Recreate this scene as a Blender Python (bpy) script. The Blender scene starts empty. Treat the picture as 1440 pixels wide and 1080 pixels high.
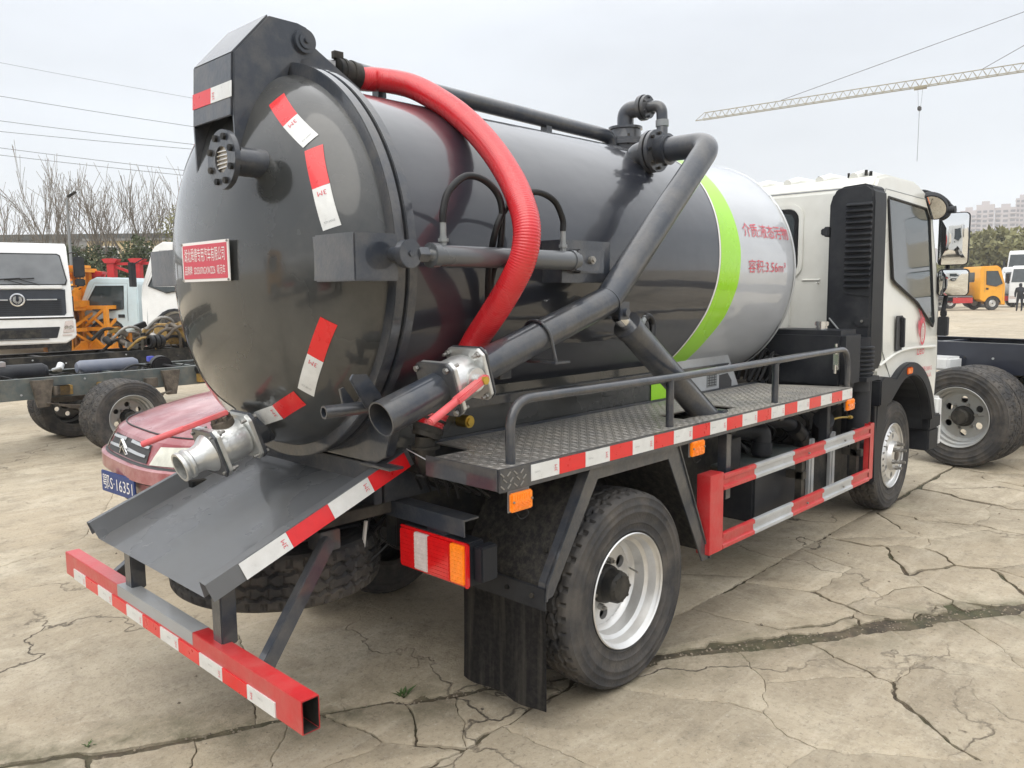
import bpy, bmesh, math, random
from math import pi, sin, cos, radians, atan2, sqrt
from mathutils import Vector, Matrix, noise
random.seed(7)
C = bpy.context.scene
COL = C.collection
PI = pi

# ------------------------------------------------------------------ camera
f = Vector((0.71517874, 0.68957058, -0.11406921)); r = Vector((0.69320153, -0.72066846, -0.01042155))
u = r.cross(f)
cam_d = bpy.data.cameras.new('camera'); cam = bpy.data.objects.new('camera', cam_d); COL.objects.link(cam)
cam.matrix_world = Matrix(((r.x, u.x, -f.x, -2.4776), (r.y, u.y, -f.y, -2.71239), (r.z, u.z, -f.z, 1.54365), (0, 0, 0, 1)))
cam_d.sensor_width = 36; cam_d.lens = 1130.05 / 1440 * 36; cam_d.clip_start = 0.05; cam_d.clip_end = 4000
C.camera = cam

# ------------------------------------------------------------------ sky and sun (overcast)
SUN_EL, SUN_AZ = radians(52), radians(250)
w = bpy.data.worlds.new('World'); C.world = w; w.use_nodes = True
nt = w.node_tree; N = nt.nodes; L = nt.links; N.clear()
out = N.new('ShaderNodeOutputWorld'); bg = N.new('ShaderNodeBackground'); bg.inputs[1].default_value = 0.10
sky = N.new('ShaderNodeTexSky'); sky.sky_type = 'NISHITA'; sky.sun_disc = False
sky.sun_elevation = SUN_EL; sky.sun_rotation = SUN_AZ
hs = N.new('ShaderNodeHueSaturation'); hs.inputs['Saturation'].default_value = 0.35; hs.inputs['Value'].default_value = 0.8
L.new(sky.outputs[0], hs.inputs['Color'])
tc = N.new('ShaderNodeTexCoord'); sep = N.new('ShaderNodeSeparateXYZ'); L.new(tc.outputs['Generated'], sep.inputs[0])
ramp = N.new('ShaderNodeValToRGB'); L.new(sep.outputs['Z'], ramp.inputs[0])
ramp.color_ramp.elements[0].position = 0.0; ramp.color_ramp.elements[0].color = (0.56, 0.605, 0.64, 1)
ramp.color_ramp.elements[1].position = 1.0; ramp.color_ramp.elements[1].color = (1.95, 1.95, 1.95, 1)
e = ramp.color_ramp.elements.new(0.3); e.color = (0.66, 0.70, 0.755, 1)
cn = N.new('ShaderNodeTexNoise'); cn.inputs['Scale'].default_value = 1.7; cn.inputs['Detail'].default_value = 6; cn.inputs['Roughness'].default_value = 0.55
mp = N.new('ShaderNodeMapping'); mp.inputs['Scale'].default_value = (1, 1, 3.2); L.new(tc.outputs['Generated'], mp.inputs[0]); L.new(mp.outputs[0], cn.inputs['Vector'])
cr = N.new('ShaderNodeMapRange'); cr.inputs[1].default_value = 0.3; cr.inputs[2].default_value = 0.7; cr.inputs[3].default_value = 9.7; cr.inputs[4].default_value = 11.9
L.new(cn.outputs['Fac'], cr.inputs[0])
ml = N.new('ShaderNodeVectorMath'); ml.operation = 'SCALE'; L.new(ramp.outputs[0], ml.inputs[0]); L.new(cr.outputs[0], ml.inputs['Scale'])
mx = N.new('ShaderNodeMix'); mx.data_type = 'RGBA'; mx.inputs[0].default_value = 0.93
L.new(hs.outputs[0], mx.inputs[6]); L.new(ml.outputs[0], mx.inputs[7]); L.new(mx.outputs[2], bg.inputs[0]); L.new(bg.outputs[0], out.inputs[0])
sd = bpy.data.lights.new('sun', 'SUN'); sd.energy = 1.2; sd.angle = radians(60); sd.color = (1, 0.95, 0.86)
so = bpy.data.objects.new('sun', sd); COL.objects.link(so)
az = radians(205)   # light comes from the rear right, high
dv = Vector((cos(az) * cos(SUN_EL), sin(az) * cos(SUN_EL), sin(SUN_EL)))
so.rotation_euler = dv.to_track_quat('Z', 'Y').to_euler()
sky.sun_rotation = (PI / 2 - az) % (2 * PI)
C.view_settings.view_transform = 'Standard'; C.view_settings.look = 'None'; C.view_settings.exposure = 0.30; C.view_settings.gamma = 1
C.view_settings.use_curve_mapping = False
C.cycles.max_bounces = 6; C.cycles.glossy_bounces = 4; C.cycles.diffuse_bounces = 3; C.cycles.transmission_bounces = 4; C.cycles.transparent_max_bounces = 6
C.cycles.use_denoising = True

# ------------------------------------------------------------------ materials
def nodes(name):
    m = bpy.data.materials.new(name); m.use_nodes = True
    n = m.node_tree; return m, n, n.nodes, n.links, n.nodes['Principled BSDF']

def mat(name, col, rough=0.5, metal=0.0, coat=0.0, var=0.12, scale=4.0, bump=0.0, bscale=60.0, dirt=None, streak=None, spec=0.5, trans=0.0, emit=None, rvar=0.1):
    """dirt=(colour, amount 0..1, scale); streak=(colour, amount) vertical runs"""
    m, n, NN, LL, P = nodes(name)
    geo = NN.new('ShaderNodeTexCoord')
    nz = NN.new('ShaderNodeTexNoise'); nz.inputs['Scale'].default_value = scale; nz.inputs['Detail'].default_value = 6
    LL.new(geo.outputs['Object'], nz.inputs['Vector'])
    mr = NN.new('ShaderNodeMapRange'); mr.inputs[1].default_value = .3; mr.inputs[2].default_value = .7
    mr.inputs[3].default_value = 1 - var; mr.inputs[4].default_value = 1 + var; LL.new(nz.outputs['Fac'], mr.inputs[0])
    sc = NN.new('ShaderNodeVectorMath'); sc.operation = 'SCALE'; sc.inputs[0].default_value = col[:3]; LL.new(mr.outputs[0], sc.inputs['Scale'])
    cur = sc.outputs[0]
    def layer(cur, colr, fac):
        x = NN.new('ShaderNodeMix'); x.data_type = 'RGBA'; LL.new(fac, x.inputs[0]); LL.new(cur, x.inputs[6]); x.inputs[7].default_value = (*colr, 1); return x.outputs[2]
    if dirt:
        d = NN.new('ShaderNodeTexNoise'); d.inputs['Scale'].default_value = dirt[2]; d.inputs['Detail'].default_value = 9; d.inputs['Roughness'].default_value = .68
        LL.new(geo.outputs['Object'], d.inputs['Vector'])
        q = NN.new('ShaderNodeMapRange'); q.inputs[1].default_value = .42; q.inputs[2].default_value = .72; q.inputs[4].default_value = dirt[1]; LL.new(d.outputs['Fac'], q.inputs[0])
        cur = layer(cur, dirt[0], q.outputs[0])
    if streak:
        mpn = NN.new('ShaderNodeMapping'); mpn.inputs['Scale'].default_value = (26, 26, 1.6); LL.new(geo.outputs['Object'], mpn.inputs[0])
        d = NN.new('ShaderNodeTexNoise'); d.inputs['Scale'].default_value = 1; d.inputs['Detail'].default_value = 5; LL.new(mpn.outputs[0], d.inputs['Vector'])
        q = NN.new('ShaderNodeMapRange'); q.inputs[1].default_value = .5; q.inputs[2].default_value = .75; q.inputs[4].default_value = streak[1]; LL.new(d.outputs['Fac'], q.inputs[0])
        cur = layer(cur, streak[0], q.outputs[0])
    LL.new(cur, P.inputs['Base Color'])
    rr = NN.new('ShaderNodeMapRange'); rr.inputs[1].default_value = .3; rr.inputs[2].default_value = .7
    rr.inputs[3].default_value = max(0.02, rough - rvar * .5); rr.inputs[4].default_value = min(1, rough + rvar); LL.new(nz.outputs['Fac'], rr.inputs[0]); LL.new(rr.outputs[0], P.inputs['Roughness'])
    P.inputs['Metallic'].default_value = metal; P.inputs['Coat Weight'].default_value = coat; P.inputs['Coat Roughness'].default_value = .06
    P.inputs['Specular IOR Level'].default_value = spec; P.inputs['Transmission Weight'].default_value = trans
    if emit: P.inputs['Emission Color'].default_value = (*emit[0], 1); P.inputs['Emission Strength'].default_value = emit[1]
    if bump:
        b = NN.new('ShaderNodeBump'); b.inputs['Strength'].default_value = bump; b.inputs['Distance'].default_value = .01
        bn = NN.new('ShaderNodeTexNoise'); bn.inputs['Scale'].default_value = bscale; bn.inputs['Detail'].default_value = 4
        LL.new(geo.outputs['Object'], bn.inputs['Vector']); LL.new(bn.outputs['Fac'], b.inputs['Height']); LL.new(b.outputs[0], P.inputs['Normal'])
    return m

DUST = (0.30, 0.26, 0.20)
M = {}
M['char'] = mat('charcoal_paint', (.030, .032, .032), .24, coat=.9, spec=.35, var=.12, scale=2, bump=.05, bscale=9, dirt=((.11, .105, .095), .35, 3.0))
M['char2'] = mat('charcoal_frame_paint', (.028, .034, .046), .34, coat=.9, spec=.3, var=.15, scale=6, bump=.12, bscale=70, dirt=(DUST, .22, 7))
M['black'] = mat('black_chassis_paint', (.010, .011, .012), .55, spec=.25, var=.3, scale=8, bump=.15, dirt=(DUST, .22, 6))
M['blackp'] = mat('black_plastic', (.013, .015, .020), .5, spec=.35, var=.15, scale=5, bump=.1, bscale=160, dirt=((.10, .10, .095), .25, 5))
M['fendp'] = mat('dusty_fender_plastic', (.016, .016, .017), .62, spec=.3, var=.2, scale=7, bump=.3, bscale=220, dirt=((.13, .115, .09), .5, 38))
M['rubber'] = mat('tyre_rubber', (.036, .036, .038), .66, var=.25, scale=10, bump=.2, bscale=90, dirt=((.19, .165, .135), .5, 6), spec=.35)
M['flap'] = mat('mud_flap_rubber', (.018, .018, .020), .66, spec=.3, var=.2, bump=.15, streak=((.16, .145, .12), .5), dirt=((.10, .09, .075), .35, 50))
M['red'] = mat('red_paint', (.50, .022, .026), .36, coat=.4, var=.1, scale=6, bump=.12, bscale=50, dirt=((.45, .20, .17), .3, 10))
M['redtape'] = mat('red_reflective_tape', (.66, .006, .010), .3, coat=.6, var=.06, scale=30, bump=.05, bscale=300)
M['whitetape'] = mat('white_reflective_tape', (.66, .67, .66), .32, coat=.6, var=.06, scale=30, dirt=((.42, .40, .36), .25, 14))
M['silverp'] = mat('silver_paint', (.50, .52, .54), .35, metal=.35, coat=.3, var=.1, dirt=((.3, .28, .25), .3, 10))
M['greyp'] = mat('grey_paint', (.22, .235, .245), .38, metal=.2, var=.1, bump=.1, dirt=(DUST, .2, 9))
M['alu'] = mat('cast_aluminium', (.66, .67, .66), .34, metal=.8, var=.10, scale=12, bump=.14, bscale=120, dirt=((.3, .28, .25), .35, 12))
M['rim'] = mat('polished_rim', (.72, .72, .71), .34, metal=.65, coat=.3, var=.06, scale=8, dirt=((.30, .26, .22), .35, 6))
M['rimg'] = mat('grey_wheel_paint', (.36, .37, .37), .42, metal=.4, var=.12, dirt=(DUST, .5, 7))
M['chrome'] = mat('chrome', (.72, .72, .72), .16, metal=1, var=.04)
M['steel'] = mat('bolt_steel', (.32, .31, .29), .42, metal=.9, var=.2, scale=30)
M['brass'] = mat('brass', (.55, .38, .08), .3, metal=.9, var=.15, scale=20)
M['hose'] = mat('red_suction_hose', (.58, .012, .020), .24, coat=.55, var=.08, scale=6, dirt=((.4, .12, .1), .15, 14))
M['lever'] = mat('red_lever_paint', (.60, .09, .10), .45, var=.12, scale=14, bump=.15, dirt=((.45, .3, .27), .35, 18))
M['bhose'] = mat('black_rubber_hose', (.009, .009, .010), .42, spec=.35, var=.2, scale=20)
M['amber'] = mat('amber_lens', (.80, .21, .008), .22, coat=.5, var=.12, scale=60, emit=((.9, .2, .01), .12))
M['redlens'] = mat('red_lens', (.55, .006, .008), .15, coat=.6, var=.12, scale=40, emit=((.7, .01, .01), .05))
M['clear'] = mat('clear_lens', (.62, .55, .53), .2, coat=.6, var=.1, scale=40)
M['glass'] = mat('window_glass', (.030, .040, .042), .06, coat=.3, var=.3, scale=3, spec=.8)
M['green'] = mat('lime_green_paint', (.32, .68, .01), .28, coat=.5, var=.05)
M['cabw'] = mat('warm_white_cab_paint', (.74, .74, .69), .32, coat=.5, var=.04, scale=3, dirt=((.42, .39, .32), .22, 5))
M['white'] = mat('white_truck_paint', (.76, .77, .77), .35, coat=.4, var=.05, dirt=((.5, .48, .44), .2, 5))
M['bluew'] = mat('pale_blue_cab_paint', (.55, .66, .70), .38, coat=.3, var=.06, dirt=((.42, .42, .40), .25, 5))
M['yellowt'] = mat('yellow_truck_paint', (.80, .36, .015), .35, coat=.3, var=.06)
M['orange'] = mat('orange_crane_paint', (.82, .30, .012), .45, var=.12, scale=8, dirt=((.4, .25, .12), .25, 6))
M['redc'] = mat('crane_red_paint', (.50, .025, .03), .45, var=.12, scale=8)
M['carred'] = mat('faded_red_car_paint', (.24, .025, .035), .30, coat=.6, var=.12, scale=4, dirt=((.66, .42, .42), .9, 1.6))
M['slate'] = mat('slate_green_chassis_paint', (.085, .105, .105), .42, var=.2, scale=5, bump=.1, dirt=(DUST, .4, 8))
M['oldmetal'] = mat('grimy_engine_metal', (.10, .085, .07), .55, metal=.3, var=.4, scale=14, bump=.4, dirt=(DUST, .5, 12))
M['ochre'] = mat('ochre_engine_paint', (.36, .22, .05), .5, var=.3, scale=12, bump=.3, dirt=((.07, .055, .04), .95, 9))
M['bluetank'] = mat('blue_grey_air_tank_paint', (.14, .16, .21), .4, var=.12, dirt=(DUST, .2, 8))
M['plate'] = mat('red_sign_plate', (.55, .02, .05), .35, coat=.3, var=.05)
M['signw'] = mat('white_print', (.78, .76, .74), .45, var=.04)
M['signr'] = mat('red_print', (.60, .09, .12), .45, var=.1, scale=30)
M['bluep'] = mat('blue_licence_plate', (.018, .045, .18), .4, var=.06)
M['concrete_w'] = mat('bridge_concrete', (.22, .22, .215), .9, var=.15, scale=.4)
M['ywall'] = mat('yellow_wall', (.55, .45, .27), .9, var=.1, scale=.3)
M['bark'] = mat('bark', (.20, .175, .145), .9, var=.25, scale=3)
M['cranep'] = mat('pale_crane_paint', (.27, .24, .16), .6, var=.1)
M['wire'] = mat('wire', (.10, .10, .11), .7)
M['skin'] = mat('skin', (.45, .27, .19), .6)
M['cloth'] = mat('dark_cloth', (.018, .020, .027), .85, var=.25, scale=9)
M['dirt'] = mat('wet_crack_dirt', (.085, .066, .045), .8, var=.6, scale=14, bump=.9, bscale=45, dirt=((.050, .060, .020), .85, 2.2))
M['gravel'] = mat('grit', (.22, .185, .14), .9, var=.55, scale=25)
M['moss'] = mat('weed_leaf', (.05, .10, .02), .7, var=.3, scale=9)
M['leafd'] = mat('dark_leaf', (.055, .072, .028), .65, var=.45, scale=.9)
M['leafo'] = mat('olive_leaf', (.19, .185, .080), .65, var=.45, scale=.5)
M['treadplate'] = mat('tread_plate', (.25, .24, .225), .38, metal=.15, var=.2, scale=5, bump=.1, dirt=((.30, .27, .22), .7, 5))
M['interior'] = mat('cab_interior', (.05, .05, .052), .7)
M['mirror'] = mat('mirror_glass', (.85, .87, .88), .02, metal=1, var=0, rvar=0)
# tank shell: charcoal with a silver front end (the slanted colour split is paint)
def tank_material():
    m, n, NN, LL, P = nodes('tank_two_tone_paint')
    t = NN.new('ShaderNodeTexCoord'); s = NN.new('ShaderNodeSeparateXYZ'); LL.new(t.outputs['Object'], s.inputs[0])
    a = NN.new('ShaderNodeMath'); a.operation = 'MULTIPLY_ADD'; LL.new(s.outputs['Z'], a.inputs[0]); a.inputs[1].default_value = -.22; LL.new(s.outputs['X'], a.inputs[2])
    g = NN.new('ShaderNodeMath'); g.operation = 'GREATER_THAN'; LL.new(a.outputs[0], g.inputs[0]); g.inputs[1].default_value = .86
    x = NN.new('ShaderNodeMix'); x.data_type = 'RGBA'; LL.new(g.outputs[0], x.inputs[0]); x.inputs[6].default_value = (.017, .020, .029, 1); x.inputs[7].default_value = (.50, .52, .55, 1)
    nz = NN.new('ShaderNodeTexNoise'); nz.inputs['Scale'].default_value = 2.2; nz.inputs['Detail'].default_value = 8; nz.inputs['Roughness'].default_value = .6
    mp = NN.new('ShaderNodeMapping'); mp.inputs['Scale'].default_value = (.6, 2.2, 2.2); LL.new(t.outputs['Object'], mp.inputs[0]); LL.new(mp.outputs[0], nz.inputs['Vector'])
    q = NN.new('ShaderNodeMapRange'); q.inputs[1].default_value = .35; q.inputs[2].default_value = .75; q.inputs[4].default_value = .28; LL.new(nz.outputs['Fac'], q.inputs[0])
    x2 = NN.new('ShaderNodeMix'); x2.data_type = 'RGBA'; LL.new(q.outputs[0], x2.inputs[0]); LL.new(x.outputs[2], x2.inputs[6]); x2.inputs[7].default_value = (.10, .10, .105, 1)
    LL.new(x2.outputs[2], P.inputs['Base Color'])
    P.inputs['Specular IOR Level'].default_value = .3; P.inputs['Roughness'].default_value = .30; P.inputs['Coat Weight'].default_value = 1.0; P.inputs['Coat Roughness'].default_value = .05
    b = NN.new('ShaderNodeBump'); b.inputs['Strength'].default_value = .06; b.inputs['Distance'].default_value = .05
    bn = NN.new('ShaderNodeTexNoise'); bn.inputs['Scale'].default_value = 5; LL.new(t.outputs['Object'], bn.inputs['Vector']); LL.new(bn.outputs['Fac'], b.inputs['Height']); LL.new(b.outputs[0], P.inputs['Normal'])
    LL.new(b.outputs[0], P.inputs['Coat Normal'])
    return m
M['tank'] = tank_material()

def concrete_material(name, k=1.0, tint=(1, 1, 1)):
    m, n, NN, LL, P = nodes(name)
    g = NN.new('ShaderNodeNewGeometry'); oi = NN.new('ShaderNodeObjectInfo')
    def noi(scale, det=8, rough=.6, vec=None, dist=0):
        z = NN.new('ShaderNodeTexNoise'); z.inputs['Scale'].default_value = scale; z.inputs['Detail'].default_value = det; z.inputs['Roughness'].default_value = rough; z.inputs['Distortion'].default_value = dist
        LL.new(vec or g.outputs['Position'], z.inputs['Vector']); return z.outputs['Fac']
    def rng(src, a, b, c=0., d=1.):
        q = NN.new('ShaderNodeMapRange'); q.inputs[1].default_value = a; q.inputs[2].default_value = b; q.inputs[3].default_value = c; q.inputs[4].default_value = d; LL.new(src, q.inputs[0]); return q.outputs[0]
    def mixc(f, a, col):
        x = NN.new('ShaderNodeMix'); x.data_type = 'RGBA'; LL.new(f, x.inputs[0])
        if isinstance(a, tuple): x.inputs[6].default_value = (*a, 1)
        else: LL.new(a, x.inputs[6])
        x.inputs[7].default_value = (*col, 1); return x.outputs[2]
    T = lambda c: tuple(c[i] * k * tint[i] for i in range(3))
    cur = mixc(rng(noi(.35, 5, .6), .38, .62), T((.53, .455, .335)), T((.43, .375, .285)))
    cur = mixc(rng(noi(1.3, 9, .72, dist=.6), .50, .66, 0, .85), cur, T((.64, .58, .46)))
    cur = mixc(rng(noi(4.5, 10, .78), .5, .68, 0, .7), cur, T((.25, .215, .16)))
    cur = mixc(rng(noi(17, 9, .8), .54, .66, 0, .55), cur, T((.22, .19, .145)))
    cur = mixc(rng(noi(13, 9, .8), .56, .68, 0, .5), cur, T((.68, .63, .53)))
    # scrape marks stretched across the yard
    mp = NN.new('ShaderNodeMapping'); mp.inputs['Rotation'].default_value = (0, 0, radians(-20)); mp.inputs['Scale'].default_value = (.8, 5.0, 1); LL.new(g.outputs['Position'], mp.inputs[0])
    cur = mixc(rng(noi(1.6, 9, .68, mp.outputs[0]), .52, .70, 0, .42), cur, T((.68, .62, .51)))
    cur = mixc(rng(noi(1.1, 7, .7, mp.outputs[0], .8), .56, .74, 0, .38), cur, T((.20, .175, .135)))
    cur = mixc(rng(noi(.8, 4, .5), .62, .75, 0, .45), cur, T((.27, .27, .17)))
    cur = mixc(rng(noi(48, 5, .75), .55, .68, 0, .6), cur, T((.16, .14, .11)))
    cur = mixc(rng(noi(70, 4, .75), .57, .70, 0, .6), cur, T((.62, .58, .5)))
    # damp, mossy staining beside the wide dirt joint
    dp_ = NN.new('ShaderNodeVectorMath'); dp_.operation = 'DOT_PRODUCT'; LL.new(g.outputs['Position'], dp_.inputs[0]); dp_.inputs[1].default_value = (.4948, .8690, 0)
    df = NN.new('ShaderNodeMath'); df.operation = 'ADD'; LL.new(dp_.outputs['Value'], df.inputs[0]); df.inputs[1].default_value = .6750
    ab = NN.new('ShaderNodeMath'); ab.operation = 'ABSOLUTE'; LL.new(df.outputs[0], ab.inputs[0])
    nf = NN.new('ShaderNodeMath'); nf.operation = 'MULTIPLY'; LL.new(rng(ab.outputs[0], .03, .26, 1, 0), nf.inputs[0]); LL.new(rng(noi(3.5, 8, .7), .42, .62), nf.inputs[1])
    cur = mixc(nf.outputs[0], cur, T((.19, .175, .115)))
    # thin hairline cracks
    vo = NN.new('ShaderNodeTexVoronoi'); vo.feature = 'DISTANCE_TO_EDGE'; vo.inputs['Scale'].default_value = .75
    wn = NN.new('ShaderNodeTexNoise'); wn.inputs['Scale'].default_value = 2.5; wn.inputs['Detail'].default_value = 8; LL.new(g.outputs['Position'], wn.inputs['Vector'])
    va = NN.new('ShaderNodeVectorMath'); va.operation = 'MULTIPLY_ADD'; LL.new(wn.outputs['Color'], va.inputs[0]); va.inputs[1].default_value = (.9, .9, .9); LL.new(g.outputs['Position'], va.inputs[2])
    LL.new(va.outputs[0], vo.inputs['Vector'])
    crk = rng(vo.outputs['Distance'], .0, .008, 1, 0)
    mk = rng(noi(.6, 3), .45, .6)
    mm = NN.new('ShaderNodeMath'); mm.operation = 'MULTIPLY'; LL.new(crk, mm.inputs[0]); LL.new(mk, mm.inputs[1])
    cur = mixc(mm.outputs[0], cur, T((.12, .10, .075)))
    br = NN.new('ShaderNodeVectorMath'); br.operation = 'SCALE'; LL.new(cur, br.inputs[0]); LL.new(rng(oi.outputs['Random'], 0, 1, .93, 1.06), br.inputs['Scale'])
    LL.new(br.outputs[0], P.inputs['Base Color'])
    LL.new(rng(noi(3, 6), .3, .7, .68, .92), P.inputs['Roughness'])
    b = NN.new('ShaderNodeBump'); b.inputs['Strength'].default_value = .8; b.inputs['Distance'].default_value = .014
    ad = NN.new('ShaderNodeMath'); ad.operation = 'ADD'; LL.new(noi(14, 10, .75), ad.inputs[0])
    s2 = rng(mm.outputs[0], 0, 1, 0, -1.2); LL.new(s2, ad.inputs[1])
    LL.new(ad.outputs[0], b.inputs['Height']); LL.new(b.outputs[0], P.inputs['Normal'])
    return m
M['concrete'] = concrete_material('worn_concrete', .84, (1.0, .975, .94))

# ------------------------------------------------------------------ mesh helpers
class MB:
    def __init__(s): s.bm = bmesh.new()
    def face(s, vs):
        try: return s.bm.faces.new(vs)
        except ValueError: return None
    def poly(s, pts): return s.face([s.bm.verts.new(p) for p in pts])
    def box(s, x0, x1, y0, y1, z0, z1, rot=None, org=None):
        P = [Vector((x, y, z)) for x in (x0, x1) for y in (y0, y1) for z in (z0, z1)]
        if rot is not None:
            o = Vector(org) if org is not None else Vector(((x0 + x1) / 2, (y0 + y1) / 2, (z0 + z1) / 2)); P = [rot @ (p - o) + o for p in P]
        v = [s.bm.verts.new(p) for p in P]
        for q in ((0, 1, 3, 2), (4, 6, 7, 5), (0, 4, 5, 1), (2, 3, 7, 6), (0, 2, 6, 4), (1, 5, 7, 3)): s.face([v[i] for i in q])
        return s
    def bar(s, p0, p1, w_, h_, up=(0, 0, 1)):
        p0, p1 = Vector(p0), Vector(p1); d = (p1 - p0).normalized(); up = Vector(up)
        if abs(d.dot(up)) > .95: up = Vector((1, 0, 0))
        sd_ = d.cross(up).normalized(); u_ = sd_.cross(d)
        A = [[s.bm.verts.new(p + sd_ * a * w_ / 2 + u_ * b * h_ / 2) for a, b in ((-1, -1), (1, -1), (1, 1), (-1, 1))] for p in (p0, p1)]
        for i in range(4): s.face([A[0][i], A[0][(i + 1) % 4], A[1][(i + 1) % 4], A[1][i]])
        s.face(A[0][::-1]); s.face(A[1]); return s
    def tube(s, pts, rad, seg=14, caps=True, closed=False, hollow=0):
        pts = [Vector(p) for p in pts]; n = len(pts); rings = []
        rf = rad if callable(rad) else (lambda i: rad)
        t0 = None; nrm = None
        for i, p in enumerate(pts):
            if closed: t = (pts[(i + 1) % n] - pts[i - 1]).normalized()
            else: t = (pts[min(i + 1, n - 1)] - pts[max(i - 1, 0)]).normalized()
            if nrm is None:
                a = Vector((0, 0, 1)) if abs(t.z) < .9 else Vector((1, 0, 0)); nrm = t.cross(a).normalized()
            else:
                nrm = (nrm - t * nrm.dot(t)).normalized()
            b = t.cross(nrm)
            rings.append([s.bm.verts.new(p + (nrm * cos(k * 2 * PI / seg) + b * sin(k * 2 * PI / seg)) * rf(i)) for k in range(seg)])
        m = n if closed else n - 1
        for i in range(m):
            A, B = rings[i], rings[(i + 1) % n]
            for k in range(seg): s.face([A[k], A[(k + 1) % seg], B[(k + 1) % seg], B[k]])
        if caps and not closed: s.face(rings[0][::-1]); s.face(rings[-1])
        return s
    def cyl(s, p0, p1, rad, seg=20, caps=True): return s.tube([p0, p1], rad, seg, caps)
    def lathe(s, prof, org, axis, seg=48, a0=0, a1=2 * PI, close=False):
        org = Vector(org); ax = Vector(axis).normalized(); t = Vector((0, 0, 1)) if abs(ax.z) < .9 else Vector((1, 0, 0))
        e1 = (t - ax * t.dot(ax)).normalized(); e2 = ax.cross(e1); full = abs(a1 - a0 - 2 * PI) < 1e-6; ns = seg if full else seg + 1
        R_ = []
        for a, rr in prof:
            if rr < 1e-5: R_.append([s.bm.verts.new(org + ax * a)] * 1)
            else: R_.append([s.bm.verts.new(org + ax * a + (e1 * cos(a0 + (a1 - a0) * k / seg) + e2 * sin(a0 + (a1 - a0) * k / seg)) * rr) for k in range(ns)])
        pairs = list(zip(R_, R_[1:])) + ([(R_[-1], R_[0])] if close else [])
        for A, B in pairs:
            for k in range(seg):
                k2 = (k + 1) % ns if full else k + 1
                if len(A) == 1 and len(B) == 1: continue
                if len(A) == 1: s.face([A[0], B[k2], B[k]])
                elif len(B) == 1: s.face([A[k], A[k2], B[0]])
                else: s.face([A[k], A[k2], B[k2], B[k]])
        return s
    def prism(s, pts, pl, d0, d1):
        """pts 2-D; pl 'xz' extrudes along y, 'xy' along z, 'yz' along x"""
        f_ = {'xz': lambda a, b, d: (a, d, b), 'xy': lambda a, b, d: (a, b, d), 'yz': lambda a, b, d: (d, a, b)}[pl]
        A = [s.bm.verts.new(f_(a, b, d0)) for a, b in pts]; B = [s.bm.verts.new(f_(a, b, d1)) for a, b in pts]; n = len(pts)
        s.face(A); s.face(B[::-1])
        for i in range(n): s.face([A[i], B[i], B[(i + 1) % n], A[(i + 1) % n]])
        return s
    def bolts(s, org, axis, rad, n, rb=.008, h=.010, a0=0):
        org = Vector(org); ax = Vector(axis).normalized(); t = Vector((0, 0, 1)) if abs(ax.z) < .9 else Vector((1, 0, 0))
        e1 = (t - ax * t.dot(ax)).normalized(); e2 = ax.cross(e1)
        for k in range(n):
            a = a0 + 2 * PI * k / n; p = org + (e1 * cos(a) + e2 * sin(a)) * rad; s.cyl(p, p + ax * h, rb, 6)
        return s
    def xf(s, mt): bmesh.ops.transform(s.bm, matrix=mt, verts=s.bm.verts); return s
    def mesh(s, name, bevel=0, sharp=32, segs=2):
        bm = s.bm
        bmesh.ops.recalc_face_normals(bm, faces=bm.faces)
        if bevel:
            ed = [e_ for e_ in bm.edges if len(e_.link_faces) == 2 and e_.calc_face_angle(0) > radians(34)]
            if ed: bmesh.ops.bevel(bm, geom=ed, offset=bevel, segments=segs, affect='EDGES', clamp_overlap=True)
        for fc in bm.faces: fc.smooth = True
        for e_ in bm.edges:
            if len(e_.link_faces) == 2: e_.smooth = e_.calc_face_angle(0) < radians(sharp)
        me = bpy.data.meshes.new(name); bm.to_mesh(me); bm.free(); return me

def link(name, me, m, parent=None, **props):
    o = bpy.data.objects.new(name, me); COL.objects.link(o)
    if me is not None and m is not None and not me.materials: me.materials.append(m)
    if parent: o.parent = parent
    for k, v in props.items(): o[k] = v
    return o
def part(name, mb, m, parent, bevel=0, sharp=32, segs=2, **props):
    return link(name, mb.mesh(name, bevel, sharp, segs), m, parent, **props)
def thing(name, label, cat, loc=(0, 0, 0), rz=0, group=None):
    o = bpy.data.objects.new(name, None); COL.objects.link(o); o.location = loc; o.rotation_euler = (0, 0, rz)
    o['label'] = label; o['category'] = cat
    if group: o['group'] = group
    return o
def single(name, mb, m, label, cat, group=None, bevel=0, loc=(0, 0, 0), rz=0, sharp=32):
    o = part(name, mb, m, None, bevel, sharp); o['label'] = label; o['category'] = cat; o.location = loc; o.rotation_euler = (0, 0, rz)
    if group: o['group'] = group
    return o
def copy_tree(o, parent=None):
    c = o.copy(); COL.objects.link(c)
    if parent: c.parent = parent; c.matrix_parent_inverse = o.matrix_parent_inverse.copy()
    for ch in list(o.children): copy_tree(ch, c)
    return c
def catmull(P, n=8):
    P = [Vector(p) for p in P]; Q = [P[0] * 2 - P[1]] + P + [P[-1] * 2 - P[-2]]; R_ = []
    for i in range(1, len(Q) - 2):
        a, b, c_, d = Q[i - 1:i + 3]
        for k in range(n):
            t = k / n; R_.append(.5 * ((2 * b) + (c_ - a) * t + (2 * a - 5 * b + 4 * c_ - d) * t * t + (3 * b - a - 3 * c_ + d) * t ** 3))
    R_.append(P[-1]); return R_
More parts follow.
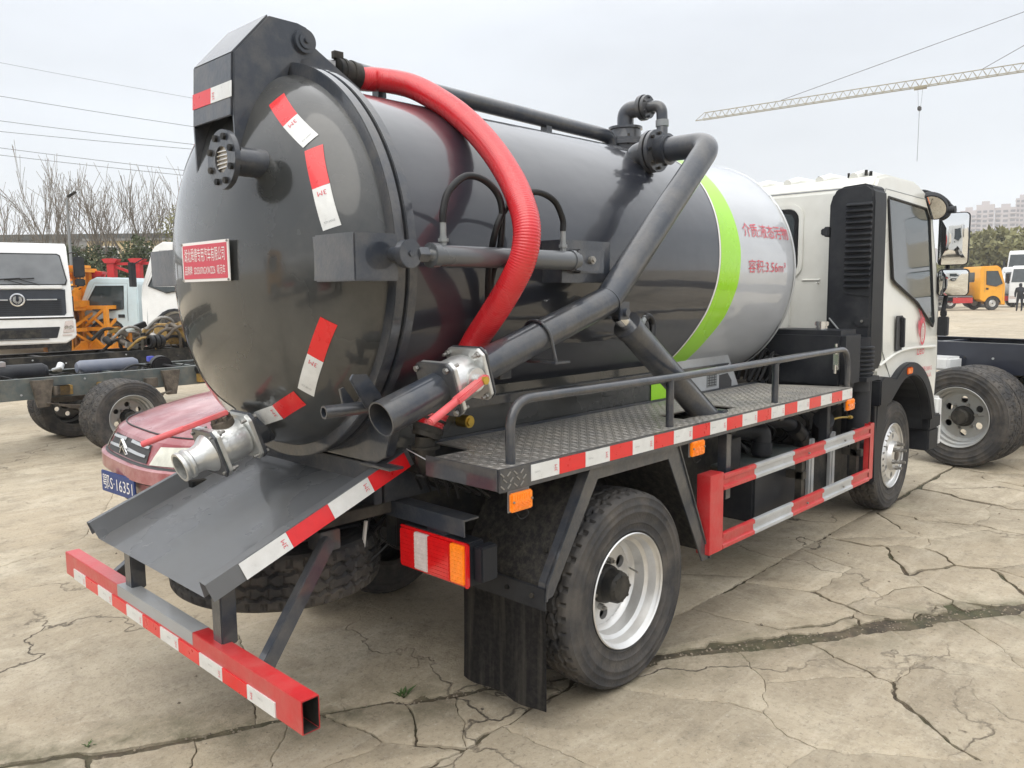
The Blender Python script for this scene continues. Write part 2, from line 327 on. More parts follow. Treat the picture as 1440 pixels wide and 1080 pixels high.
def fillet(P, rad, n=6):
    P = [Vector(p) for p in P]; R_ = [P[0]]
    for i in range(1, len(P) - 1):
        a, b, c_ = P[i - 1:i + 2]; d1 = (a - b).normalized(); d2 = (c_ - b).normalized(); ang = d1.angle(d2)
        t = min(rad / math.tan(ang / 2), (a - b).length * .49, (c_ - b).length * .49); s0 = b + d1 * t; s1 = b + d2 * t
        for k in range(n + 1):
            q = k / n; R_.append(s0 * (1 - q) ** 2 + b * 2 * q * (1 - q) + s1 * q * q)
    R_.append(P[-1]); return R_
def text_mesh(txt, width=None, height=None, ext=.0006, res=2, spacing=1.0):
    cu = bpy.data.curves.new('t', 'FONT'); cu.body = txt; cu.size = 1; cu.extrude = 0; cu.resolution_u = res; cu.align_x = 'CENTER'; cu.align_y = 'CENTER'; cu.space_character = spacing
    o = bpy.data.objects.new('t', cu); COL.objects.link(o); dg = bpy.context.evaluated_depsgraph_get()
    me = bpy.data.meshes.new_from_object(o.evaluated_get(dg)); bpy.data.objects.remove(o); bpy.data.curves.remove(cu)
    if me is None or not len(me.vertices): return bpy.data.meshes.new('t')
    xs = [v.co.x for v in me.vertices]; ys = [v.co.y for v in me.vertices]; cx, cy = (max(xs) + min(xs)) / 2, (max(ys) + min(ys)) / 2
    sx = width / (max(xs) - min(xs)) if width else None; sy = height / (max(ys) - min(ys)) if height else None
    sx = sx or sy; sy = sy or sx
    for v in me.vertices: v.co = Vector(((v.co.x - cx) * sx, (v.co.y - cy) * sy, 0))
    me.materials.clear(); return me
def put_text(name, txt, m, parent, org, ex, ey, width=None, height=None, fn=None, **kw):
    """text in the plane spanned by ex (reading direction) and ey (up); fn maps (a, b) instead"""
    me = text_mesh(txt, width, height, **kw); org, ex, ey = Vector(org), Vector(ex), Vector(ey)
    for v in me.vertices:
        a, b = v.co.x, v.co.y; v.co = fn(a, b) if fn else org + ex * a + ey * b
    return link(name, me, m, parent)

# ------------------------------------------------------------------ tyres and wheels
def tyre_mesh(R=.39, W=.20, rr=.222, nu=288, cols=30, pitch=44, deep=.011):
    key = (R, W, rr, nu, cols); 
    if key in tyre_mesh.c: return tyre_mesh.c[key]
    tw = .80 * W; pr = []
    side = [(.40, rr - .004), (.455, rr + .010), (.475, rr + .014), (.462, rr + .020), (.485, rr + .042), (.497, rr + .045), (.492, rr + .050), (.508, (rr + R) / 2 - .002), (.523, (rr + R) / 2 + .002), (.523, (rr + R) / 2 + .006), (.510, (rr + R) / 2 + .010), (.508, R - .058), (.516, R - .055), (.516, R - .051), (.503, R - .047), (.482, R - .028), (.490, R - .024), (.445, R - .012)]
    pr += [(-a * W, q, 0) for a, q in side]
    pr += [(-tw / 2 + tw * i / cols, R - .006 * abs(2 * i / cols - 1) ** 2, 1) for i in range(cols + 1)]
    pr += [(a * W, q, 0) for a, q in side[::-1]]
    V = []; F = []; n = len(pr)
    tri = lambda x: abs((x % 1) * 2 - 1) * 2 - 1
    for iu in range(nu):
        th = 2 * PI * iu / nu; p = iu * pitch / nu
        for a, q, t in pr:
            d = 0
            if t and cols > 8:
                for g in (-.215, 0, .215):
                    if abs(a - g * W - tri(p + (.5 if g == 0 else 0)) * W * .035) < W * .026: d = deep
                if abs(a) > .32 * W and ((p + (.5 if a > 0 else 0)) % 1) < .22: d = deep
                if abs(a) < .2 * W and abs(a) > .04 * W and ((p + .25) % 1) < .10: d = deep * .6
            V.append((cos(th) * (q - d), a, sin(th) * (q - d)))
    for iu in range(nu):
        j = (iu + 1) % nu
        for k in range(n - 1): F.append((iu * n + k, iu * n + k + 1, j * n + k + 1, j * n + k))
    me = bpy.data.meshes.new('tyre'); me.from_pydata(V, [], F); me.update()
    bm = bmesh.new(); bm.from_mesh(me); bmesh.ops.recalc_face_normals(bm, faces=bm.faces)
    for fc in bm.faces: fc.smooth = True
    for e_ in bm.edges:
        if len(e_.link_faces) == 2: e_.smooth = e_.calc_face_angle(0) < radians(38)
    bm.to_mesh(me); bm.free(); me.materials.append(M['rubber']); tyre_mesh.c[key] = me; return me
tyre_mesh.c = {}

def hole_disc(mb, r0, r1, n, rc, rh, y, depth=.02):
    """annular disc in the plane Y=y facing -Y with n round holes (wheel centre at origin)"""
    bm = mb.bm
    for s in range(n):
        a0 = 2 * PI * s / n; a1 = 2 * PI * (s + 1) / n; am = (a0 + a1) / 2; cx, cz = cos(am) * rc, sin(am) * rc
        B = [(r0, a0 + (a1 - a0) * k / 6) for k in range(6)] + [(r0 + (r1 - r0) * k / 4, a1) for k in range(4)] + [(r1, a1 - (a1 - a0) * k / 8) for k in range(8)] + [(r1 - (r1 - r0) * k / 4, a0) for k in range(4)]
        B = [(cos(a) * q, sin(a) * q) for q, a in B]; m = len(B)
        vb = [bm.verts.new((x, y, z)) for x, z in B]; vi = []; vd = []
        for x, z in B:
            t = atan2(z - cz, x - cx); vi.append(bm.verts.new((cx + cos(t) * rh, y, cz + sin(t) * rh))); vd.append(bm.verts.new((cx + cos(t) * rh, y + depth, cz + sin(t) * rh)))
        for k in range(m):
            j = (k + 1) % m; mb.face([vb[k], vb[j], vi[j], vi[k]]); mb.face([vi[k], vi[j], vd[j], vd[k]])
    bmesh.ops.remove_doubles(bm, verts=bm.verts, dist=1e-5)

def make_wheel(parent, loc, rz=0, style='dish', dual=False, rimmat=None, R=.39, W=.20, rr=.222, lod=0, name='wheel', rx=0):
    """wheel with axis along local Y, outer face towards -Y; loc is the outer tyre's centre"""
    k = rr / .222; mb = MB(); o = W / 2 - .012
    rimmat = rimmat or M['rim']; seg = 72 if lod == 0 else 32
    if style == 'dish':
        mb.lathe([(-o - .004, rr - .004), (-o - .010, rr + .002), (-o - .006, rr + .006), (-o + .004, rr - .002), (-o + .012, rr - .012), (-o + .045, rr - .020), (-o + .055, rr - .034), (-o + .10, rr - .038), (-o + .115, rr - .055), (-o + .12, .165 * k)], (0, 0, 0), (0, 1, 0), seg)
        hole_disc(mb, .075 * k, .165 * k, 6, .125 * k, .026 * k, -o + .12)
        mb.lathe([(o, rr), (-o + .1, rr - .02)], (0, 0, 0), (0, 1, 0), seg)
    else:
        mb.lathe([(-o - .004, rr - .004), (-o - .010, rr + .002), (-o - .006, rr + .006), (-o + .004, rr - .002), (-o + .010, rr - .014), (-o + .022, rr - .022), (-o + .012, rr - .035), (-o - .004, .165 * k)], (0, 0, 0), (0, 1, 0), seg)
        hole_disc(mb, .105 * k, .165 * k, 6, .137 * k, .020 * k, -o - .004)
        mb.lathe([(-o - .004, .105 * k), (-o - .030, .095 * k), (-o - .034, .05 * k), (-o - .02, .045 * k), (-o + .01, .0)], (0, 0, 0), (0, 1, 0), seg)
        mb.lathe([(o, rr), (-o + .03, rr - .03)], (0, 0, 0), (0, 1, 0), seg)
    wheel = link(name, mb.mesh('wheel', 0, 28), rimmat, parent)
    wheel.location = loc; wheel.rotation_euler = (rx, 0, rz)
    T = tyre_mesh(R, W, rr) if lod == 0 else tyre_mesh(R, W, rr, 64, 8)
    link('tyre', T, None, wheel)
    hb = MB()
    if style == 'dish':
        hb.lathe([(-o + .118, .078 * k), (-o + .095, .075 * k), (-o + .085, .066 * k), (-o + .04, .062 * k), (-o + .028, .05 * k), (-o + .028, 0)], (0, 0, 0), (0, 1, 0), 24)
        hb.bolts((0, -o + .034, 0), (0, -1, 0), .048 * k, 8, .007 * k, .008)
        part('hub', hb, M['black'], wheel, sharp=30)
        lb = MB(); lb.bolts((0, -o + .12, 0), (0, -1, 0), .090 * k, 6, .012 * k, .022); part('lug_nuts', lb, M['steel'], wheel) if lod else None
        if not lod:
            for q in range(6):
                a = 2 * PI * q / 6 + .2; b_ = MB(); b_.tube([(cos(a) * .092 * k, -o + .12, sin(a) * .092 * k), (cos(a) * .092 * k, -o + .098, sin(a) * .092 * k)], .013 * k, 6)
                b_.tube([(cos(a) * .092 * k, -o + .10, sin(a) * .092 * k), (cos(a) * .092 * k, -o + .085, sin(a) * .092 * k)], .007 * k, 8); part('lug_nut', b_, M['steel'], wheel)
            v = MB(); v.tube([(.165, -o + .11, .02), (.15, -o + .07, .02), (.14, -o + .055, .02)], .004, 8); part('valve_stem', v, M['steel'], wheel)
    else:
        if not lod:
            for q in range(6):
                a = 2 * PI * q / 6 + .35; b_ = MB(); c0 = Vector((cos(a) * .082 * k, -o - .03, sin(a) * .082 * k))
                b_.cyl(c0, c0 + Vector((0, -.02, 0)), .016 * k, 6); b_.cyl(c0 + Vector((0, -.018, 0)), c0 + Vector((0, -.045, 0)), .010 * k, 8); part('lug_nut', b_, M['steel'], wheel)
        hb.lathe([(-o - .02, .045 * k), (-o - .035, .042 * k), (-o - .04, .03 * k), (-o - .04, 0)], (0, 0, 0), (0, 1, 0), 20); part('hub', hb, M['oldmetal'], wheel)
    if dual:
        t2 = link('inner_tyre', T, None, wheel); t2.location = (0, .235 * R / .39, 0)
    return wheel

# ------------------------------------------------------------------ ground
X0, X1, Y0, Y1 = -5.0, 9.0, -6.0, 9.0
def clip(poly, n, d):      # keep points with n.p <= d
    R_ = []
    for i in range(len(poly)):
        a, b = poly[i], poly[(i + 1) % len(poly)]; da = n[0] * a[0] + n[1] * a[1] - d; db = n[0] * b[0] + n[1] * b[1] - d
        if da <= 0: R_.append(a)
        if (da < 0) != (db < 0) and abs(da - db) > 1e-12: t = da / (da - db); R_.append((a[0] + (b[0] - a[0]) * t, a[1] + (b[1] - a[1]) * t))
    return R_
ground = link('ground', None, None); ground['kind'] = 'structure'
bx = MB(); bx.poly([(X0 - .02, Y0 - .02, -.013), (X1 + .02, Y0 - .02, -.013), (X1 + .02, Y1 + .02, -.013), (X0 - .02, Y1 + .02, -.013)])
part('crack_bed', bx, M['dirt'], ground)
g = MB(); B_ = 1500.0
xs = [-B_, -60, X0, X1, 60, B_]; ys = [-B_, -60, Y0, Y1, 60, B_]
for i in range(5):
    for j in range(5):
        if i == 2 and j == 2: continue
        g.poly([(xs[i], ys[j], -.002), (xs[i + 1], ys[j], -.002), (xs[i + 1], ys[j + 1], -.002), (xs[i], ys[j + 1], -.002)])
bmesh.ops.remove_doubles(g.bm, verts=g.bm.verts, dist=1e-4)
part('yard_concrete', g, M['concrete'], ground)
def warp(x, y, hard=1.0):
    q = Vector((x, y, 0)); a = noise.noise_vector(q * 1.3) * .15; b = noise.noise_vector(q * 5 + Vector((9, 3, 1))) * .055 + noise.noise_vector(q * 11 + Vector((2, 8, 5))) * .022; c_ = noise.noise_vector(q * 26 + Vector((3, 7, 1))) * .011 + noise.noise_vector(q * 60) * .004
    return ((a.x + b.x) * hard + c_.x), ((a.y + b.y) * hard + c_.y)
# joint A runs along the truck near y=-.71, joint B is the wide dirt-filled one crossing in front
# B: through (-1.2,-.08) and (1.97,-1.885)
bn_ = Vector((1.805, 3.17)).normalized(); bd_ = bn_.dot(Vector((.48, -1.05)))
n_slab = 0
def region(planes, sites, gapf, wf):
    global n_slab
    for i, s in enumerate(sites):
        poly = [(X0, Y0), (X1, Y0), (X1, Y1), (X0, Y1)]
        for nn, d in planes: poly = clip(poly, nn, d)
        if not poly: continue
        for j, t in enumerate(sites):
            if i == j: continue
            dx, dy = t[0] - s[0], t[1] - s[1]; dl = sqrt(dx * dx + dy * dy); rnd = random.Random(min(i, j) * 1000 + max(i, j)).random()
            gp = gapf(s, rnd); mx_, my_ = (s[0] + t[0]) / 2, (s[1] + t[1]) / 2
            poly = clip(poly, (dx / dl, dy / dl), (mx_ * dx + my_ * dy) / dl - gp)
            if len(poly) < 3: break
        if len(poly) < 3: continue
        area = abs(sum(poly[k][0] * poly[(k + 1) % len(poly)][1] - poly[(k + 1) % len(poly)][0] * poly[k][1] for k in range(len(poly)))) / 2
        if area < .004: continue
        pts = []
        cx = sum(p[0] for p in poly) / len(poly); cy = sum(p[1] for p in poly) / len(poly); far = sqrt((cx + 2.5) ** 2 + (cy + 2.7) ** 2); step = .014 if far < 4 else .025 if far < 6.5 else .06
        for k in range(len(poly)):
            a, b = poly[k], poly[(k + 1) % len(poly)]; dl = sqrt((a[0] - b[0]) ** 2 + (a[1] - b[1]) ** 2); m = max(1, int(dl / step))
            for q in range(m):
                x, y = a[0] + (b[0] - a[0]) * q / m, a[1] + (b[1] - a[1]) * q / m
                ed = min(x - X0, X1 - x, y - Y0, Y1 - y); kf = min(1, max(0, ed) / .5); wx, wy = warp(x, y, wf(x, y)); pts.append((x + wx * kf, y + wy * kf))
        h_ = random.uniform(-.003, .0); m = MB(); tx, ty = random.uniform(-.004, .004), random.uniform(-.004, .004)
        if area > 1: tx = ty = h_ = 0
        zz = lambda x, y: h_ + (x - cx) * tx + (y - cy) * ty
        top = [m.bm.verts.new((x, y, zz(x, y) - .003)) for x, y in pts]; bot = [m.bm.verts.new((x, y, -.03)) for x, y in pts]
        sc_ = []
        for k in range(len(pts)):   # small worn arris inward
            x, y = pts[k]; dx, dy = cx - x, cy - y; dl = max(1e-6, sqrt(dx * dx + dy * dy)); ins = min(.008, dl * .3); sc_.append(m.bm.verts.new((x + dx / dl * ins, y + dy / dl * ins, zz(x, y))))
        n_ = len(pts)
        for k in range(n_):
            m.face([bot[k], bot[(k + 1) % n_], top[(k + 1) % n_], top[k]]); m.face([top[k], top[(k + 1) % n_], sc_[(k + 1) % n_], sc_[k]])
        m.face(sc_)
        part('concrete_slab', m, M['concrete'], ground, sharp=50); n_slab += 1
rs = random.Random(11)
soft = lambda x, y: .12 if abs(y + .71) < .5 else .45
# left / under the truck: large slabs
region([((0, -1), .712), ((-bn_.x, -bn_.y), -bd_ - .006)], [(-3, 4), (1.5, 1.6), (6.5, 2), (2, 6.6), (-3.5, 7.8), (7, 6.8), (-1.3, .28), (-.75, .05)], lambda s, q: .0014 + .002 * q, lambda x, y: .25 if y > -.4 else .06)
# right of joint A and beyond joint B: broken field
S = []
tries = 0
while len(S) < 215 and tries < 20000:
    tries += 1
    x, y = rs.uniform(.2, 8.8), rs.uniform(-5.6, -.8)
    dl_ = abs(bn_.x * x + bn_.y * y - bd_); clus = noise.noise(Vector((x * .9, y * .9, 4)))
    dens = (1.0 if clus > -.05 or dl_ < .22 else .10) if 1.0 < x < 7.5 and y > -4.2 else .2
    mind = .006 if dl_ < .2 else rs.uniform(.012, .16)
    if rs.random() < dens and all((x - a) ** 2 * .5 + (y - b) ** 2 * 1.8 > mind for a, b in S): S.append((x, y))
region([((0, 1), -.724), ((-bn_.x, -bn_.y), -bd_ - .050)], S, lambda s, q: (.0018 if q < .5 else .005 if q < .8 else .012 if q < .95 else .024), lambda x, y: 1.0 if y < -1.0 else .35)
# nearer than joint B, left and right of joint A
SL = [(-3.6, 0), (-2.6, -1.4), (-1.0, -.45), (-.35, -.60), (-4, -.7), (-1.5, -.10), (-1.25, -.20), (-.62, -.50), (-.80, -.42), (-.47, -.62), (-1.85, .05), (-1.0, -.70), (-2.2, .2)]
region([(tuple(bn_), bd_ - .006), ((0, -1), .765)], SL, lambda s, q: (.0014 if q < .6 else .004 if q < .9 else .009), lambda x, y: .5)
SR = [(-2.6, -2.2), (.2, -3.2), (2.1, -3.5), (4.5, -4.8), (-1.0, -1.3), (1.4, -2.5), (-.2, -2.0), (2.8, -2.9), (3.4, -3.6), (0.9, -1.9), (-4, -4), (0, -5), (3, -5.3), (6.5, -5.5), (.25, -1.15), (.55, -1.35), (.95, -1.5), (.42, -1.5), (1.3, -1.75), (-.1, -1.3), (1.8, -2.2), (1.5, -2.0), (2.3, -2.4)]
region([(tuple(bn_), bd_ - .040), ((0, 1), -.787)], SR, lambda s, q: (.0012 if q < .5 else .0035 if q < .9 else .008), lambda x, y: .7 if y < -.95 else .3)
# dirt and grit lying in the wide joint, and stray pebbles
gr = MB(); rg = random.Random(5)
def pebble(mb, x, y, z, q):
    c = Vector((x, y, z)); v = [mb.bm.verts.new(c + Vector((rg.uniform(.6, 1) * a, rg.uniform(.6, 1) * b, rg.uniform(.4, .8) * c_)) * q) for a, b, c_ in ((1, 0, 0), (-1, 0, 0), (0, 1, 0), (0, -1, 0), (0, 0, 1), (0, 0, -1))]
    for t in ((0, 2, 4), (2, 1, 4), (1, 3, 4), (3, 0, 4), (2, 0, 5), (1, 2, 5), (3, 1, 5), (0, 3, 5)): mb.face([v[i] for i in t])
for k in range(1300):
    t = rg.uniform(-2.4, 5); o_ = rg.gauss(0, .035); pebble(gr, .48 + t * .869 + bn_.x * o_, -1.05 - t * .495 + bn_.y * o_, -.004, rg.uniform(.002, .009))
for k in range(420):
    pebble(gr, rg.uniform(-3, 7), rg.uniform(-4, 6), .001, rg.choice([.003, .004, .006, .010]))
part('loose_grit', gr, M['gravel'], ground, kind='stuff')
ds = MB()      # packed dirt strip, uneven
for k in range(180):
    t0, t1 = -2.6 + k * .042, -2.6 + (k + 1) * .042
    def row(t):
        wv = (-.010 if t < -.35 else .030) + .050 * max(0, noise.noise(Vector((t * 1.9, 3, 0))) + .25) + .016 * noise.noise(Vector((t * 9, 6, 0))); c = noise.noise(Vector((t * 2, 0, 5))) * .03 + noise.noise(Vector((t * 8, 0, 2))) * .012; wv = max(.008, wv)
        return [(.48 + t * .869 + bn_.x * (c + a * wv), -1.05 - t * .495 + bn_.y * (c + a * wv), z + noise.noise(Vector((t * 30, a * 9, 0))) * .003) for a, z in ((-1.5, -.014), (-.6, -.004), (0, -.002), (.6, -.004), (1.5, -.014))]
    A, B = row(t0), row(t1)
    for i in range(4): ds.poly([A[i], A[i + 1], B[i + 1], B[i]])
bmesh.ops.remove_doubles(ds.bm, verts=ds.bm.verts, dist=1e-4)
part('packed_joint_dirt', ds, M['dirt'], ground, kind='stuff')
def weed(x, y, n=16, s=.05):
    m = MB(); q = random.Random(int(x * 100))
    for i in range(n):
        a = q.uniform(0, 2 * PI); l = s * q.uniform(.5, 1.2); t = q.uniform(.3, 1.2); d = Vector((cos(a) * t, sin(a) * t, 1)).normalized(); sd_ = Vector((-sin(a), cos(a), 0)) * l * .12
        p0 = Vector((q.uniform(-.01, .01), q.uniform(-.01, .01), -.01)); p1 = p0 + d * l * .6; p2 = p0 + d * l + Vector((cos(a), sin(a), -.3)) * l * .3
        m.poly([p0 - sd_ * .4, p0 + sd_ * .4, p1 + sd_, p2, p1 - sd_])
    return m
single('weed', weed(-.62, -.30), M['moss'], 'small green weed sprouting from the ground crack behind the mud flap', 'weed', loc=(-.66, -.36, 0))
single('weed', weed(.3, .1, 10, .03), M['moss'], 'tiny weed tuft in the crack under the red underrun bar end', 'weed', loc=(-1.62, .17, 0))

# ------------------------------------------------------------------ the vacuum tanker truck
T = thing('vacuum_tanker_truck', 'charcoal vacuum tanker truck with white cab, lime green tank stripe and red suction hose', 'truck')
ZC, RT, XL, DD, RD = 1.65, .655, -.90, .26, .665
# tank shell and front head
m = MB(); pr = [(-.80 + i * .1, RT) for i in range(28)] + [(1.96, RT), (2.03, .645), (2.09, .61), (2.16, .52), (2.21, .38), (2.24, .2), (2.25, 0)]
m.lathe(pr, (0, 0, ZC), (1, 0, 0), 128); tank = part('tank', m, M['tank'], T, sharp=60)
m = MB(); m.lathe([(2.005, .6535), (2.008, .657), (2.016, .657), (2.02, .6520)], (0, 0, ZC), (1, 0, 0), 128); part('weld_seam', m, M['silverp'], tank)
m = MB()      # lime stripe, a painted band a hair proud of the shell, leaning with height
def edge(tab, z):
    for (z0, a), (z1, b) in zip(tab, tab[1:]):
        if z <= z1: return a + (b - a) * max(0, (z - z0)) / (z1 - z0)
    return tab[-1][1]
EL = [(1.16, 1.0), (1.29, 1.045), (1.43, 1.105), (1.57, 1.145), (1.71, 1.170), (1.80, 1.186), (1.96, 1.222), (2.10, 1.253), (2.31, 1.30)]
ER = [(1.16, 1.17), (1.29, 1.228), (1.40, 1.295), (1.57, 1.350), (1.75, 1.376), (1.83, 1.378), (1.97, 1.384), (2.11, 1.392), (2.31, 1.41)]
for sgn in (-1, 1):
    for k in range(60):
        q = []
        for a in (radians(-48 + 138 * k / 60), radians(-48 + 138 * (k + 1) / 60)):
            z = ZC + sin(a) * RT
            for j in range(5): xx = edge(EL, z) + (edge(ER, z) - edge(EL, z)) * j / 4; q.append((xx, sgn * cos(a) * (RT + .0022), ZC + sin(a) * (RT + .0022)))
        for j in range(4): m.poly([q[j], q[j + 1], q[j + 6], q[j + 5]])
bmesh.ops.remove_doubles(m.bm, verts=m.bm.verts, dist=1e-5); part('green_stripe', m, M['green'], tank, sharp=60)
m = MB()
for sgn in (-1, 1):
    for k in range(60):
        q = []
        for a in (radians(-48 + 138 * k / 60), radians(-48 + 138 * (k + 1) / 60)):
            z = ZC + sin(a) * RT
            for xx in (edge(EL, z) - .016, edge(EL, z) - .001): q.append((xx, sgn * cos(a) * (RT + .0018), ZC + sin(a) * (RT + .0018)))
        m.poly([q[0], q[1], q[3], q[2]])
part('white_pinstripe', m, M['signw'], tank, sharp=60)
def on_tank(x0, z0):
    a0 = math.asin((z0 - ZC) / RT)
    return lambda a, b: Vector((x0 + a, -cos(a0 + b / RT) * (RT + .0035), ZC + sin(a0 + b / RT) * (RT + .0035)))
put_text('lettering', '介质:液态污物', M['signr'], tank, (0, 0, 0), (1, 0, 0), (0, 0, 1), width=.52, height=.078, fn=on_tank(1.70, 1.855))
put_text('lettering', '容积:3.56m³', M['signr'], tank, (0, 0, 0), (1, 0, 0), (0, 0, 1), width=.43, height=.07, fn=on_tank(1.665, 1.665))
# rear rings
m = MB(); m.lathe([(-.862, .64), (-.862, .711), (-.826, .711), (-.822, .70), (-.822, .64)], (0, 0, ZC), (1, 0, 0), 128); part('tank_flange', m, M['char2'], T, .003, sharp=30)
m = MB(); m.lathe([(-.874, .62), (-.874, .698), (-.86, .698), (-.86, .62)], (0, 0, ZC), (1, 0, 0), 128); part('rubber_seal', m, M['bhose'], T, sharp=30)
m = MB(); m.lathe([(-.914, .665), (-.914, .711), (-.874, .711), (-.872, .66)], (0, 0, ZC), (1, 0, 0), 128); flange = part('lid_flange', m, M['char2'], T, .003, sharp=30)
m = MB(); pr = [(-.872, .672), (XL - .012, .672)] + [(XL - .012 - DD * sqrt(max(0, 1 - (q / RD) ** 2)), q) for q in [RD * sin(radians(a)) for a in range(86, 0, -4)]] + [(XL - .012 - DD, 0)]
m.lathe(pr, (0, 0, ZC), (1, 0, 0), 128); lid = part('tank_lid', m, M['char'], T, sharp=60)
def dome(y, z): return XL - .012 - DD * sqrt(max(0, 1 - (y * y + (z - ZC) ** 2) / RD ** 2))
def dome_patch(p0, p1, wd, off=.0025, n=8):
    mb = MB(); p0, p1 = Vector(p0), Vector(p1); d = (p1 - p0).normalized(); s_ = Vector((-d.y, d.x)); G = []
    for i in range(n + 1):
        for j in range(4): p = p0 + (p1 - p0) * i / n + s_ * wd * (j / 3 - .5); G.append(mb.bm.verts.new((dome(p.x, p.y) - off, p.x, p.y)))
    for i in range(n):
        for j in range(3): mb.face([G[i * 4 + j], G[i * 4 + j + 1], G[i * 4 + j + 5], G[i * 4 + j + 4]])
    return mb
def mark(parent, org, ex, ey, h=.016, fn=None):
    put_text('tape_print', '3M', M['signr'], parent, org, ex, ey, height=h, fn=fn)
tp = [((-.250, 2.185), (-.352, 2.10), 'redtape'), ((-.352, 2.10), (-.452, 2.022), 'whitetape'), ((-.468, 2.000), (-.520, 1.875), 'redtape'), ((-.520, 1.875), (-.566, 1.745), 'whitetape'),
      ((-.535, 1.458), (-.461, 1.338), 'redtape'), ((-.461, 1.338), (-.378, 1.218), 'whitetape'), ((-.345, 1.197), (-.213, 1.137), 'redtape'), ((-.213, 1.137), (-.079, 1.10), 'whitetape')]
for sg in (1, -1):
    for a, b, c_ in tp:
        t_ = part('reflective_tape', dome_patch((a[0] * sg, a[1]), (b[0] * sg, b[1]), .052), M[c_], lid, sharp=60)
        if c_ == 'whitetape':
            A, B = Vector(a), Vector(b); A.x *= sg; B.x *= sg; d = (B - A).normalized(); s_ = Vector((-d.y, d.x)); c0 = A + (B - A) * .16
            put_text('tape_print', '3M', M['signr'], lid, 0 * Vector((1, 0, 0)), (1, 0, 0), (0, 0, 1), height=.016, fn=lambda p, q, c0=c0, d=d, s_=s_: Vector((dome(c0.x + s_.x * p + d.x * q, c0.y + s_.y * p + d.y * q) - .0035, c0.x + s_.x * p + d.x * q, c0.y + s_.y * p + d.y * q)))
            c1 = A + (B - A) * .84
            put_text('tape_print', 'DOT-C2', M['greyp'], lid, Vector(), (1, 0, 0), (0, 0, 1), height=.006, fn=lambda p, q, c0=c1, d=d, s_=s_: Vector((dome(c0.x + s_.x * p + d.x * q, c0.y + s_.y * p + d.y * q) - .0035, c0.x + s_.x * p + d.x * q, c0.y + s_.y * p + d.y * q)))
# name plate
m = MB(); m.box(-1.183, -1.178, -.162, .188, 1.590, 1.728); npl = part('name_plate', m, M['signw'], T, .001)
m = MB(); m.box(-1.1845, -1.183, -.152, .178, 1.600, 1.718); part('plate_field', m, M['plate'], npl)
put_text('lettering', '湖北舜德专用汽车有限公司', M['signw'], npl, (-1.1855, .013, 1.683), (0, -1, 0), (0, 0, 1), width=.305, height=.048)
put_text('lettering', '品牌牌  SDS5070GXWZZ6  吸污车', M['signw'], npl, (-1.1855, .013, 1.630), (0, -1, 0), (0, 0, 1), width=.305, height=.032)
for y, z in ((-.157, 1.595), (.183, 1.595), (-.157, 1.723), (.183, 1.723)): m = MB(); m.cyl((-1.183, y, z), (-1.187, y, z), .004, 8); part('rivet', m, M['steel'], npl)
m = MB()
for y in (-.1, .13): m.box(-1.179, -1.15, y - .01, y + .01, 1.60, 1.72)
part('plate_spacers', m, M['char2'], npl)
# hinge bracket (side cheeks, back plate, sloping top)
cheek = [(-1.130, 1.935), (-1.133, 2.137), (-1.121, 2.336), (-.989, 2.482), (-.880, 2.482), (-.845, 2.474), (-.818, 2.447), (-.812, 2.412), (-.832, 2.374), (-.868, 2.360), (-.885, 2.335), (-.916, 2.330), (-.930, 2.285), (-.975, 2.235), (-1.01, 2.19), (-1.05, 2.10), (-1.085, 2.0), (-1.10, 1.94)]
hinge = None
for s in (-1, 1):
    m = MB(); m.prism(cheek, 'xz', s * .151, s * .139); o = part('hinge_cheek', m, M['char2'], T, .0015)
m = MB(); m.prism([(-1.139, 2.137), (-1.127, 2.338), (-1.115, 2.336), (-1.127, 2.137)], 'xz', -.139, .139); bp_ = part('hinge_back_plate', m, M['char2'], T, .0015)
m = MB(); m.prism([(-1.127, 2.340), (-.989, 2.490), (-.984, 2.478), (-1.115, 2.334)], 'xz', -.1385, .1385); part('hinge_top_plate', m, M['char2'], T, .0015)
def tape_box(x, y0, y1, z0, z1, c_, parent, name='reflective_tape'):
    mb = MB(); mb.box(x - .002, x, min(y0, y1), max(y0, y1), z0, z1); return part(name, mb, M[c_], parent)
def rear_tape(xf_, y0, y1, z0, z1, c_, parent):
    return part('reflective_tape', MB().prism([(xf_(z0) - .0025, z0), (xf_(z1) - .0025, z1), (xf_(z1) - .0004, z1), (xf_(z0) - .0004, z0)], 'xz', y0, y1), M[c_], parent)
hx = lambda z: -1.139 + (z - 2.137) / .2 * .012
rear_tape(hx, .0, .139, 2.195, 2.247, 'redtape', bp_); rear_tape(hx, -.146, .0, 2.195, 2.247, 'whitetape', bp_)
put_text('tape_print', '3M', M['signr'], bp_, (hx(2.22) - .0035, -.02, 2.215), (0, 0, 1), (0, 1, 0), height=.016)
for s in (-1, 1):
    m = MB(); m.cyl((-.858, s * .150, 2.424), (-.858, s * .166, 2.424), .042, 32); m.cyl((-.858, s * .166, 2.424), (-.858, s * .172, 2.424), .028, 32); m.cyl((-.858, s * .172, 2.424), (-.858, s * .180, 2.424), .010, 12); part('hinge_pin', m, M['char2'], T, .0015)
for s in (-1, 1):
    m = MB(); m.prism([(-.895, 2.430), (-.875, 2.462), (-.845, 2.462), (-.82, 2.440), (-.60, 2.315), (-.58, 2.27), (-.60, 2.20), (-.84, 2.20), (-.86, 2.34)], 'xz', s * .118, s * .104); part('hinge_lug', m, M['char2'], T, .0015)
m = MB(); m.box(-.86, -.62, -.10, .10, 2.20, 2.32); part('hinge_gusset', m, M['char2'], T, .004)
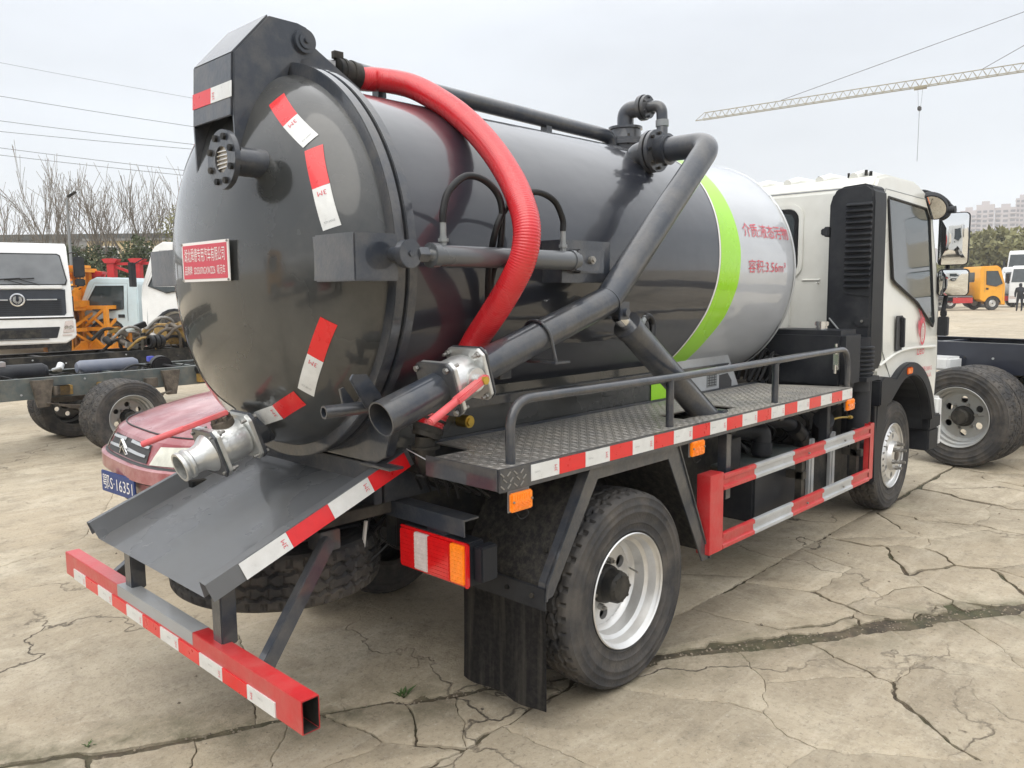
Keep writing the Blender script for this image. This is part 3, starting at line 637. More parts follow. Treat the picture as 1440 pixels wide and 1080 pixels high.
# sight glass stub on the lid
sy, sz = -.268, 1.965; SX = -1.245
m = MB(); m.tube([(-1.03, sy - .0, sz), (SX + .018, sy, sz)], .046, 40, False); m.lathe([(.018, .046), (.018, .092), (0, .092), (0, .040), (.038, .040)], (SX, sy, sz), (1, 0, 0), 56); sg_ = part('sight_glass_flange', m, M['char2'], T, .0012, sharp=30)
for k in range(8):
    a = 2 * PI * (k + .5) / 8; m = MB(); c0 = Vector((SX, sy + cos(a) * .072, sz + sin(a) * .072)); m.cyl(c0 + Vector((.03, 0, 0)), c0 - Vector((.004, 0, 0)), .0065, 10); m.cyl(c0, c0 - Vector((.009, 0, 0)), .011, 6); part('bolt', m, M['black'], sg_)
m = MB(); m.cyl((SX + .008, sy, sz), (SX + .013, sy, sz), .041, 40); part('sight_glass', m, mat('dirty_sight_glass', (.30, .25, .18), .12, coat=.8, var=.5, scale=30, metal=.4), sg_)
m = MB()
for k in range(5): m.cyl((SX + .005, sy - .034, sz - .024 + k * .012), (SX + .005, sy + .034, sz - .026 + k * .013), .003, 8)
part('sight_glass_grid', m, M['chrome'], sg_)
# lid arms
for s in (-1, 1):
    q = [(-1.03, s * .17), (-1.078, s * .40), (-1.078, s * .726), (-.915, s * .726), (-.915, s * .60), (-.99, s * .40), (-1.0, s * .2)]
    q = [(a, b) for a, b in (q if s > 0 else q)]
    m = MB(); m.prism(q, 'xy', 1.580, 1.724); part('lid_arm', m, M['char2'], T, .004, segs=2)
    m = MB(); m.cyl((-.935, s * .72, 1.66), (-.935, s * .782, 1.66), .024, 24); m.cyl((-.935, s * .782, 1.66), (-.935, s * .812, 1.66), .043, 36); m.cyl((-.935, s * .812, 1.66), (-.935, s * .818, 1.66), .010, 6); part('cylinder_pin', m, M['char2'], T, .0015)
    # lid ram
    y = s * .797
    m = MB(); m.cyl((-.84, y, 1.658), (-.14, y, 1.655), .034, 36); m.cyl((-.850, y, 1.658), (-.82, y, 1.658), .039, 36); m.cyl((-.18, y, 1.655), (-.155, y, 1.655), .038, 36); ram = part('lid_cylinder', m, M['greyp'] if 0 else mat('ram_grey_paint%d' % (s + 1), (.085, .092, .10), .3, coat=.4, var=.1), T, .002)
    m = MB(); m.cyl((-.90, y, 1.659), (-.83, y, 1.658), .019, 24); part('piston_rod', m, M['chrome'], ram)
    m = MB(); m.cyl((-.905, y, 1.659), (-.865, y, 1.659), .026, 6); part('lock_nut', m, M['char2'], ram, .001)
    for i, o_ in enumerate((-.012, .034)):
        cl = [(-.17, 1.620), (-.10, 1.615), (-.04, 1.62), (-.025, 1.65), (-.035, 1.688), (-.08, 1.697), (-.16, 1.692)]; m = MB(); yy = s * (.797 + o_ * 1); m.prism(cl, 'xz', yy - s * .006 - s * .012, yy + s * .004 + (-s * .012)); part('clevis_plate', m, M['char2'], ram, .001)
    m = MB(); m.cyl((-.09, s * .75, 1.657), (-.09, s * .838, 1.657), .015, 20); m.cyl((-.09, s * .838, 1.657), (-.09, s * .845, 1.657), .009, 6); part('clevis_pin', m, M['steel'], ram, .001)
    m = MB(); m.box(-.17, .13, min(s * .56, s * .75), max(s * .56, s * .75), 1.575, 1.735); m.box(.0, .24, min(s * .60, s * .672), max(s * .60, s * .672), 1.735, 1.742); m.box(-.10, .05, min(s * .745, s * .782), max(s * .745, s * .782), 1.61, 1.70); part('ram_bracket', m, M['char2'], T, .003)
    for xx in (-.793, -.216):
        m = MB(); m.cyl((xx, y, 1.68), (xx, y, 1.72), .012, 6); m.cyl((xx, y, 1.72), (xx, y, 1.765), .010, 16); m.cyl((xx, y, 1.70), (xx, y, 1.712), .017, 6); part('hose_fitting', m, M['greyp'], ram, .001)
    a = catmull([(-.793, y, 1.760), (-.790, y, 1.80), (-.766, y, 1.858), (-.696, y, 1.909), (-.617, y, 1.907), (-.552, y, 1.867), (-.530, y, 1.804), (-.520, s * .775, 1.69), (-.485, s * .70, 1.60), (-.475, s * .665, 1.48), (-.455, s * .62, 1.38)], 8)
    m = MB(); m.tube(a, .0115, 12); part('hydraulic_hose', m, M['bhose'], T)
    a = catmull([(-.216, y, 1.760), (-.219, y, 1.805), (-.265, y, 1.865), (-.352, y, 1.888), (-.432, y, 1.870), (-.513, y, 1.820), (-.552, s * .785, 1.74), (-.515, s * .715, 1.62), (-.480, s * .67, 1.49), (-.46, s * .63, 1.40)], 8)
    m = MB(); m.tube(a, .0115, 12); part('hydraulic_hose', m, M['bhose'], T)
# top pipe along the tank
m = MB(); m.tube(fillet([(-.56, -.02, 2.405), (-.40, -.0, 2.405), (1.00, .0, 2.376), (1.12, -.0, 2.37), (1.14, 0, 2.28)], .08), .036, 24); tpipe = part('top_pipe', m, M['char2'], T)
for x in (-.42, .6):
    m = MB(); m.box(x - .02, x + .02, -.02, .02, 2.28, 2.375); part('pipe_foot', m, M['char2'], tpipe)
# red hose
hp = catmull([(-.585, -.02, 2.385), (-.508, -.022, 2.383), (-.443, -.045, 2.386), (-.385, -.16, 2.352), (-.378, -.32, 2.270), (-.380, -.46, 2.180), (-.410, -.62, 2.060), (-.450, -.76, 1.932), (-.497, -.86, 1.822), (-.520, -.90, 1.738), (-.531, -.89, 1.648), (-.534, -.83, 1.556), (-.530, -.74, 1.460), (-.535, -.655, 1.365), (-.562, -.60, 1.255), (-.640, -.575, 1.135), (-.672, -.565, 1.075)], 12)
L_ = 0; acc = [0]
for i in range(1, len(hp)): L_ += (hp[i] - hp[i - 1]).length; acc.append(L_)
fine = []; n_ = int(L_ / .0021); j = 0
for i in range(n_ + 1):
    t = L_ * i / n_
    while j < len(acc) - 2 and acc[j + 1] < t: j += 1
    k = (t - acc[j]) / max(1e-9, acc[j + 1] - acc[j]); fine.append(hp[j].lerp(hp[j + 1], k))
m = MB(); m.tube(fine, lambda i: .0462 + .0008 * (0, 1, 0, -1)[i % 4], 28); rh = part('suction_hose', m, M['hose'], T, sharp=60)
for pa, pb in (((-.64, -.022, 2.387), (-.54, -.022, 2.385)), ((-.688, -.564, 1.040), (-.672, -.565, 1.078))):
    m = MB(); pa, pb = Vector(pa), Vector(pb); m.cyl(pa, pb, .051, 24); d = (pb - pa).normalized()
    m.cyl(pa + d * .02, pa + d * .034, .055, 24); m.cyl(pa + d * .06, pa + d * .07, .055, 24); m.box(pa.x - .01, pa.x + .03, pa.y - .012, pa.y + .012, pa.z + .048, pa.z + .075); part('hose_clamp', m, M['black'], rh, .001)
m = MB(); m.tube(catmull([(-.64, -.02, 2.387), (-.70, .02, 2.385), (-.72, .06, 2.34), (-.72, .06, 2.25)], 6), .042, 20); part('hose_elbow', m, M['char2'], rh)
m = MB(); m.tube(catmull([(-.45, -.50, .84), (-.60, -.54, .87), (-.685, -.560, .95), (-.69, -.564, 1.045)], 6), .036, 24); m.lathe([(0, .036), (0, .050), (.010, .050), (.010, .036)], (-.69, -.563, 1.0), (0, 0, 1), 24); part('hose_spigot', m, M['black'], rh)
# suction boom in the plane y=-.80
YB = -.80
bend = Vector((.045, YB, 1.505)); endp = Vector((-1.055, YB, 1.172)); elb = Vector((.80, YB, 2.192))
d1 = (bend - endp).normalized(); PR = .056
va = endp + d1 * .235; vb = endp + d1 * .395
def hollow(mb, a, b, ro, ri, seg=36):
    d = b - a; l = d.length; mb.lathe([(0, ri), (0, ro), (l, ro), (l, ri), (0.0, ri)], a, d, seg)
m = MB(); hollow(m, endp, va, PR, PR - .005); boom = part('boom_nozzle', m, M['char2'], T, sharp=30)
d2 = (elb - bend).normalized(); mit = (d1 + d2).normalized()
m = MB(); ln = (bend - vb).length
path = [vb + d1 * .01, bend - d1 * .012, bend + d2 * .012] + fillet([bend + d2 * .1, elb, Vector((.80, -.50, 2.195))], .085, 10)[0:]
m.tube(path, PR, 32); boom = part('suction_boom', m, M['char2'], T, sharp=25)
m = MB(); m.tube([bend - mit * .001, bend + mit * .004], PR + .0025, 32); part('weld_bead', m, M['char2'], boom)
def sqflange(mb, c, d, hs, th):
    up = Vector((0, 0, 1)); s_ = d.cross(up).normalized(); u_ = s_.cross(d).normalized()
    rot = Matrix((d, s_, u_)).transposed().to_4x4(); rot.translation = c; b_ = MB(); b_.prism([(-hs, -hs + .02), (-hs + .02, -hs), (hs - .02, -hs), (hs, -hs + .02), (hs, hs - .02), (hs - .02, hs), (-hs + .02, hs), (-hs, hs - .02)], 'yz', -th / 2, th / 2)
    b_.xf(rot); me = b_.mesh('x', .002); mb.bm.from_mesh(me); return rot
def valve(c0, d, parent, body=.075, hs=.088, lever=None, coupling=False, pr=.056):
    """cast gate valve between two square flanges; c0 is the near flange centre"""
    c0 = Vector(c0); d = d.normalized(); c1 = c0 + d * .155
    m = MB(); rot = sqflange(m, c0 + d * .004, d, hs, .012); v = part('valve_flange', m, M['char2'], parent, sharp=30)
    m = MB(); sqflange(m, c0 + d * .018, d, hs - .001, .015); vf = part('valve_end_plate', m, M['alu'], parent, sharp=30)
    m = MB(); sqflange(m, c1 - d * .012, d, hs - .001, .015); part('valve_end_plate', m, M['alu'], parent, sharp=30)
    m = MB(); sqflange(m, c1 + d * .002, d, hs, .010); part('valve_flange', m, M['char2'], parent, sharp=30)
    m = MB(); m.lathe([(.022, .060), (.030, body - .004), (.055, body), (.105, body), (.125, body - .004), (.140, .062)], c0, d, 40)
    s_ = rot.to_3x3() @ Vector((0, 1, 0)); u_ = rot.to_3x3() @ Vector((0, 0, 1))
    vbody = part('valve_body', m, M['alu'], parent, sharp=30)
    for a in (-1, 1):
        for b in (-1, 1):
            p = c0 + s_ * a * (hs - .018) + u_ * b * (hs - .018); m = MB()
            m.cyl(p - d * .016, p + d * .045, .0055, 10); m.cyl(p - d * .014, p - d * .004, .010, 6); p1 = c1 + s_ * a * (hs - .018) + u_ * b * (hs - .018); m.cyl(p1 - d * .045, p1 + d * .014, .0055, 10); m.cyl(p1 - d * .030, p1 - d * .020, .010, 6)
            part('bolt', m, M['steel'] if (a + b) == 0 else M['steel'], vbody)
    return rot, c1, vbody
rot, c1, vb_ = valve(va, d1, boom)
sV = rot.to_3x3() @ Vector((0, 1, 0)); uV = rot.to_3x3() @ Vector((0, 0, 1))
if sV.y > 0: sV = -sV
pv = (va + c1) / 2 + sV * .070 + d1 * .02
m = MB(); m.cyl(pv - sV * .01, pv + sV * .012, .038, 24); m.cyl(pv, pv + sV * .03, .018, 18); part('valve_gland', m, M['alu'], vb_, .0015)
pe = Vector((-.962, YB - .112, 1.162)); pl_ = pv + sV * .032
dl = (pe - pl_).normalized()
m = MB(); m.bar(pl_ - dl * .022, pl_ + dl * .13, .020, .034, sV); m.cyl(pl_ + dl * .12, pe, .0125, 16); part('valve_lever', m, M['lever'], vb_, .004)
m = MB(); m.cyl(pl_ + sV * .008, pl_ + sV * .022, .014, 6); part('lever_nut', m, M['brass'], vb_, .001)
# boom u-bolt and bracket
ub = Vector((-.36, YB, 1.383)); m = MB(); sU = Vector((0, 1, 0)); uU = sU.cross(d1)
if uU.z < 0: uU = -uU
m.tube([ub + sU * .062 - uU * .10] + [ub + (sU * cos(a) + uU * sin(a)) * .062 for a in [PI * k / 14 for k in range(15)]] + [ub - sU * .062 - uU * .10], .006, 10); part('u_bolt', m, M['char2'], T)
m = MB(); m.box(-.38, -.30, -.90, -.55, 1.292, 1.300); m.box(-.37, -.31, -.62, -.50, 1.22, 1.292); part('boom_rest', m, M['char2'], T, .001)
# swivel flange and tank top elbow
fy = -.50; ftz = 2.195
for yy, nm in ((-.515, 'swivel_flange'), (-.486, 'swivel_flange')):
    m = MB(); m.lathe([(-.010, .05), (-.010, .098), (.010, .098), (.010, .05)], (.80, yy, ftz), (0, 1, 0), 48); sf_ = part(nm, m, M['char2'], T, .0015, sharp=30)
    for k in range(8):
        a = 2 * PI * k / 8; m = MB(); c0 = Vector((.80 + cos(a) * .080, yy, ftz + sin(a) * .080)); m.cyl(c0 + Vector((0, -.022, 0)), c0 + Vector((0, .02, 0)), .008, 6); part('bolt', m, M['black'], sf_)
m = MB(); m.lathe([(0, .058), (-.03, .062), (-.06, .072), (-.062, .058)], (.80, -.525, ftz), (0, 1, 0), 36); part('swivel_collar', m, M['char2'], T, sharp=30)
m = MB(); m.tube(fillet([(.80, -.48, ftz), (.80, -.40, ftz - .005), (.80, -.36, 2.05)], .06), .058, 28); part('tank_elbow', m, M['char2'], T)
# top valve: manhole dome with bent pipe
bx_, by_ = 1.26, 0.0
m = MB(); m.lathe([(2.27, .11), (2.335, .11), (2.335, .132), (2.352, .132), (2.354, .128), (2.370, .128), (2.372, .092), (2.39, .088), (2.425, .085), (2.425, .094), (2.438, .094), (2.438, .05)], (bx_, by_, 0), (0, 0, 1), 48); tv = part('top_valve_base', m, M['char2'], T, sharp=30)
for k in range(8):
    a = 2 * PI * k / 8; m = MB(); m.cyl((bx_ + cos(a) * .115, by_ + sin(a) * .115, 2.33), (bx_ + cos(a) * .115, by_ + sin(a) * .115, 2.385), .008, 6); part('bolt', m, M['black'], tv)
m = MB(); m.tube(fillet([(bx_, by_, 2.43), (bx_, by_, 2.528), (bx_ + .01, by_ - .105, 2.528)], .062, 10), .046, 28); part('vent_elbow', m, M['char2'], tv)
m = MB(); m.lathe([(-.012, .04), (-.012, .068), (.012, .068), (.012, .04)], (bx_ + .01, by_ - .11, 2.528), (0, 1, 0), 32); m.lathe([(-.012, .03), (-.012, .062), (.008, .062), (.008, .03)], (bx_ + .01, by_ - .135, 2.528), (0, 1, 0), 32); m.bolts((bx_ + .01, by_ - .147, 2.528), (0, -1, 0), .050, 6, .007, .010); part('vent_flange', m, M['char2'], tv, .001, sharp=30)
m = MB(); m.tube(fillet([(bx_ + .01, by_ - .13, 2.528), (bx_ + .03, by_ - .215, 2.528), (bx_ + .03, by_ - .22, 2.42), (bx_ + .0, by_ - .24, 2.22)], .055, 8), .030, 24); part('vent_pipe', m, M['char2'], tv)
m = MB(); m.cyl((bx_ + .03, by_ - .219, 2.45), (bx_ + .03, by_ - .22, 2.415), .035, 24); part('pipe_union', m, M['greyp'], tv, .001)
# boom lifting ram
ra = Vector((.128, -.815, 1.425)); rb_ = Vector((.745, -.845, .96)); dr = (rb_ - ra).normalized()
m = MB(); m.cyl(ra + dr * .035, rb_, .056, 36); m.cyl(ra + dr * .028, ra + dr * .065, .060, 36); br = part('boom_cylinder', m, M['char2'], T, .002)
m = MB(); m.cyl(ra - dr * .035, ra + dr * .04, .030, 24); part('piston_rod', m, M['chrome'], br)
m = MB(); m.cyl((.10, -.86, 1.458), (.10, -.75, 1.458), .016, 16); m.box(.07, .13, -.845, -.835, 1.43, 1.50); m.box(.07, .13, -.765, -.755, 1.43, 1.50); part('rod_eye', m, M['char2'], br, .001)
m = MB(); m.cyl(rb_ + Vector((.02, -.07, .015)), rb_ + Vector((.02, .07, .015)), .030, 20); m.cyl(rb_ + Vector((.055, -.06, .02)), rb_ + Vector((.055, .06, .02)), .022, 20); part('base_pivot', m, M['char2'], br, .001)
s0 = ra + dr * .09 + Vector((.05, 0, .035)); m = MB(); m.cyl(s0 - Vector((.02, 0, .02)), s0 + Vector((.028, 0, .03)), .012, 12); part('hose_fitting', m, M['greyp'], br)
m = MB(); m.tube(catmull([s0 + Vector((.02, 0, .02)), s0 + Vector((.045, 0, .032)), s0 + Vector((.08, 0, .0)), (.33, -.835, 1.30), (.55, -.84, 1.135), (.70, -.84, 1.035), (.77, -.84, .99), (.80, -.83, .94)], 8), .0145, 12); part('hydraulic_hose', m, M['bhose'], br)
# lid clamp at lower right of the lid
m = MB(); hollow(m, Vector((-1.147, -.64, 1.188)), Vector((-.93, -.66, 1.190)), .0205, .015, 24); ck = part('clamp_tube', m, M['char2'], T, sharp=30)
m = MB(); m.prism([(-1.08, 1.285), (-1.07, 1.30), (-1.02, 1.297), (-.968, 1.228), (-.968, 1.195), (-.99, 1.178), (-1.025, 1.192)], 'xz', -.69, -.678); part('clamp_plate', m, M['char2'], ck, .002)
m = MB(); m.cyl((-.992, -.705, 1.205), (-.992, -.63, 1.205), .009, 16); m.cyl((-.992, -.69, 1.205), (-.992, -.70, 1.205), .014, 6); part('clamp_bolt', m, M['black'], ck, .001)
m = MB(); m.prism([(-1.075, 1.25), (-1.06, 1.255), (-1.02, 1.20), (-1.06, 1.18)], 'xz', -.625, -.613); part('clamp_lug', m, M['char2'], ck, .001)
m = MB(); m.prism([(-.83, 1.17), (-.79, 1.31), (-.76, 1.30), (-.74, 1.16)], 'xz', -.685, -.675); part('tank_lug', m, M['char2'], T, .001)
# bottom outlet with second valve and coupling
do = Vector((-.947, 0, -.321)); o0 = Vector((-.965, -.035, 1.085))
m = MB(); m.tube([o0, o0 + do * .115], .062, 32); m.lathe([(0, .062), (.0, .066), (.02, .066), (.02, .062)], o0 + do * .05, do, 32); ot = part('outlet_pipe', m, M['char2'], T, sharp=30)
v0 = o0 + do * .115
rot, c1, vb2 = valve(v0, do, ot, body=.073, hs=.086)
uo = rot.to_3x3() @ Vector((0, 0, 1)); so_ = rot.to_3x3() @ Vector((0, 1, 0))
if uo.z < 0: uo = -uo
m = MB(); m.lathe([(.0, .070), (.010, .066), (.03, .050), (.045, .046), (.07, .046), (.075, .052), (.085, .052), (.09, .046), (.10, .052), (.112, .052), (.112, .043), (.03, .043)], c1 + do * .006, do, 40); part('hose_coupling', m, M['alu'], vb2, sharp=30)
pg = (v0 + c1) / 2 + uo * .072
m = MB(); m.cyl(pg - uo * .01, pg + uo * .014, .040, 24); m.cyl(pg, pg + uo * .03, .016, 12); m.bolts(pg + uo * .014, uo, .03, 4, .008, .016); part('valve_gland', m, M['oldmetal'], vb2, .001)
pl2 = pg + uo * .035; pe2 = pl2 + Vector((-.235, .10, -.085)); d_ = (pe2 - pl2).normalized()
m = MB(); m.bar(pl2 - d_ * .03, pl2 + d_ * .13, .034, .016); m.cyl(pl2 + d_ * .12, pe2, .011, 14); part('valve_lever', m, M['lever'], vb2, .003)
txs = ['DN100', 'PN1.0', 'AF']
for i, s_t in enumerate(txs):
    rr = .0745; q0 = (v0 + c1) / 2 + do * (.032 - .030 * i)
    side = -so_ if so_.y > 0 else so_
    put_text('cast_lettering', s_t, M['alu'], vb2, (0, 0, 0), (1, 0, 0), (0, 0, 1), height=.014, fn=lambda a, b, q0=q0, side=side: q0 + do * (-b) + (side * cos(.35 - a / rr) + uo * sin(.35 - a / rr)) * rr)
# hidden-side brackets: small green indicator gasket seen on the second valve
m = MB(); sqflange(m, c1 - do * .004, do, .0835, .004); part('valve_gasket', m, mat('green_gasket', (.08, .30, .24), .5), vb2)

# skirt / subframe under the tank
SK = .45
m = MB(); m.prism([(-.80, .93), (-.80, 1.20), (1.62, 1.20), (1.80, .93)], 'xz', -SK, SK); sk = part('tank_saddle', m, M['char'], T, .004)
m = MB(); m.prism([(.96, .94), (.96, 1.199), (1.61, 1.199), (1.785, .94)], 'xz', -SK - .003, -SK - .0005); part('grey_side_panel', m, M['silverp'], sk)
m = MB(); m.prism([(.862, .98), (.862, 1.09), (.93, 1.199), (1.05, 1.199), (.995, .98)], 'xz', -SK - .0055, -SK - .0035); part('green_stripe', m, M['green'], sk)
m = MB(); m.box(-.74, 1.60, -.475, -.465, 1.128, 1.136); m.box(-.74, 1.60, -.47, -.45, 1.10, 1.134); part('saddle_ledge', m, M['char2'], sk, .002)
m = MB(); m.box(1.395, 1.50, -SK - .006, -SK - .004, 1.012, 1.105); dp = part('data_plate', m, M['greyp'], sk)
m = MB()
for k in range(6): m.box(1.402, 1.494, -SK - .0072, -SK - .0062, 1.020 + k * .014, 1.023 + k * .014)
for k in range(3): m.box(1.42 + k * .025, 1.422 + k * .025, -SK - .0072, -SK - .0062, 1.02, 1.09)
part('data_plate_print', m, M['black'], dp)
m = MB(); m.prism([(1.53, .95), (1.53, 1.07), (1.62, 1.075), (1.665, 1.03), (1.665, .95)], 'xz', -SK - .006, -SK - .003); part('dark_opening', m, M['interior'], sk)
for xx, zz in ((-.42, 1.055), (-.50, 1.215)):
    m = MB(); m.cyl((xx, -.40, zz), (xx, -.505, zz), .024, 20); m.cyl((xx, -.505, zz), (xx, -.512, zz), .017, 6); part('brass_plug', m, M['brass'], sk, .001)
m = MB(); m.prism([(-.46, .955), (-.52, .985), (-.56, 1.10), (-.46, 1.22), (.46, 1.22), (.56, 1.10), (.52, .985), (.46, .955)], 'yz', -.83, -.79); m.box(-.855, -.79, -.57, -.40, .945, .954); m.box(-.825, -.79, -.44, .44, .80, .945); part('rear_bulkhead', m, M['char2'], T, .003)

# chassis
m = MB()
for s in (-1, 1): m.prism([(-.72, .62), (-.72, .76), (-.66, .80), (3.9, .80), (3.9, .60), (-.6, .60)], 'xz', s * .36, s * .42)
fr = part('chassis_frame', m, M['black'], T, .004)
for x in (-.4, .5, 1.3, 2.1, 2.9):
    m = MB(); m.box(x - .03, x + .03, -.36, .36, .63, .76); part('cross_member', m, M['black'], fr, .003)
m = MB(); m.box(-.78, 1.9, -.44, -.36, .80, .93); m.box(-.78, 1.9, .36, .44, .80, .93); part('subframe', m, M['char2'], T, .003)
m = MB(); m.cyl((0, -.80, .39), (0, .80, .39), .055, 20); m.lathe([(-.16, 0), (-.13, .09), (-.05, .15), (.05, .15), (.13, .09), (.16, 0)], (0, 0, .39), (1, 0, 0), 24); part('rear_axle', m, M['black'], T, .0)
m = MB(); m.cyl((.1, 0, .42), (2.6, 0, .60), .045, 16); part('drive_shaft', m, M['black'], T)
for s in (-1, 1):
    for k in range(6):
        l = .62 - k * .08; m = MB(); a = [(-l + 2 * l * i / 10, s * .44, .46 - k * .011 + .09 * ((i - 5) / 5) ** 2 * (l / .62) ** 2) for i in range(11)]
        for p, q in zip(a, a[1:]): m.bar(p, q, .06, .010)
        part('leaf_spring', m, M['black'], T)
m = MB(); m.box(3.1, 3.5, -.7, .7, .34, .44); part('front_axle', m, M['black'], T, .01)
# wheels
make_wheel(T, (0, -.852, .385), 0, 'dish', True)
make_wheel(T, (0, .852, .385), PI, 'dish', True)
make_wheel(T, (3.31, -.705, .385), radians(1.5), 'front', False, R=.385)
make_wheel(T, (3.31, .72, .385), PI, 'front', False)
# spare wheel slung flat under the tail
sp = make_wheel(T, (-.95, .02, .565), 0, 'dish', False, rimmat=M['rimg'], name='spare_wheel'); sp.rotation_euler = (radians(-88), 0, radians(40))
m = MB(); m.tube([(-.95, .0, .60), (-.95, 0, .78)], .012, 8); m.box(-1.0, -.9, -.36, .36, .74, .78); part('spare_carrier', m, M['black'], T)

# deck
DZ = .99; hx0, hx1, hy0, hy1 = .50, .96, -.865, -.735
deck_rects = [(-.733, -.56, -.97, -.66), (-.56, hx0, -.97, -.445), (hx0, hx1, -.97, hy0), (hx0, hx1, hy1, -.445), (hx1, 1.95, -.97, -.40)]
m = MB()
for a, b, c_, d in deck_rects: m.box(a, b, c_, d, DZ - .006, DZ)
m.prism([(1.95, -.97), (2.083, -.97), (2.04, -.80), (1.97, -.62), (1.95, -.60)], 'xy', DZ - .006, DZ)
dk = part('deck_plate', m, M['treadplate'], T)
m = MB(); q = random.Random(3)
i = 0; y = -.955
while y < -.45:
    x = -.715 + (i % 2) * .013; j = 0
    while x < 1.97:
        if any(a + .01 < x < b - .01 and c_ + .008 < y < d - .008 for a, b, c_, d in deck_rects) and (x < 1.2 or (i + j) % 1 == 0):
            s = 1 if (i + j) % 2 else -1; dx, dy = .0085, .0085 * s; px_, py_ = -dy * .28, dx * .28
            b0 = [m.bm.verts.new(v) for v in ((x - dx, y - dy, DZ), (x + px_, y + py_, DZ), (x + dx, y + dy, DZ), (x - px_, y - py_, DZ), (x, y, DZ + .0028))]
            for a in range(4): m.face([b0[a], b0[(a + 1) % 4], b0[4]])
        x += .026; j += 1
    y += .0215; i += 1
part('tread_lozenges', m, M['treadplate'], dk, kind='stuff')
m = MB(); m.box(-.735, 2.085, -.975, -.968, .915, DZ + .001); m.box(-.739, -.733, -.968, -.62, .92, DZ + .001); m.box(-.60, 2.05, -.47, -.46, .90, 1.0); part('deck_skirt', m, M['char2'], dk, .0015)
for x in (-.66, .77, 1.25, 1.95):
    m = MB(); m.box(x - .025, x + .025, -.96, -.42, .90, .955); part('deck_bearer', m, M['black'], dk, .002)
for k in range(19):
    x0 = -.592 + k * .1407; c_ = 'whitetape' if k % 2 == 0 else 'redtape'; m = MB(); m.box(x0 + .0006, x0 + .1401, -.9772, -.975, .930, .984); tpk = part('reflective_tape', m, M[c_], dk)
    if c_ == 'whitetape': put_text('tape_print', '3M', M['signr'], tpk, (x0 + .122, -.9780, .955), (0, 0, 1), (-1, 0, 0), height=.014); put_text('tape_print', 'DOT-C2', M['greyp'], tpk, (x0 + .03, -.9780, .957), (1, 0, 0), (0, 0, 1), height=.005)
# checkered end patch on the skirt corner
m = MB()
for k in range(12):
    x, z = -.725 + (k % 4) * .03 + (k // 4 % 2) * .012, .932 + (k // 4) * .02; s = 1 if k % 2 else -1
    m.bar((x - .007, -.9765, z - .006 * s), (x + .007, -.9765, z + .006 * s), .003, .004)
part('tread_marks', m, M['treadplate'], dk, kind='stuff')
hr = [(-.64, -.93, .98), (-.64, -.93, 1.197), (.3, -.93, 1.190), (1.2, -.93, 1.197), (2.12, -.93, 1.205), (2.12, -.93, .98)]
hp_ = fillet(hr, .13, 8)
m = MB(); m.tube(hp_, .0165, 16); hrl = part('handrail', m, M['char2'], T)
for x in (.293, 1.225): m = MB(); m.cyl((x, -.93, .985), (x, -.93, 1.185), .0165, 16); part('rail_post', m, M['char2'], hrl)
# amber markers
for x, z in ((-.64, .876), (.435, .888), (2.06, .895)):
    m = MB(); m.box(x - .05, x + .05, -.966, -.962, z - .035, z + .06); m.box(x - .012, x + .012, -.962, -.94, z - .02, .94); h_ = part('marker_bracket', m, M['greyp'], T, .001)
    m = MB(); m.box(x - .050, x + .050, -.984, -.967, z - .032, z + .030); lp = part('side_marker_lamp', m, M['amber'], T, .005)
    m = MB()
    for k in range(5): m.box(x - .038, x + .038, -.9862, -.9835, z - .022 + k * .005, z - .020 + k * .005)
    for k in range(7): m.box(x - .036 + k * .011, x - .033 + k * .011, -.9862, -.9835, z + .006, z + .024)
    part('lens_ribs', m, M['amber'], lp)
    m = MB(); [m.cyl((x + a, -.983, z + .002), (x + a, -.988, z + .002), .004, 8) for a in (-.042, .042)]; part('lamp_screws', m, M['steel'], lp)
    m = MB(); m.tube(catmull([(x + .03, -.965, z - .03), (x + .045, -.965, z - .055), (x + .01, -.96, z - .065), (x - .02, -.955, z - .01)], 5), .0022, 6); part('lamp_wire', m, M['bhose'], lp)
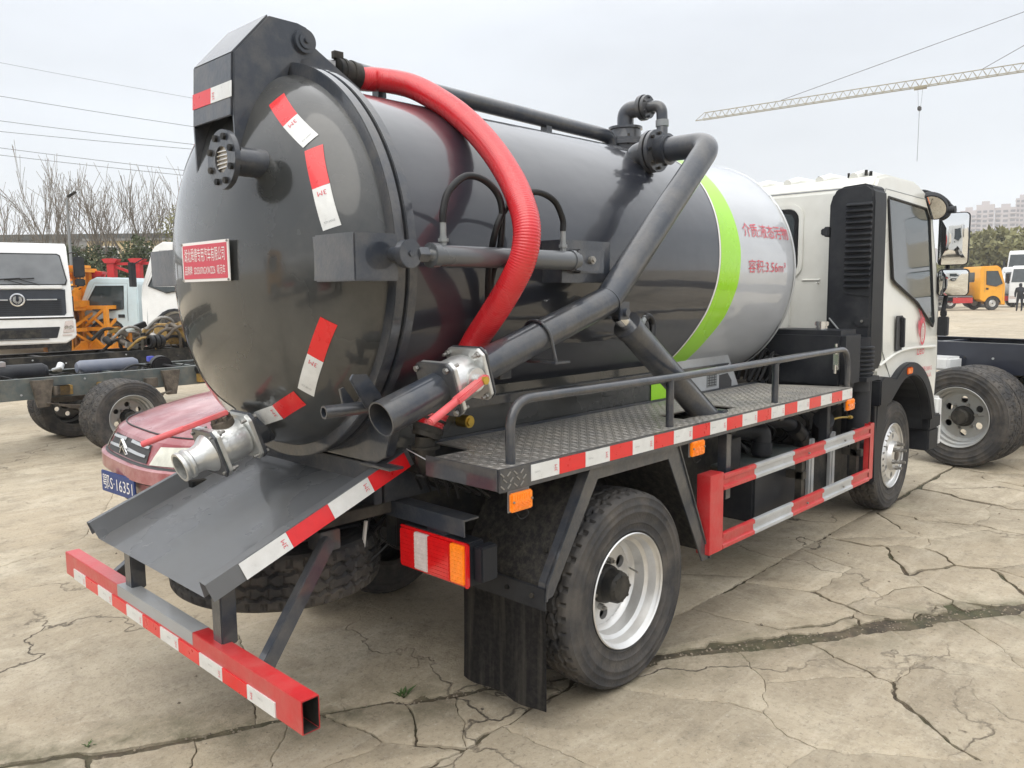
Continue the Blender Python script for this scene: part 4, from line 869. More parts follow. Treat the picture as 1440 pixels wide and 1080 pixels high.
# rear wheel arch frame + mud guard sheets
for s in (-1, 1):
    m = MB(); outer = [(-.505, .492), (-.497, .552), (-.262, .925), (.307, .925), (.575, .372)]; inner = [(.52, .372), (.245, .868), (-.215, .868), (-.465, .500)]
    m.prism(outer + inner, 'xz', s * .958, s * .950); af = part('wheel_arch_frame', m, M['char2'], T, .001)
    m = MB()
    for (a, b), t in (((outer[0], outer[1]), 0), ((outer[1], outer[2]), 0), ((outer[3], outer[4]), 0)):
        m.prism([a, b, (b[0] + .006, b[1] + .001), (a[0] + .006, a[1] + .001)], 'xz', s * .920, s * .965)
        part('arch_lip', m, M['char2'], af); m = MB()
    prof = [(-.50, .46), (-.488, .545), (-.455, .60), (-.385, .72), (-.31, .83), (-.24, .892), (0, .905), (.24, .892), (.33, .78), (.45, .60), (.53, .42)]
    m = MB()
    for a, b in zip(prof, prof[1:]): m.prism([a, b, (b[0] + .004, b[1] - .005), (a[0] + .005, a[1] - .002)], 'xz', s * .525, s * .948)
    fd = part('mud_guard', m, M['fendp'], T, sharp=40)
    for y in (.62, .78, .90):
        for z, x in ((.50, -.507), (.64, -.435)): m = MB(); m.cyl((x, s * y, z), (x - .008, s * y, z + .002), .009, 8); part('rivet', m, M['black'], fd)
    m = MB(); m.box(-.507, -.495, min(s * .535, s * .955), max(s * .535, s * .955), .455, .535); part('flap_clamp_bar', m, M['blackp'], T, .002)
    m = MB(); G = []
    for i in range(13):
        row = []
        for j in range(11): y = .545 + .41 * i / 12; z = .48 - .39 * j / 10; row.append(m.bm.verts.new((-.503 - .012 * sin(i * .9) * j / 10 - .008 * (j / 10) ** 2, s * y, z)))
        G.append(row)
    for i in range(12):
        for j in range(10): m.face([G[i][j], G[i + 1][j], G[i + 1][j + 1], G[i][j + 1]])
    gm = bmesh.ops.solidify(m.bm, geom=m.bm.faces[:], thickness=.006); part('mud_flap', m, M['flap'], T, sharp=40)
# tail lamps, cross bar
for s in (-1, 1):
    m = MB(); m.box(-.735, -.66, min(s * .478, s * .825), max(s * .478, s * .825), .570, .722); tl = part('tail_lamp', m, M['blackp'], T, .006)
    yy = [.482, .560, .632, .748, .818]
    for k, c_ in enumerate(('redlens', 'clear', 'redlens', 'amber')):
        m = MB(); m.box(-.752, -.735, min(s * yy[k], s * yy[k + 1]) + .0008, max(s * yy[k], s * yy[k + 1]) - .0008, .580, .712); ln_ = part('lens', m, M[c_], tl, .003)
        m = MB()
        for q_ in range(9): m.box(-.7535, -.7515, min(s * yy[k], s * yy[k + 1]) + .004, max(s * yy[k], s * yy[k + 1]) - .004, .588 + q_ * .0138, .590 + q_ * .0138)
        part('lens_ribs', m, M[c_], tl)
    m = MB(); m.box(-.742, -.732, min(s * .474, s * .829), max(s * .474, s * .829), .571, .579); m.box(-.742, -.732, min(s * .474, s * .829), max(s * .474, s * .829), .713, .721); m.box(-.748, -.732, min(s * .819, s * .829), max(s * .819, s * .829), .571, .721); part('lens_rim', m, M['redlens'], tl, .002)
    m = MB(); m.box(-.715, -.64, min(s * .826, s * .868), max(s * .826, s * .868), .59, .71); part('lamp_side_box', m, M['blackp'], tl, .005)
    m = MB(); m.box(-.72, -.68, min(s * .60, s * .70), max(s * .60, s * .70), .72, .75); part('lamp_hanger', m, M['char2'], tl)
m = MB(); m.prism([(-.735, .738), (-.735, .797), (-.665, .797), (-.665, .790), (-.729, .790), (-.729, .738)], 'xz', -.805, .805); part('lamp_cross_bar', m, M['char2'], T, .001)
# wiring loops behind
rw = random.Random(2)
for k in range(6):
    y0 = -.02 - .06 * k; a = [(-.70 + rw.uniform(-.03, .05), y0, .74), (-.74 + rw.uniform(-.04, .03), y0 - .04, .60 + rw.uniform(-.05, .08)), (-.68, y0 - .10, .64 + rw.uniform(-.06, .06)), (-.66, y0 - .16, .72)]
    m = MB(); m.tube(catmull(a, 7), rw.choice([.003, .005, .007]), 6); part('wiring_loom', m, M['bhose'], T)
for k in range(5):
    m = MB(); y0 = -.50 - .05 * k; m.tube(catmull([(-.66, y0, .84), (-.70, y0 - .03, .90 + .01 * k), (-.62, y0 - .10, .86), (-.55, y0 - .02, .83)], 7), .006, 8); part('air_line', m, M['bhose'], T)
m = MB(); m.cyl((-.72, -.20, .66), (-.86, -.10, .64), .018, 12); m.cyl((-.86, -.10, .64), (-.90, -.07, .638), .010, 10); part('plug_connector', m, M['bhose'], T, .001)
m = MB(); m.box(-.80, -.79, -.335, -.325, .60, .72, rot=Matrix.Rotation(radians(12), 3, 'X')); part('cable_tie_tag', m, M['signw'], T)
m = MB(); m.tube([(-.74, -.52, 1.0), (-.72, -.60, .97), (-.70, -.66, .955), (-.66, -.70, .93)], .002, 6); part('ground_wire', m, M['silverp'], T)

# hose tray
TA = Vector((-1.451, 0, .642)); TB = Vector((-.69, 0, .932)); dt = (TB - TA); tl_ = dt.length; dt.normalize(); nt_ = Vector((-dt.z, 0, dt.x))
def tpt(s, y, h): p = TA + dt * s + nt_ * h; return (p.x, y, p.z)
sec = [(-.555, .045), (-.515, .085), (-.505, .083), (-.432, .003), (.432, .003), (.505, .083), (.515, .085), (.555, .045)]
sec2 = [(-.475, .014), (-.482, .060), (-.466, .064), (-.433, 0), (.433, 0), (.505, .060), (.540, .064), (.548, .03)]
S1 = [(-.500, .004), (-.488, .062), (-.455, .066), (-.432, 0), (.432, 0), (.452, .066), (.485, .062), (.497, .004)]
m = MB(); th = .004
rings = []
for s in (0, tl_):
    A = [m.bm.verts.new(tpt(s, y, h)) for y, h in S1]; rings.append(A)
for k in range(len(S1) - 1): m.face([rings[0][k], rings[0][k + 1], rings[1][k + 1], rings[1][k]])
bmesh.ops.solidify(m.bm, geom=m.bm.faces[:], thickness=.004)
tray = part('hose_tray', m, M['char2'] if 0 else mat('tray_paint_sky_sheen', (.22, .23, .245), .26, coat=.7, var=.12, scale=3, bump=.05, bscale=20, dirt=((.17, .165, .15), .5, 3)), T)  # base colour lightened to carry the sky's glossy reflection on the tray
LS = [.075, .165, .265, .356, .45]   # fractions are metres along the tray measured from the rear edge
tb = [.112, .285, .452, .625, .795]
for k in range(4):
    c_ = 'whitetape' if k % 2 == 0 else 'redtape'
    for sd_ in (-1, 1):
        m = MB(); y0, h0 = (-.5005 if sd_ < 0 else .4975), .006; y1, h1 = (-.4885 if sd_ < 0 else .4855), .060; o_ = sd_ * .0045
        P_ = [tpt(tb[k], y0 + o_, h0), tpt(tb[k + 1] - .001, y0 + o_, h0), tpt(tb[k + 1] - .001, y1 + o_, h1), tpt(tb[k], y1 + o_, h1)]; Q_ = [(p[0], p[1] - sd_ * .002, p[2]) for p in P_]
        A = [m.bm.verts.new(p) for p in P_]; B = [m.bm.verts.new(p) for p in Q_]; m.face(A); m.face(B[::-1]); [m.face([A[i], A[(i + 1) % 4], B[(i + 1) % 4], B[i]]) for i in range(4)]
        tq = part('reflective_tape', m, M[c_], tray)
        if c_ == 'whitetape' and sd_ < 0:
            put_text('tape_print', '3M', M['signr'], tq, (0, 0, 0), (1, 0, 0), (0, 0, 1), height=.016, fn=lambda a, b, k=k: Vector(tpt(tb[k + 1] - .022 - b, -.5005 + (.012 * ((.033 + a) - .006) / .054) - .0052, .033 + a)))
for k, (x, y) in enumerate(((-.86, .02), (-.82, .02), (-.86, .12), (-.82, .12))):
    m = MB(); s_ = tl_ - .05 - (k % 2) * .035; yy = .24 + (k // 2) * .09
    P_ = [tpt(s_, yy, .0048), tpt(s_ + .018, yy, .0048), tpt(s_ + .018, yy + .07, .0048), tpt(s_, yy + .07, .0048)]; m.poly(P_); part('drain_slot', m, M['interior'], tray)
for y in (-.405, .295):
    m = MB(); m.box(-1.405, -1.352, y - .03, y + .03, .47, .652); part('tray_post', m, M['char2'], tray, .004)
for s, x0, y0, x1, y1, z1 in ((-1, -1.36, -.60, -1.02, -.44, .72), (1, -1.36, .55, -1.02, .44, .72)):
    m = MB(); m.bar((x0, y0, .44), (x1, y1, z1), .05, .035, (0, 1, 0)); m.box(x1 - .03, x1 + .05, min(y1, s * .36), max(y1, s * .36), z1 - .04, z1 + .03); part('underrun_strut', m, M['char2'], T, .003)
for y in (-.42, .42): m = MB(); m.box(-1.10, -.75, y - .02, y + .02, .76, .80); part('tray_bearer', m, M['black'], T, .003)
# underrun bar (open box section)
def hollow_box(mb, y0, y1, x0, x1, z0, z1, t=.004):
    o_ = [(x0, z0), (x1, z0), (x1, z1), (x0, z1)]; i_ = [(x0 + t, z0 + t), (x1 - t, z0 + t), (x1 - t, z1 - t), (x0 + t, z1 - t)]
    R_ = [[mb.bm.verts.new((a, y, b)) for a, b in l] for y in (y0, y1) for l in (o_, i_)]
    for k in range(4):
        j = (k + 1) % 4; mb.face([R_[0][k], R_[0][j], R_[2][j], R_[2][k]]); mb.face([R_[1][k], R_[3][k], R_[3][j], R_[1][j]]); mb.face([R_[0][k], R_[1][k], R_[1][j], R_[0][j]]); mb.face([R_[2][k], R_[2][j], R_[3][j], R_[3][k]])
m = MB(); hollow_box(m, -.919, .919, -1.427, -1.372, .383, .479); ub_ = part('underrun_bar', m, M['red'], T, .002)
m = MB(); hollow_box(m, -.9185, .9185, -1.4228, -1.3762, .3872, .4748, .0006); part('bar_inside', m, M['black'], ub_)
m = MB(); m.box(-1.4278, -1.3712, -.278, .348, .436, .4797); m.bm.faces.ensure_lookup_table(); part('grey_centre_band', m, M['silverp'] if 0 else mat('bar_grey_paint', (.30, .31, .32), .4, coat=.2, dirt=(DUST, .25, 9)), ub_, .001)
wy = [(.816, .681), (.545, .401), (.260, .116), (-.033, -.174), (-.326, -.478), (-.630, -.785)]
for i, (a, b) in enumerate(wy):
    m = MB(); m.box(-1.4310, -1.4272, b, a, .385, .429); tq = part('reflective_tape', m, M['whitetape'], ub_)
    put_text('tape_print', '3M', M['signr'], tq, (-1.4318, b + (.018 if i != 5 else .13), .405), (0, 0, -1), (0, -1, 0), height=.013)
    put_text('tape_print', 'DOT-C2', M['greyp'], tq, (-1.4318, (a + b) / 2, .412), (0, -1, 0), (0, 0, 1), height=.005)
for i in range(5):
    m = MB(); m.box(-1.4310, -1.4272, wy[i + 1][0] + .0008, wy[i][1] - .0008, .385, .429); part('reflective_tape', m, M['redtape'], ub_)
# side guard
gy = -.975
m = MB(); m.box(.540, .655, gy - .004, gy + .062, .396, .748); gd = part('side_guard', m, M['red'], T, .002)
m = MB(); m.box(2.385, 2.45, gy, gy + .006, .402, .742); m.box(2.385, 2.39, gy, gy + .035, .402, .742); m.box(2.445, 2.45, gy, gy + .035, .402, .742); part('guard_post', m, M['red'], gd, .002)
sg = [(.656, .953, 'red'), (.953, 1.36, 'silverp'), (1.36, 1.735, 'red'), (1.735, 2.135, 'silverp'), (2.135, 2.385, 'red')]
for z0, z1 in ((.662, .735), (.396, .472)):
    for a, b, c_ in sg:
        m = MB(); h = z1 - z0; pz = [(gy + .004, z0), (gy - .006, z0 + .004), (gy - .006, z0 + h * .26), (gy + .004, z0 + h * .34), (gy + .004, z0 + h * .66), (gy - .006, z0 + h * .74), (gy - .006, z1 - .004), (gy + .004, z1), (gy + .012, z1), (gy + .012, z0)]
        m.prism(pz, 'yz', a + .0003, b - .0003); part('guard_rail', m, M[c_], gd, .0012)
for x in (.60, 1.52, 2.30):
    m = MB(); m.box(x - .02, x + .02, gy + .012, -.42, .56, .60); m.box(x - .02, x + .02, -.94, -.90, .42, .72) if x != 1.52 else m.box(x - .02, x + .02, -.955, -.92, .40, .72); part('guard_bracket', m, M['black'], gd)
for x in (1.53, 2.0):
    for z in (.698, .434): m = MB(); m.cyl((x, gy - .001, z), (x, gy - .010, z), .006, 6); part('guard_bolt', m, M['steel'], gd)
# gear under the deck
m = MB(); m.box(1.15, 1.74, -.87, -.50, .385, .665); part('battery_box', m, M['blackp'], T, .012)
m = MB(); m.prism([(1.00, -.86), (1.78, -.86), (1.74, -.52), (1.05, -.52)], 'xy', .668, .68); part('box_cover', m, M['slate'], T, .003)
for x0 in (1.775, 2.06): m = MB(); m.box(x0, x0 + .065, -.875, -.855, .36, .72); m.box(x0, x0 + .065, -.875, -.50, .352, .36); m.box(x0 + .02, x0 + .045, -.879, -.8752, .36, .72); part('tank_strap', m, M['silverp'], T, .002)
m = MB(); m.box(1.80, 2.40, -.852, -.50, .37, .66); part('fuel_tank', m, M['black'], T, .03, segs=3)
for x in (.765, 1.86): m = MB(); m.box(x - .022, x + .022, -.94, -.895, .70, .92) if x > 1 else m.box(x - .022, x + .022, -.94, -.895, .60, .92); part('deck_post', m, M['char2'] if x < 1 else M['blackp'], T, .002)
m = MB(); m.box(.93, 1.03, -.86, -.80, .69, .84); part('relay_box', m, M['blackp'], T, .004)
m = MB(); m.tube(fillet([(1.1, -.60, .82), (1.32, -.75, .82), (1.36, -.80, .82), (1.36, -.80, .69)], .07), .048, 20); m.cyl((1.36, -.80, .76), (1.36, -.80, .70), .054, 20); part('intake_pipe', m, M['blackp'], T)
m = MB(); m.tube(fillet([(1.40, -.58, .83), (1.62, -.80, .84), (1.72, -.82, .78), (1.86, -.80, .66)], .08), .040, 20); ip = part('air_hose', m, M['blackp'], T)
m = MB(); a_ = fillet([(1.66, -.83, .80), (1.74, -.83, .75), (1.80, -.82, .68)], .05)
m.tube(catmull(a_, 3), lambda i: .044 + .004 * (i % 2), 18); part('bellows', m, M['bhose'], T)
m = MB(); m.cyl((1.10, -.55, .80), (2.2, -.55, .80), .07, 20); part('air_reservoir', m, M['black'], T, .01)
m = MB(); m.cyl((1.30, -.72, .86), (2.1, -.70, .87), .030, 12); m.cyl((1.98, -.86, .80), (2.10, -.80, .70), .055, 24); m.cyl((1.96, -.87, .81), (1.975, -.862, .80), .058, 24); part('air_filter', m, M['blackp'], T, .004)
for k in range(8):
    m = MB(); a = [(1.2 + .12 * k, -.62, .88), (1.25 + .12 * k + rw.uniform(-.05, .05), -.78, .78 + rw.uniform(-.04, .05)), (1.35 + .12 * k, -.70, .70), (1.42 + .1 * k, -.60, .72)]; m.tube(catmull(a, 6), rw.choice([.006, .009, .012]), 8); part('hose_run', m, M['bhose'], T)
m = MB(); m.tube(catmull([(2.06, -.84, .78), (2.20, -.86, .79), (2.36, -.86, .775)], 6), .006, 8); m.cyl((2.35, -.86, .775), (2.385, -.86, .772), .012, 10); part('grease_line', m, M['brass'], T)
m = MB(); m.cyl((.6, -.45, .30), (2.6, -.35, .36), .045, 18); m.cyl((1.0, -.43, .32), (1.7, -.40, .33), .10, 24); part('exhaust_pipe', m, M['oldmetal'], T, .008)
for b__ in ((.62, 1.12, -.70, -.66, .50, .88), (1.9, 2.75, -.66, -.60, .45, .95)): m = MB(); m.box(*b__); part('inner_splash_plate', m, M['black'], T, .003)
# hydraulic oil tank behind the cab
m = MB(); m.box(2.12, 2.40, -.905, -.42, .96, 1.302); ht = part('oil_tank', m, M['blackp'], T, .03, segs=4)
m = MB(); m.cyl((2.25, -.72, 1.302), (2.25, -.72, 1.322), .035, 24); m.cyl((2.25, -.72, 1.322), (2.25, -.72, 1.350), .042, 24); part('filler_cap', m, M['chrome'], ht, .004)
m = MB(); m.box(2.098, 2.118, -.885, -.855, 1.08, 1.20); m.cyl((2.095, -.87, 1.06), (2.095, -.87, 1.11), .010, 10); m.cyl((2.095, -.87, 1.17), (2.095, -.87, 1.23), .008, 10); part('latch', m, M['chrome'], ht, .001)
m = MB()
for k in range(7): m.lathe([(0, .085), (.006, .098), (.014, .098), (.020, .085)], (2.52, -.83, 1.02 + k * .026), (0, 0, 1), 24)
m.cyl((2.52, -.83, .92), (2.52, -.83, 1.25), .08, 24); m.box(2.42, 2.62, -.93, -.73, .985, 1.01); part('intake_bellows', m, M['blackp'], T)
m = MB(); m.cyl((2.55, -.84, .60), (2.55, -.84, .98), .07, 24); m.tube(catmull([(2.5, -.80, .95), (2.45, -.72, .85), (2.5, -.6, .75)], 6), .05, 16); part('intake_duct', m, M['blackp'], T)
# clutter between tank and cab
for k in range(10):
    m = MB(); y = -.30 - .03 * k; m.tube(catmull([(1.9 + rw.uniform(0, .1), y, 1.0), (2.0 + rw.uniform(-.05, .1), y - .02, 1.12 + rw.uniform(-.05, .1)), (2.15, y - .03, 1.05 + rw.uniform(-.05, .08)), (2.2, y, .95)], 6), rw.choice([.006, .010, .014]), 8); part('coolant_hose', m, M['bhose'], T)
m = MB(); m.box(1.85, 2.55, -.40, .40, .80, .98); m.box(2.3, 2.66, -.40, .40, .95, 1.25); part('gearbox', m, M['oldmetal'], T, .03)

# cab
YC = .862
def cab_w(z): return YC if z < 1.5 else YC - (z - 1.5) * .055
arch = [(3.31 + .52 * cos(radians(a)), .42 + .55 * sin(radians(a))) for a in range(20, 151, 10)]
side = [(2.72, 1.00), (2.72, 2.165), (2.78, 2.235), (2.95, 2.262), (3.50, 2.262), (3.72, 2.20), (3.86, 2.06), (4.06, 1.45), (4.10, 1.2), (4.12, .52), (3.86, .52), (3.86, .62)] + arch[1:] + [(2.80, .80), (2.76, 1.00)]
m = MB(); m.prism(side, 'xz', -YC, YC)
for v in m.bm.verts: 
    if v.co.z > 1.5: v.co.y *= cab_w(v.co.z) / YC
    if v.co.x > 4.0: v.co.y *= .93
cab = part('cab', m, M['cabw'], T, .028, sharp=30, segs=4)
m = MB()
for k in range(7):
    y = -.66 + k * .22; m.tube([(2.80, y, 2.243), (2.95, y, 2.277), (3.30, y, 2.281), (3.60, y, 2.245)], .028, 10)
part('roof_rib', m, M['cabw'], cab)
m = MB(); m.tube([(2.716, -.81, 2.168), (2.716, .81, 2.168)], .004, 6); part('roof_seam', m, M['greyp'], cab)
for a, b in (((2.7165, -.30, 1.30), (2.7165, -.30, 1.56)), ((2.7165, -.50, 1.60), (2.7165, -.38, 1.60))): m = MB(); m.cyl(a, b, .006, 8); part('panel_crease', m, M['cabw'], cab)
m = MB(); m.cyl((2.66, -.50, 1.58), (2.70, -.50, 1.575), .006, 8); part('back_hook', m, M['cabw'], cab)
# rear window
def rrect(y0, y1, z0, z1, r_, n=5):
    P_ = []
    for cx_, cy_, a0 in ((y1 - r_, z1 - r_, 0), (y0 + r_, z1 - r_, 90), (y0 + r_, z0 + r_, 180), (y1 - r_, z0 + r_, 270)):
        P_ += [(cx_ + r_ * cos(radians(a0 + 90 * k / n)), cy_ + r_ * sin(radians(a0 + 90 * k / n))) for k in range(n + 1)]
    return P_
def frame(mb, A, B, d0, d1, pl='yz'):
    f_ = {'yz': lambda p, d: (d, p[0], p[1]), 'xz': lambda p, d: (p[0], d, p[1])}[pl]; n = len(A)
    R_ = [[mb.bm.verts.new(f_(p, d)) for p in l] for l in (A, B) for d in (d0, d1)]
    for k in range(n):
        j = (k + 1) % n; mb.face([R_[0][k], R_[0][j], R_[2][j], R_[2][k]]); mb.face([R_[1][k], R_[3][k], R_[3][j], R_[1][j]]); mb.face([R_[0][k], R_[1][k], R_[1][j], R_[0][j]]); mb.face([R_[2][k], R_[2][j], R_[3][j], R_[3][k]])
m = MB(); m.prism(rrect(-.325, .325, 1.66, 2.045, .06), 'yz', 2.718, 2.713); rwn = part('rear_window', m, M['glass'], T)
m = MB(); frame(m, rrect(-.345, .345, 1.64, 2.065, .07), rrect(-.32, .32, 1.665, 2.04, .05), 2.72, 2.704); part('window_seal', m, M['bhose'], rwn, .002)
m = MB(); frame(m, rrect(-.38, .38, 1.61, 2.10, .09), rrect(-.347, .347, 1.638, 2.067, .07), 2.72, 2.710); part('window_surround', m, M['cabw'], rwn, .003)
# side windows and doors
for s in (-1, 1):
    wp = [(2.935, 2.115), (2.925, 2.10), (2.985, 1.60), (3.03, 1.575), (3.46, 1.44), (3.815, 1.265), (3.835, 1.30), (3.73, 2.02), (3.66, 2.09)]
    yf = lambda z: s * (cab_w(z) + .004)
    m = MB(); A = [m.bm.verts.new((x, yf(z), z)) for x, z in wp]; B = [m.bm.verts.new((x, yf(z) - s * .01, z)) for x, z in wp]; m.face(A); m.face(B[::-1]); [m.face([A[i], A[(i + 1) % 9], B[(i + 1) % 9], B[i]]) for i in range(9)]
    dr_ = [(2.85, 1.14), (2.87, 2.13), (2.90, 2.165), (3.66, 2.155), (3.80, 2.06), (3.93, 1.50), (3.97, 1.0), (3.93, .60), (3.87, .60)] + [(3.31 + .575 * cos(radians(a)), .42 + .60 * sin(radians(a))) for a in range(24, 121, 8)]
    md = MB(); A2 = [md.bm.verts.new((x, s * (cab_w(z) + .002), z)) for x, z in dr_]; B2 = [md.bm.verts.new((x, s * (cab_w(z) - .012), z)) for x, z in dr_]; md.face(A2); md.face(B2[::-1]); n = len(A2); [md.face([A2[i], A2[(i + 1) % n], B2[(i + 1) % n], B2[i]]) for i in range(n)]
    door = part('door', md, M['cabw'], T, .0015)
    m_w = part('door_window', m, M['glass'], door)
    m = MB(); loop = [(x, yf(z) + s * .002, z) for x, z in wp]; m.tube(loop, .009, 8, closed=True); part('window_seal', m, M['bhose'], door)
    m = MB(); lp_ = [(x, s * (cab_w(z) + .001), z) for x, z in dr_]; m.tube(lp_, .003, 6, closed=True); part('door_gap', m, M['greyp'], door)
    m = MB(); m.box(3.065, 3.185, min(s * .866, s * .872), max(s * .866, s * .872), 1.13, 1.36); part('handle_recess', m, M['interior'], door, .008)
    m = MB(); m.bar((3.155, s * .885, 1.15), (3.145, s * .885, 1.345), .022, .035); m.box(3.12, 3.16, min(s * .868, s * .89), max(s * .868, s * .89), 1.325, 1.35); part('door_handle', m, M['blackp'], door, .004)
    m = MB(); m.tube(catmull([(2.80, s * .864, 1.05), (3.1, s * .868, 1.115), (3.4, s * .868, 1.13), (3.9, s * .866, 1.115)], 6), .010, 10); part('swage_line', m, M['cabw'], door)
    # interior steering wheel hint kept behind glass
# door graphics (right door): flame wheel emblem and lettering
def on_door(org):
    o_ = Vector(org); return lambda a, b: o_ + Vector((a, 0, b))
yd = -.8685
def flame(pts, c0=(3.60, 1.28)):
    mb = MB(); mb.prism([(c0[0] + a, c0[1] + b) for a, b in pts], 'xz', yd, yd + .002); return mb
emb = None
doorR = [o for o in T.children if o.name.startswith('door')][0]
for P_ in ([(-.10, .12), (-.045, .06), (-.055, -.005), (-.04, -.07), (-.02, -.085), (-.03, -.02), (.0, .03), (-.04, .06), (-.07, .10)], [(-.055, .115), (.0, .06), (.03, .055), (.055, .02), (.03, .035), (.005, .03), (-.025, .07)], [(-.085, .04), (-.06, .015), (-.06, -.04), (-.045, -.085), (-.075, -.05), (-.09, -.0)]):
    part('flame_emblem', flame(P_), M['signr'], doorR)
m = MB(); frame(m, [(3.615 + .052 * cos(a), 1.225 + .085 * sin(a)) for a in [2 * PI * k / 24 for k in range(24)]], [(3.612 + .040 * cos(a), 1.227 + .070 * sin(a)) for a in [2 * PI * k / 24 for k in range(24)]], yd, yd + .002, 'xz'); part('wheel_emblem', m, M['signr'], doorR)
put_text('lettering', '1001', M['signr'], doorR, (3.613, yd - .0, 1.225), (0, 0, 1), (-1, 0, 0), width=.09, height=.02)
put_text('lettering', 'Leo', M['signr'], doorR, (3.585, yd, 1.105), (1, 0, 0), (0, 0, 1), width=.15, height=.06)
put_text('lettering', '总质量:7300KG', M['signr'], doorR, (3.72, yd, .965), (1, 0, 0), (0, 0, 1), width=.26, height=.038)
put_text('lettering', '准乘:3人', M['signr'], doorR, (3.72, yd, .915), (1, 0, 0), (0, 0, 1), width=.26, height=.036)
# air intake tower behind the cab
m = MB(); m.prism([(-.635, 1.25), (-.635, 2.05), (-.655, 2.12), (-.70, 2.155), (-.86, 2.165), (-.900, 2.13), (-.905, 2.05), (-.912, 1.10), (-.89, 1.03), (-.80, 1.02), (-.70, 1.18)], 'yz', 2.50, 2.715)
it = part('air_intake_tower', m, M['blackp'], T, .016, segs=3)
m = MB(); m.prism([(-.728, 1.53), (-.728, 2.065), (-.742, 2.085), (-.902, 2.08), (-.906, 1.49), (-.76, 1.505)], 'yz', 2.494, 2.502); part('louvre_frame', m, M['blackp'], it, .003)
for k in range(15):
    z = 1.545 + k * .0345
    m = MB(); m.prism([(2.488, z), (2.470, z + .006), (2.470, z + .012), (2.494, z + .026), (2.498, z + .02)], 'xz', -.900, -.748); part('louvre', m, M['blackp'], it, .0015)
m = MB(); m.prism([(-.83, 1.31), (-.905, 1.31), (-.905, 1.36), (-.83, 1.375), (-.80, 1.345)], 'yz', 2.494, 2.502); m.cyl((2.502, -.862, 1.345), (2.485, -.862, 1.345), .010, 12); part('drain_boss', m, M['blackp'], it, .003)
m = MB(); m.cyl((2.49, -.862, 1.345), (2.484, -.862, 1.345), .008, 12); part('boss_screw', m, M['steel'], it)
m = MB(); m.cyl((2.56, -.87, .92), (2.56, -.87, 1.03), .030, 16); m.cyl((2.56, -.87, 1.0), (2.56, -.87, 1.03), .042, 16); m.cyl((2.56, -.87, .88), (2.56, -.87, .92), .015, 12); part('drain_valve', m, M['blackp'], it, .002)
m = MB(); m.cyl((2.495, -.66, 1.36), (2.495, -.80, 1.20), .006, 8); part('drain_strap', m, M['greyp'], it)
m = MB(); m.box(2.48, 2.56, -.645, -.612, 1.86, 1.92); m.cyl((2.5, -.61, 1.87), (2.5, -.61, 1.91), .02, 12); part('side_latch', m, M['blackp'], it, .006)
# front wheel arch flare, shield and step
for s in (-1, 1):
    m = MB(); A = [(3.31 + .585 * cos(radians(a)), .42 + .62 * sin(radians(a))) for a in range(18, 122, 6)]; B = [(3.31 + .50 * cos(radians(a)), .42 + .53 * sin(radians(a))) for a in range(18, 122, 6)][::-1]
    m.prism(A + [(2.80, .985), (2.74, .965), (2.74, .80), (2.92, .80)] + B, 'xz', s * .80, s * .905); part('wheel_arch_flare', m, M['blackp'], T, .008)
    m = MB(); m.lathe([(-.25, .49), (.10, .49), (.10, .485), (-.25, .485)], (3.31, s * .70, .42), (0, s, 0), 28, 0, 2 * PI) if 0 else None
    q = [(3.31 + .49 * cos(radians(a)), .42 + .52 * sin(radians(a))) for a in range(10, 171, 10)]; m = MB()
    for a, b in zip(q, q[1:]): m.prism([a, b, (b[0], b[1] + .008), (a[0], a[1] + .008)], 'xz', s * .45, s * .84)
    part('arch_liner', m, M['blackp'], T)
    m = MB(); m.prism([(s * .56, .88), (s * .56, .36), (s * .86, .28), (s * .875, .86), (s * .80, .885)], 'yz', 2.78, 2.80); m.prism([(2.74, .80), (2.98, .80), (2.90, .55), (2.86, .30), (2.78, .30)], 'xz', s * .868, s * .85); part('splash_shield', m, M['blackp'], T, .004)
    m = MB(); m.box(2.76, 2.782, min(s * .66, s * .78), max(s * .66, s * .78), .58, .72); m.cyl((2.765, s * .72, .60), (2.745, s * .72, .60), .02, 12); part('socket_panel', m, M['blackp'], T, .006)
    m = MB(); m.cyl((2.75, s * .72, .52), (2.75, s * .72, .64), .006, 8); part('socket_rod', m, M['steel'], T)
    m = MB(); m.box(3.245, 3.345, min(s * .902, s * .914), max(s * .902, s * .914), .975, 1.02) if 0 else m.box(3.20, 3.30, min(s * .902, s * .914), max(s * .902, s * .914), .965, 1.012); part('side_marker_lamp', m, mat('fender_amber%d' % s, (.75, .16, .01), .25, coat=.5, emit=((.9, .2, .01), .1)), T, .006)
    m = MB(); m.box(3.86, 4.08, min(s * .70, s * .868), max(s * .70, s * .868), .34, .50); m.box(3.84, 4.10, min(s * .72, s * .875), max(s * .72, s * .875), .50, .60); part('cab_step', m, M['blackp'], T, .01)
    m = MB(); m.box(3.935, 3.995, min(s * .864, s * .93), max(s * .864, s * .93), 1.19, 1.33); m.box(3.95, 3.985, min(s * .875, s * .915), max(s * .875, s * .915), 1.33, 1.375); part('mirror_bracket', m, M['blackp'], T, .006)
m = MB(); m.box(4.10, 4.18, -.86, .86, .34, .72); part('front_bumper', m, M['white'], T, .02, segs=3)
m = MB(); A = [(-.74, 1.50), (.74, 1.50), (.70, 2.06), (-.70, 2.06)]; q = [m.bm.verts.new((4.052 - (z - 1.50) * .34 + .012, y, z)) for y, z in A]; m.face(q); part('windscreen', m, M['glass'], T)
m = MB()
for yy in (.35, .55): m.cyl((3.0, -yy, 2.27), (3.0, -yy, 2.30), .008, 8)
m.cyl((2.9, -.70, 2.26), (2.9, -.70, 2.295), .010, 10); m.cyl((2.98, -.70, 2.26), (2.98, -.70, 2.295), .010, 10); part('roof_studs', m, M['black'], cab)
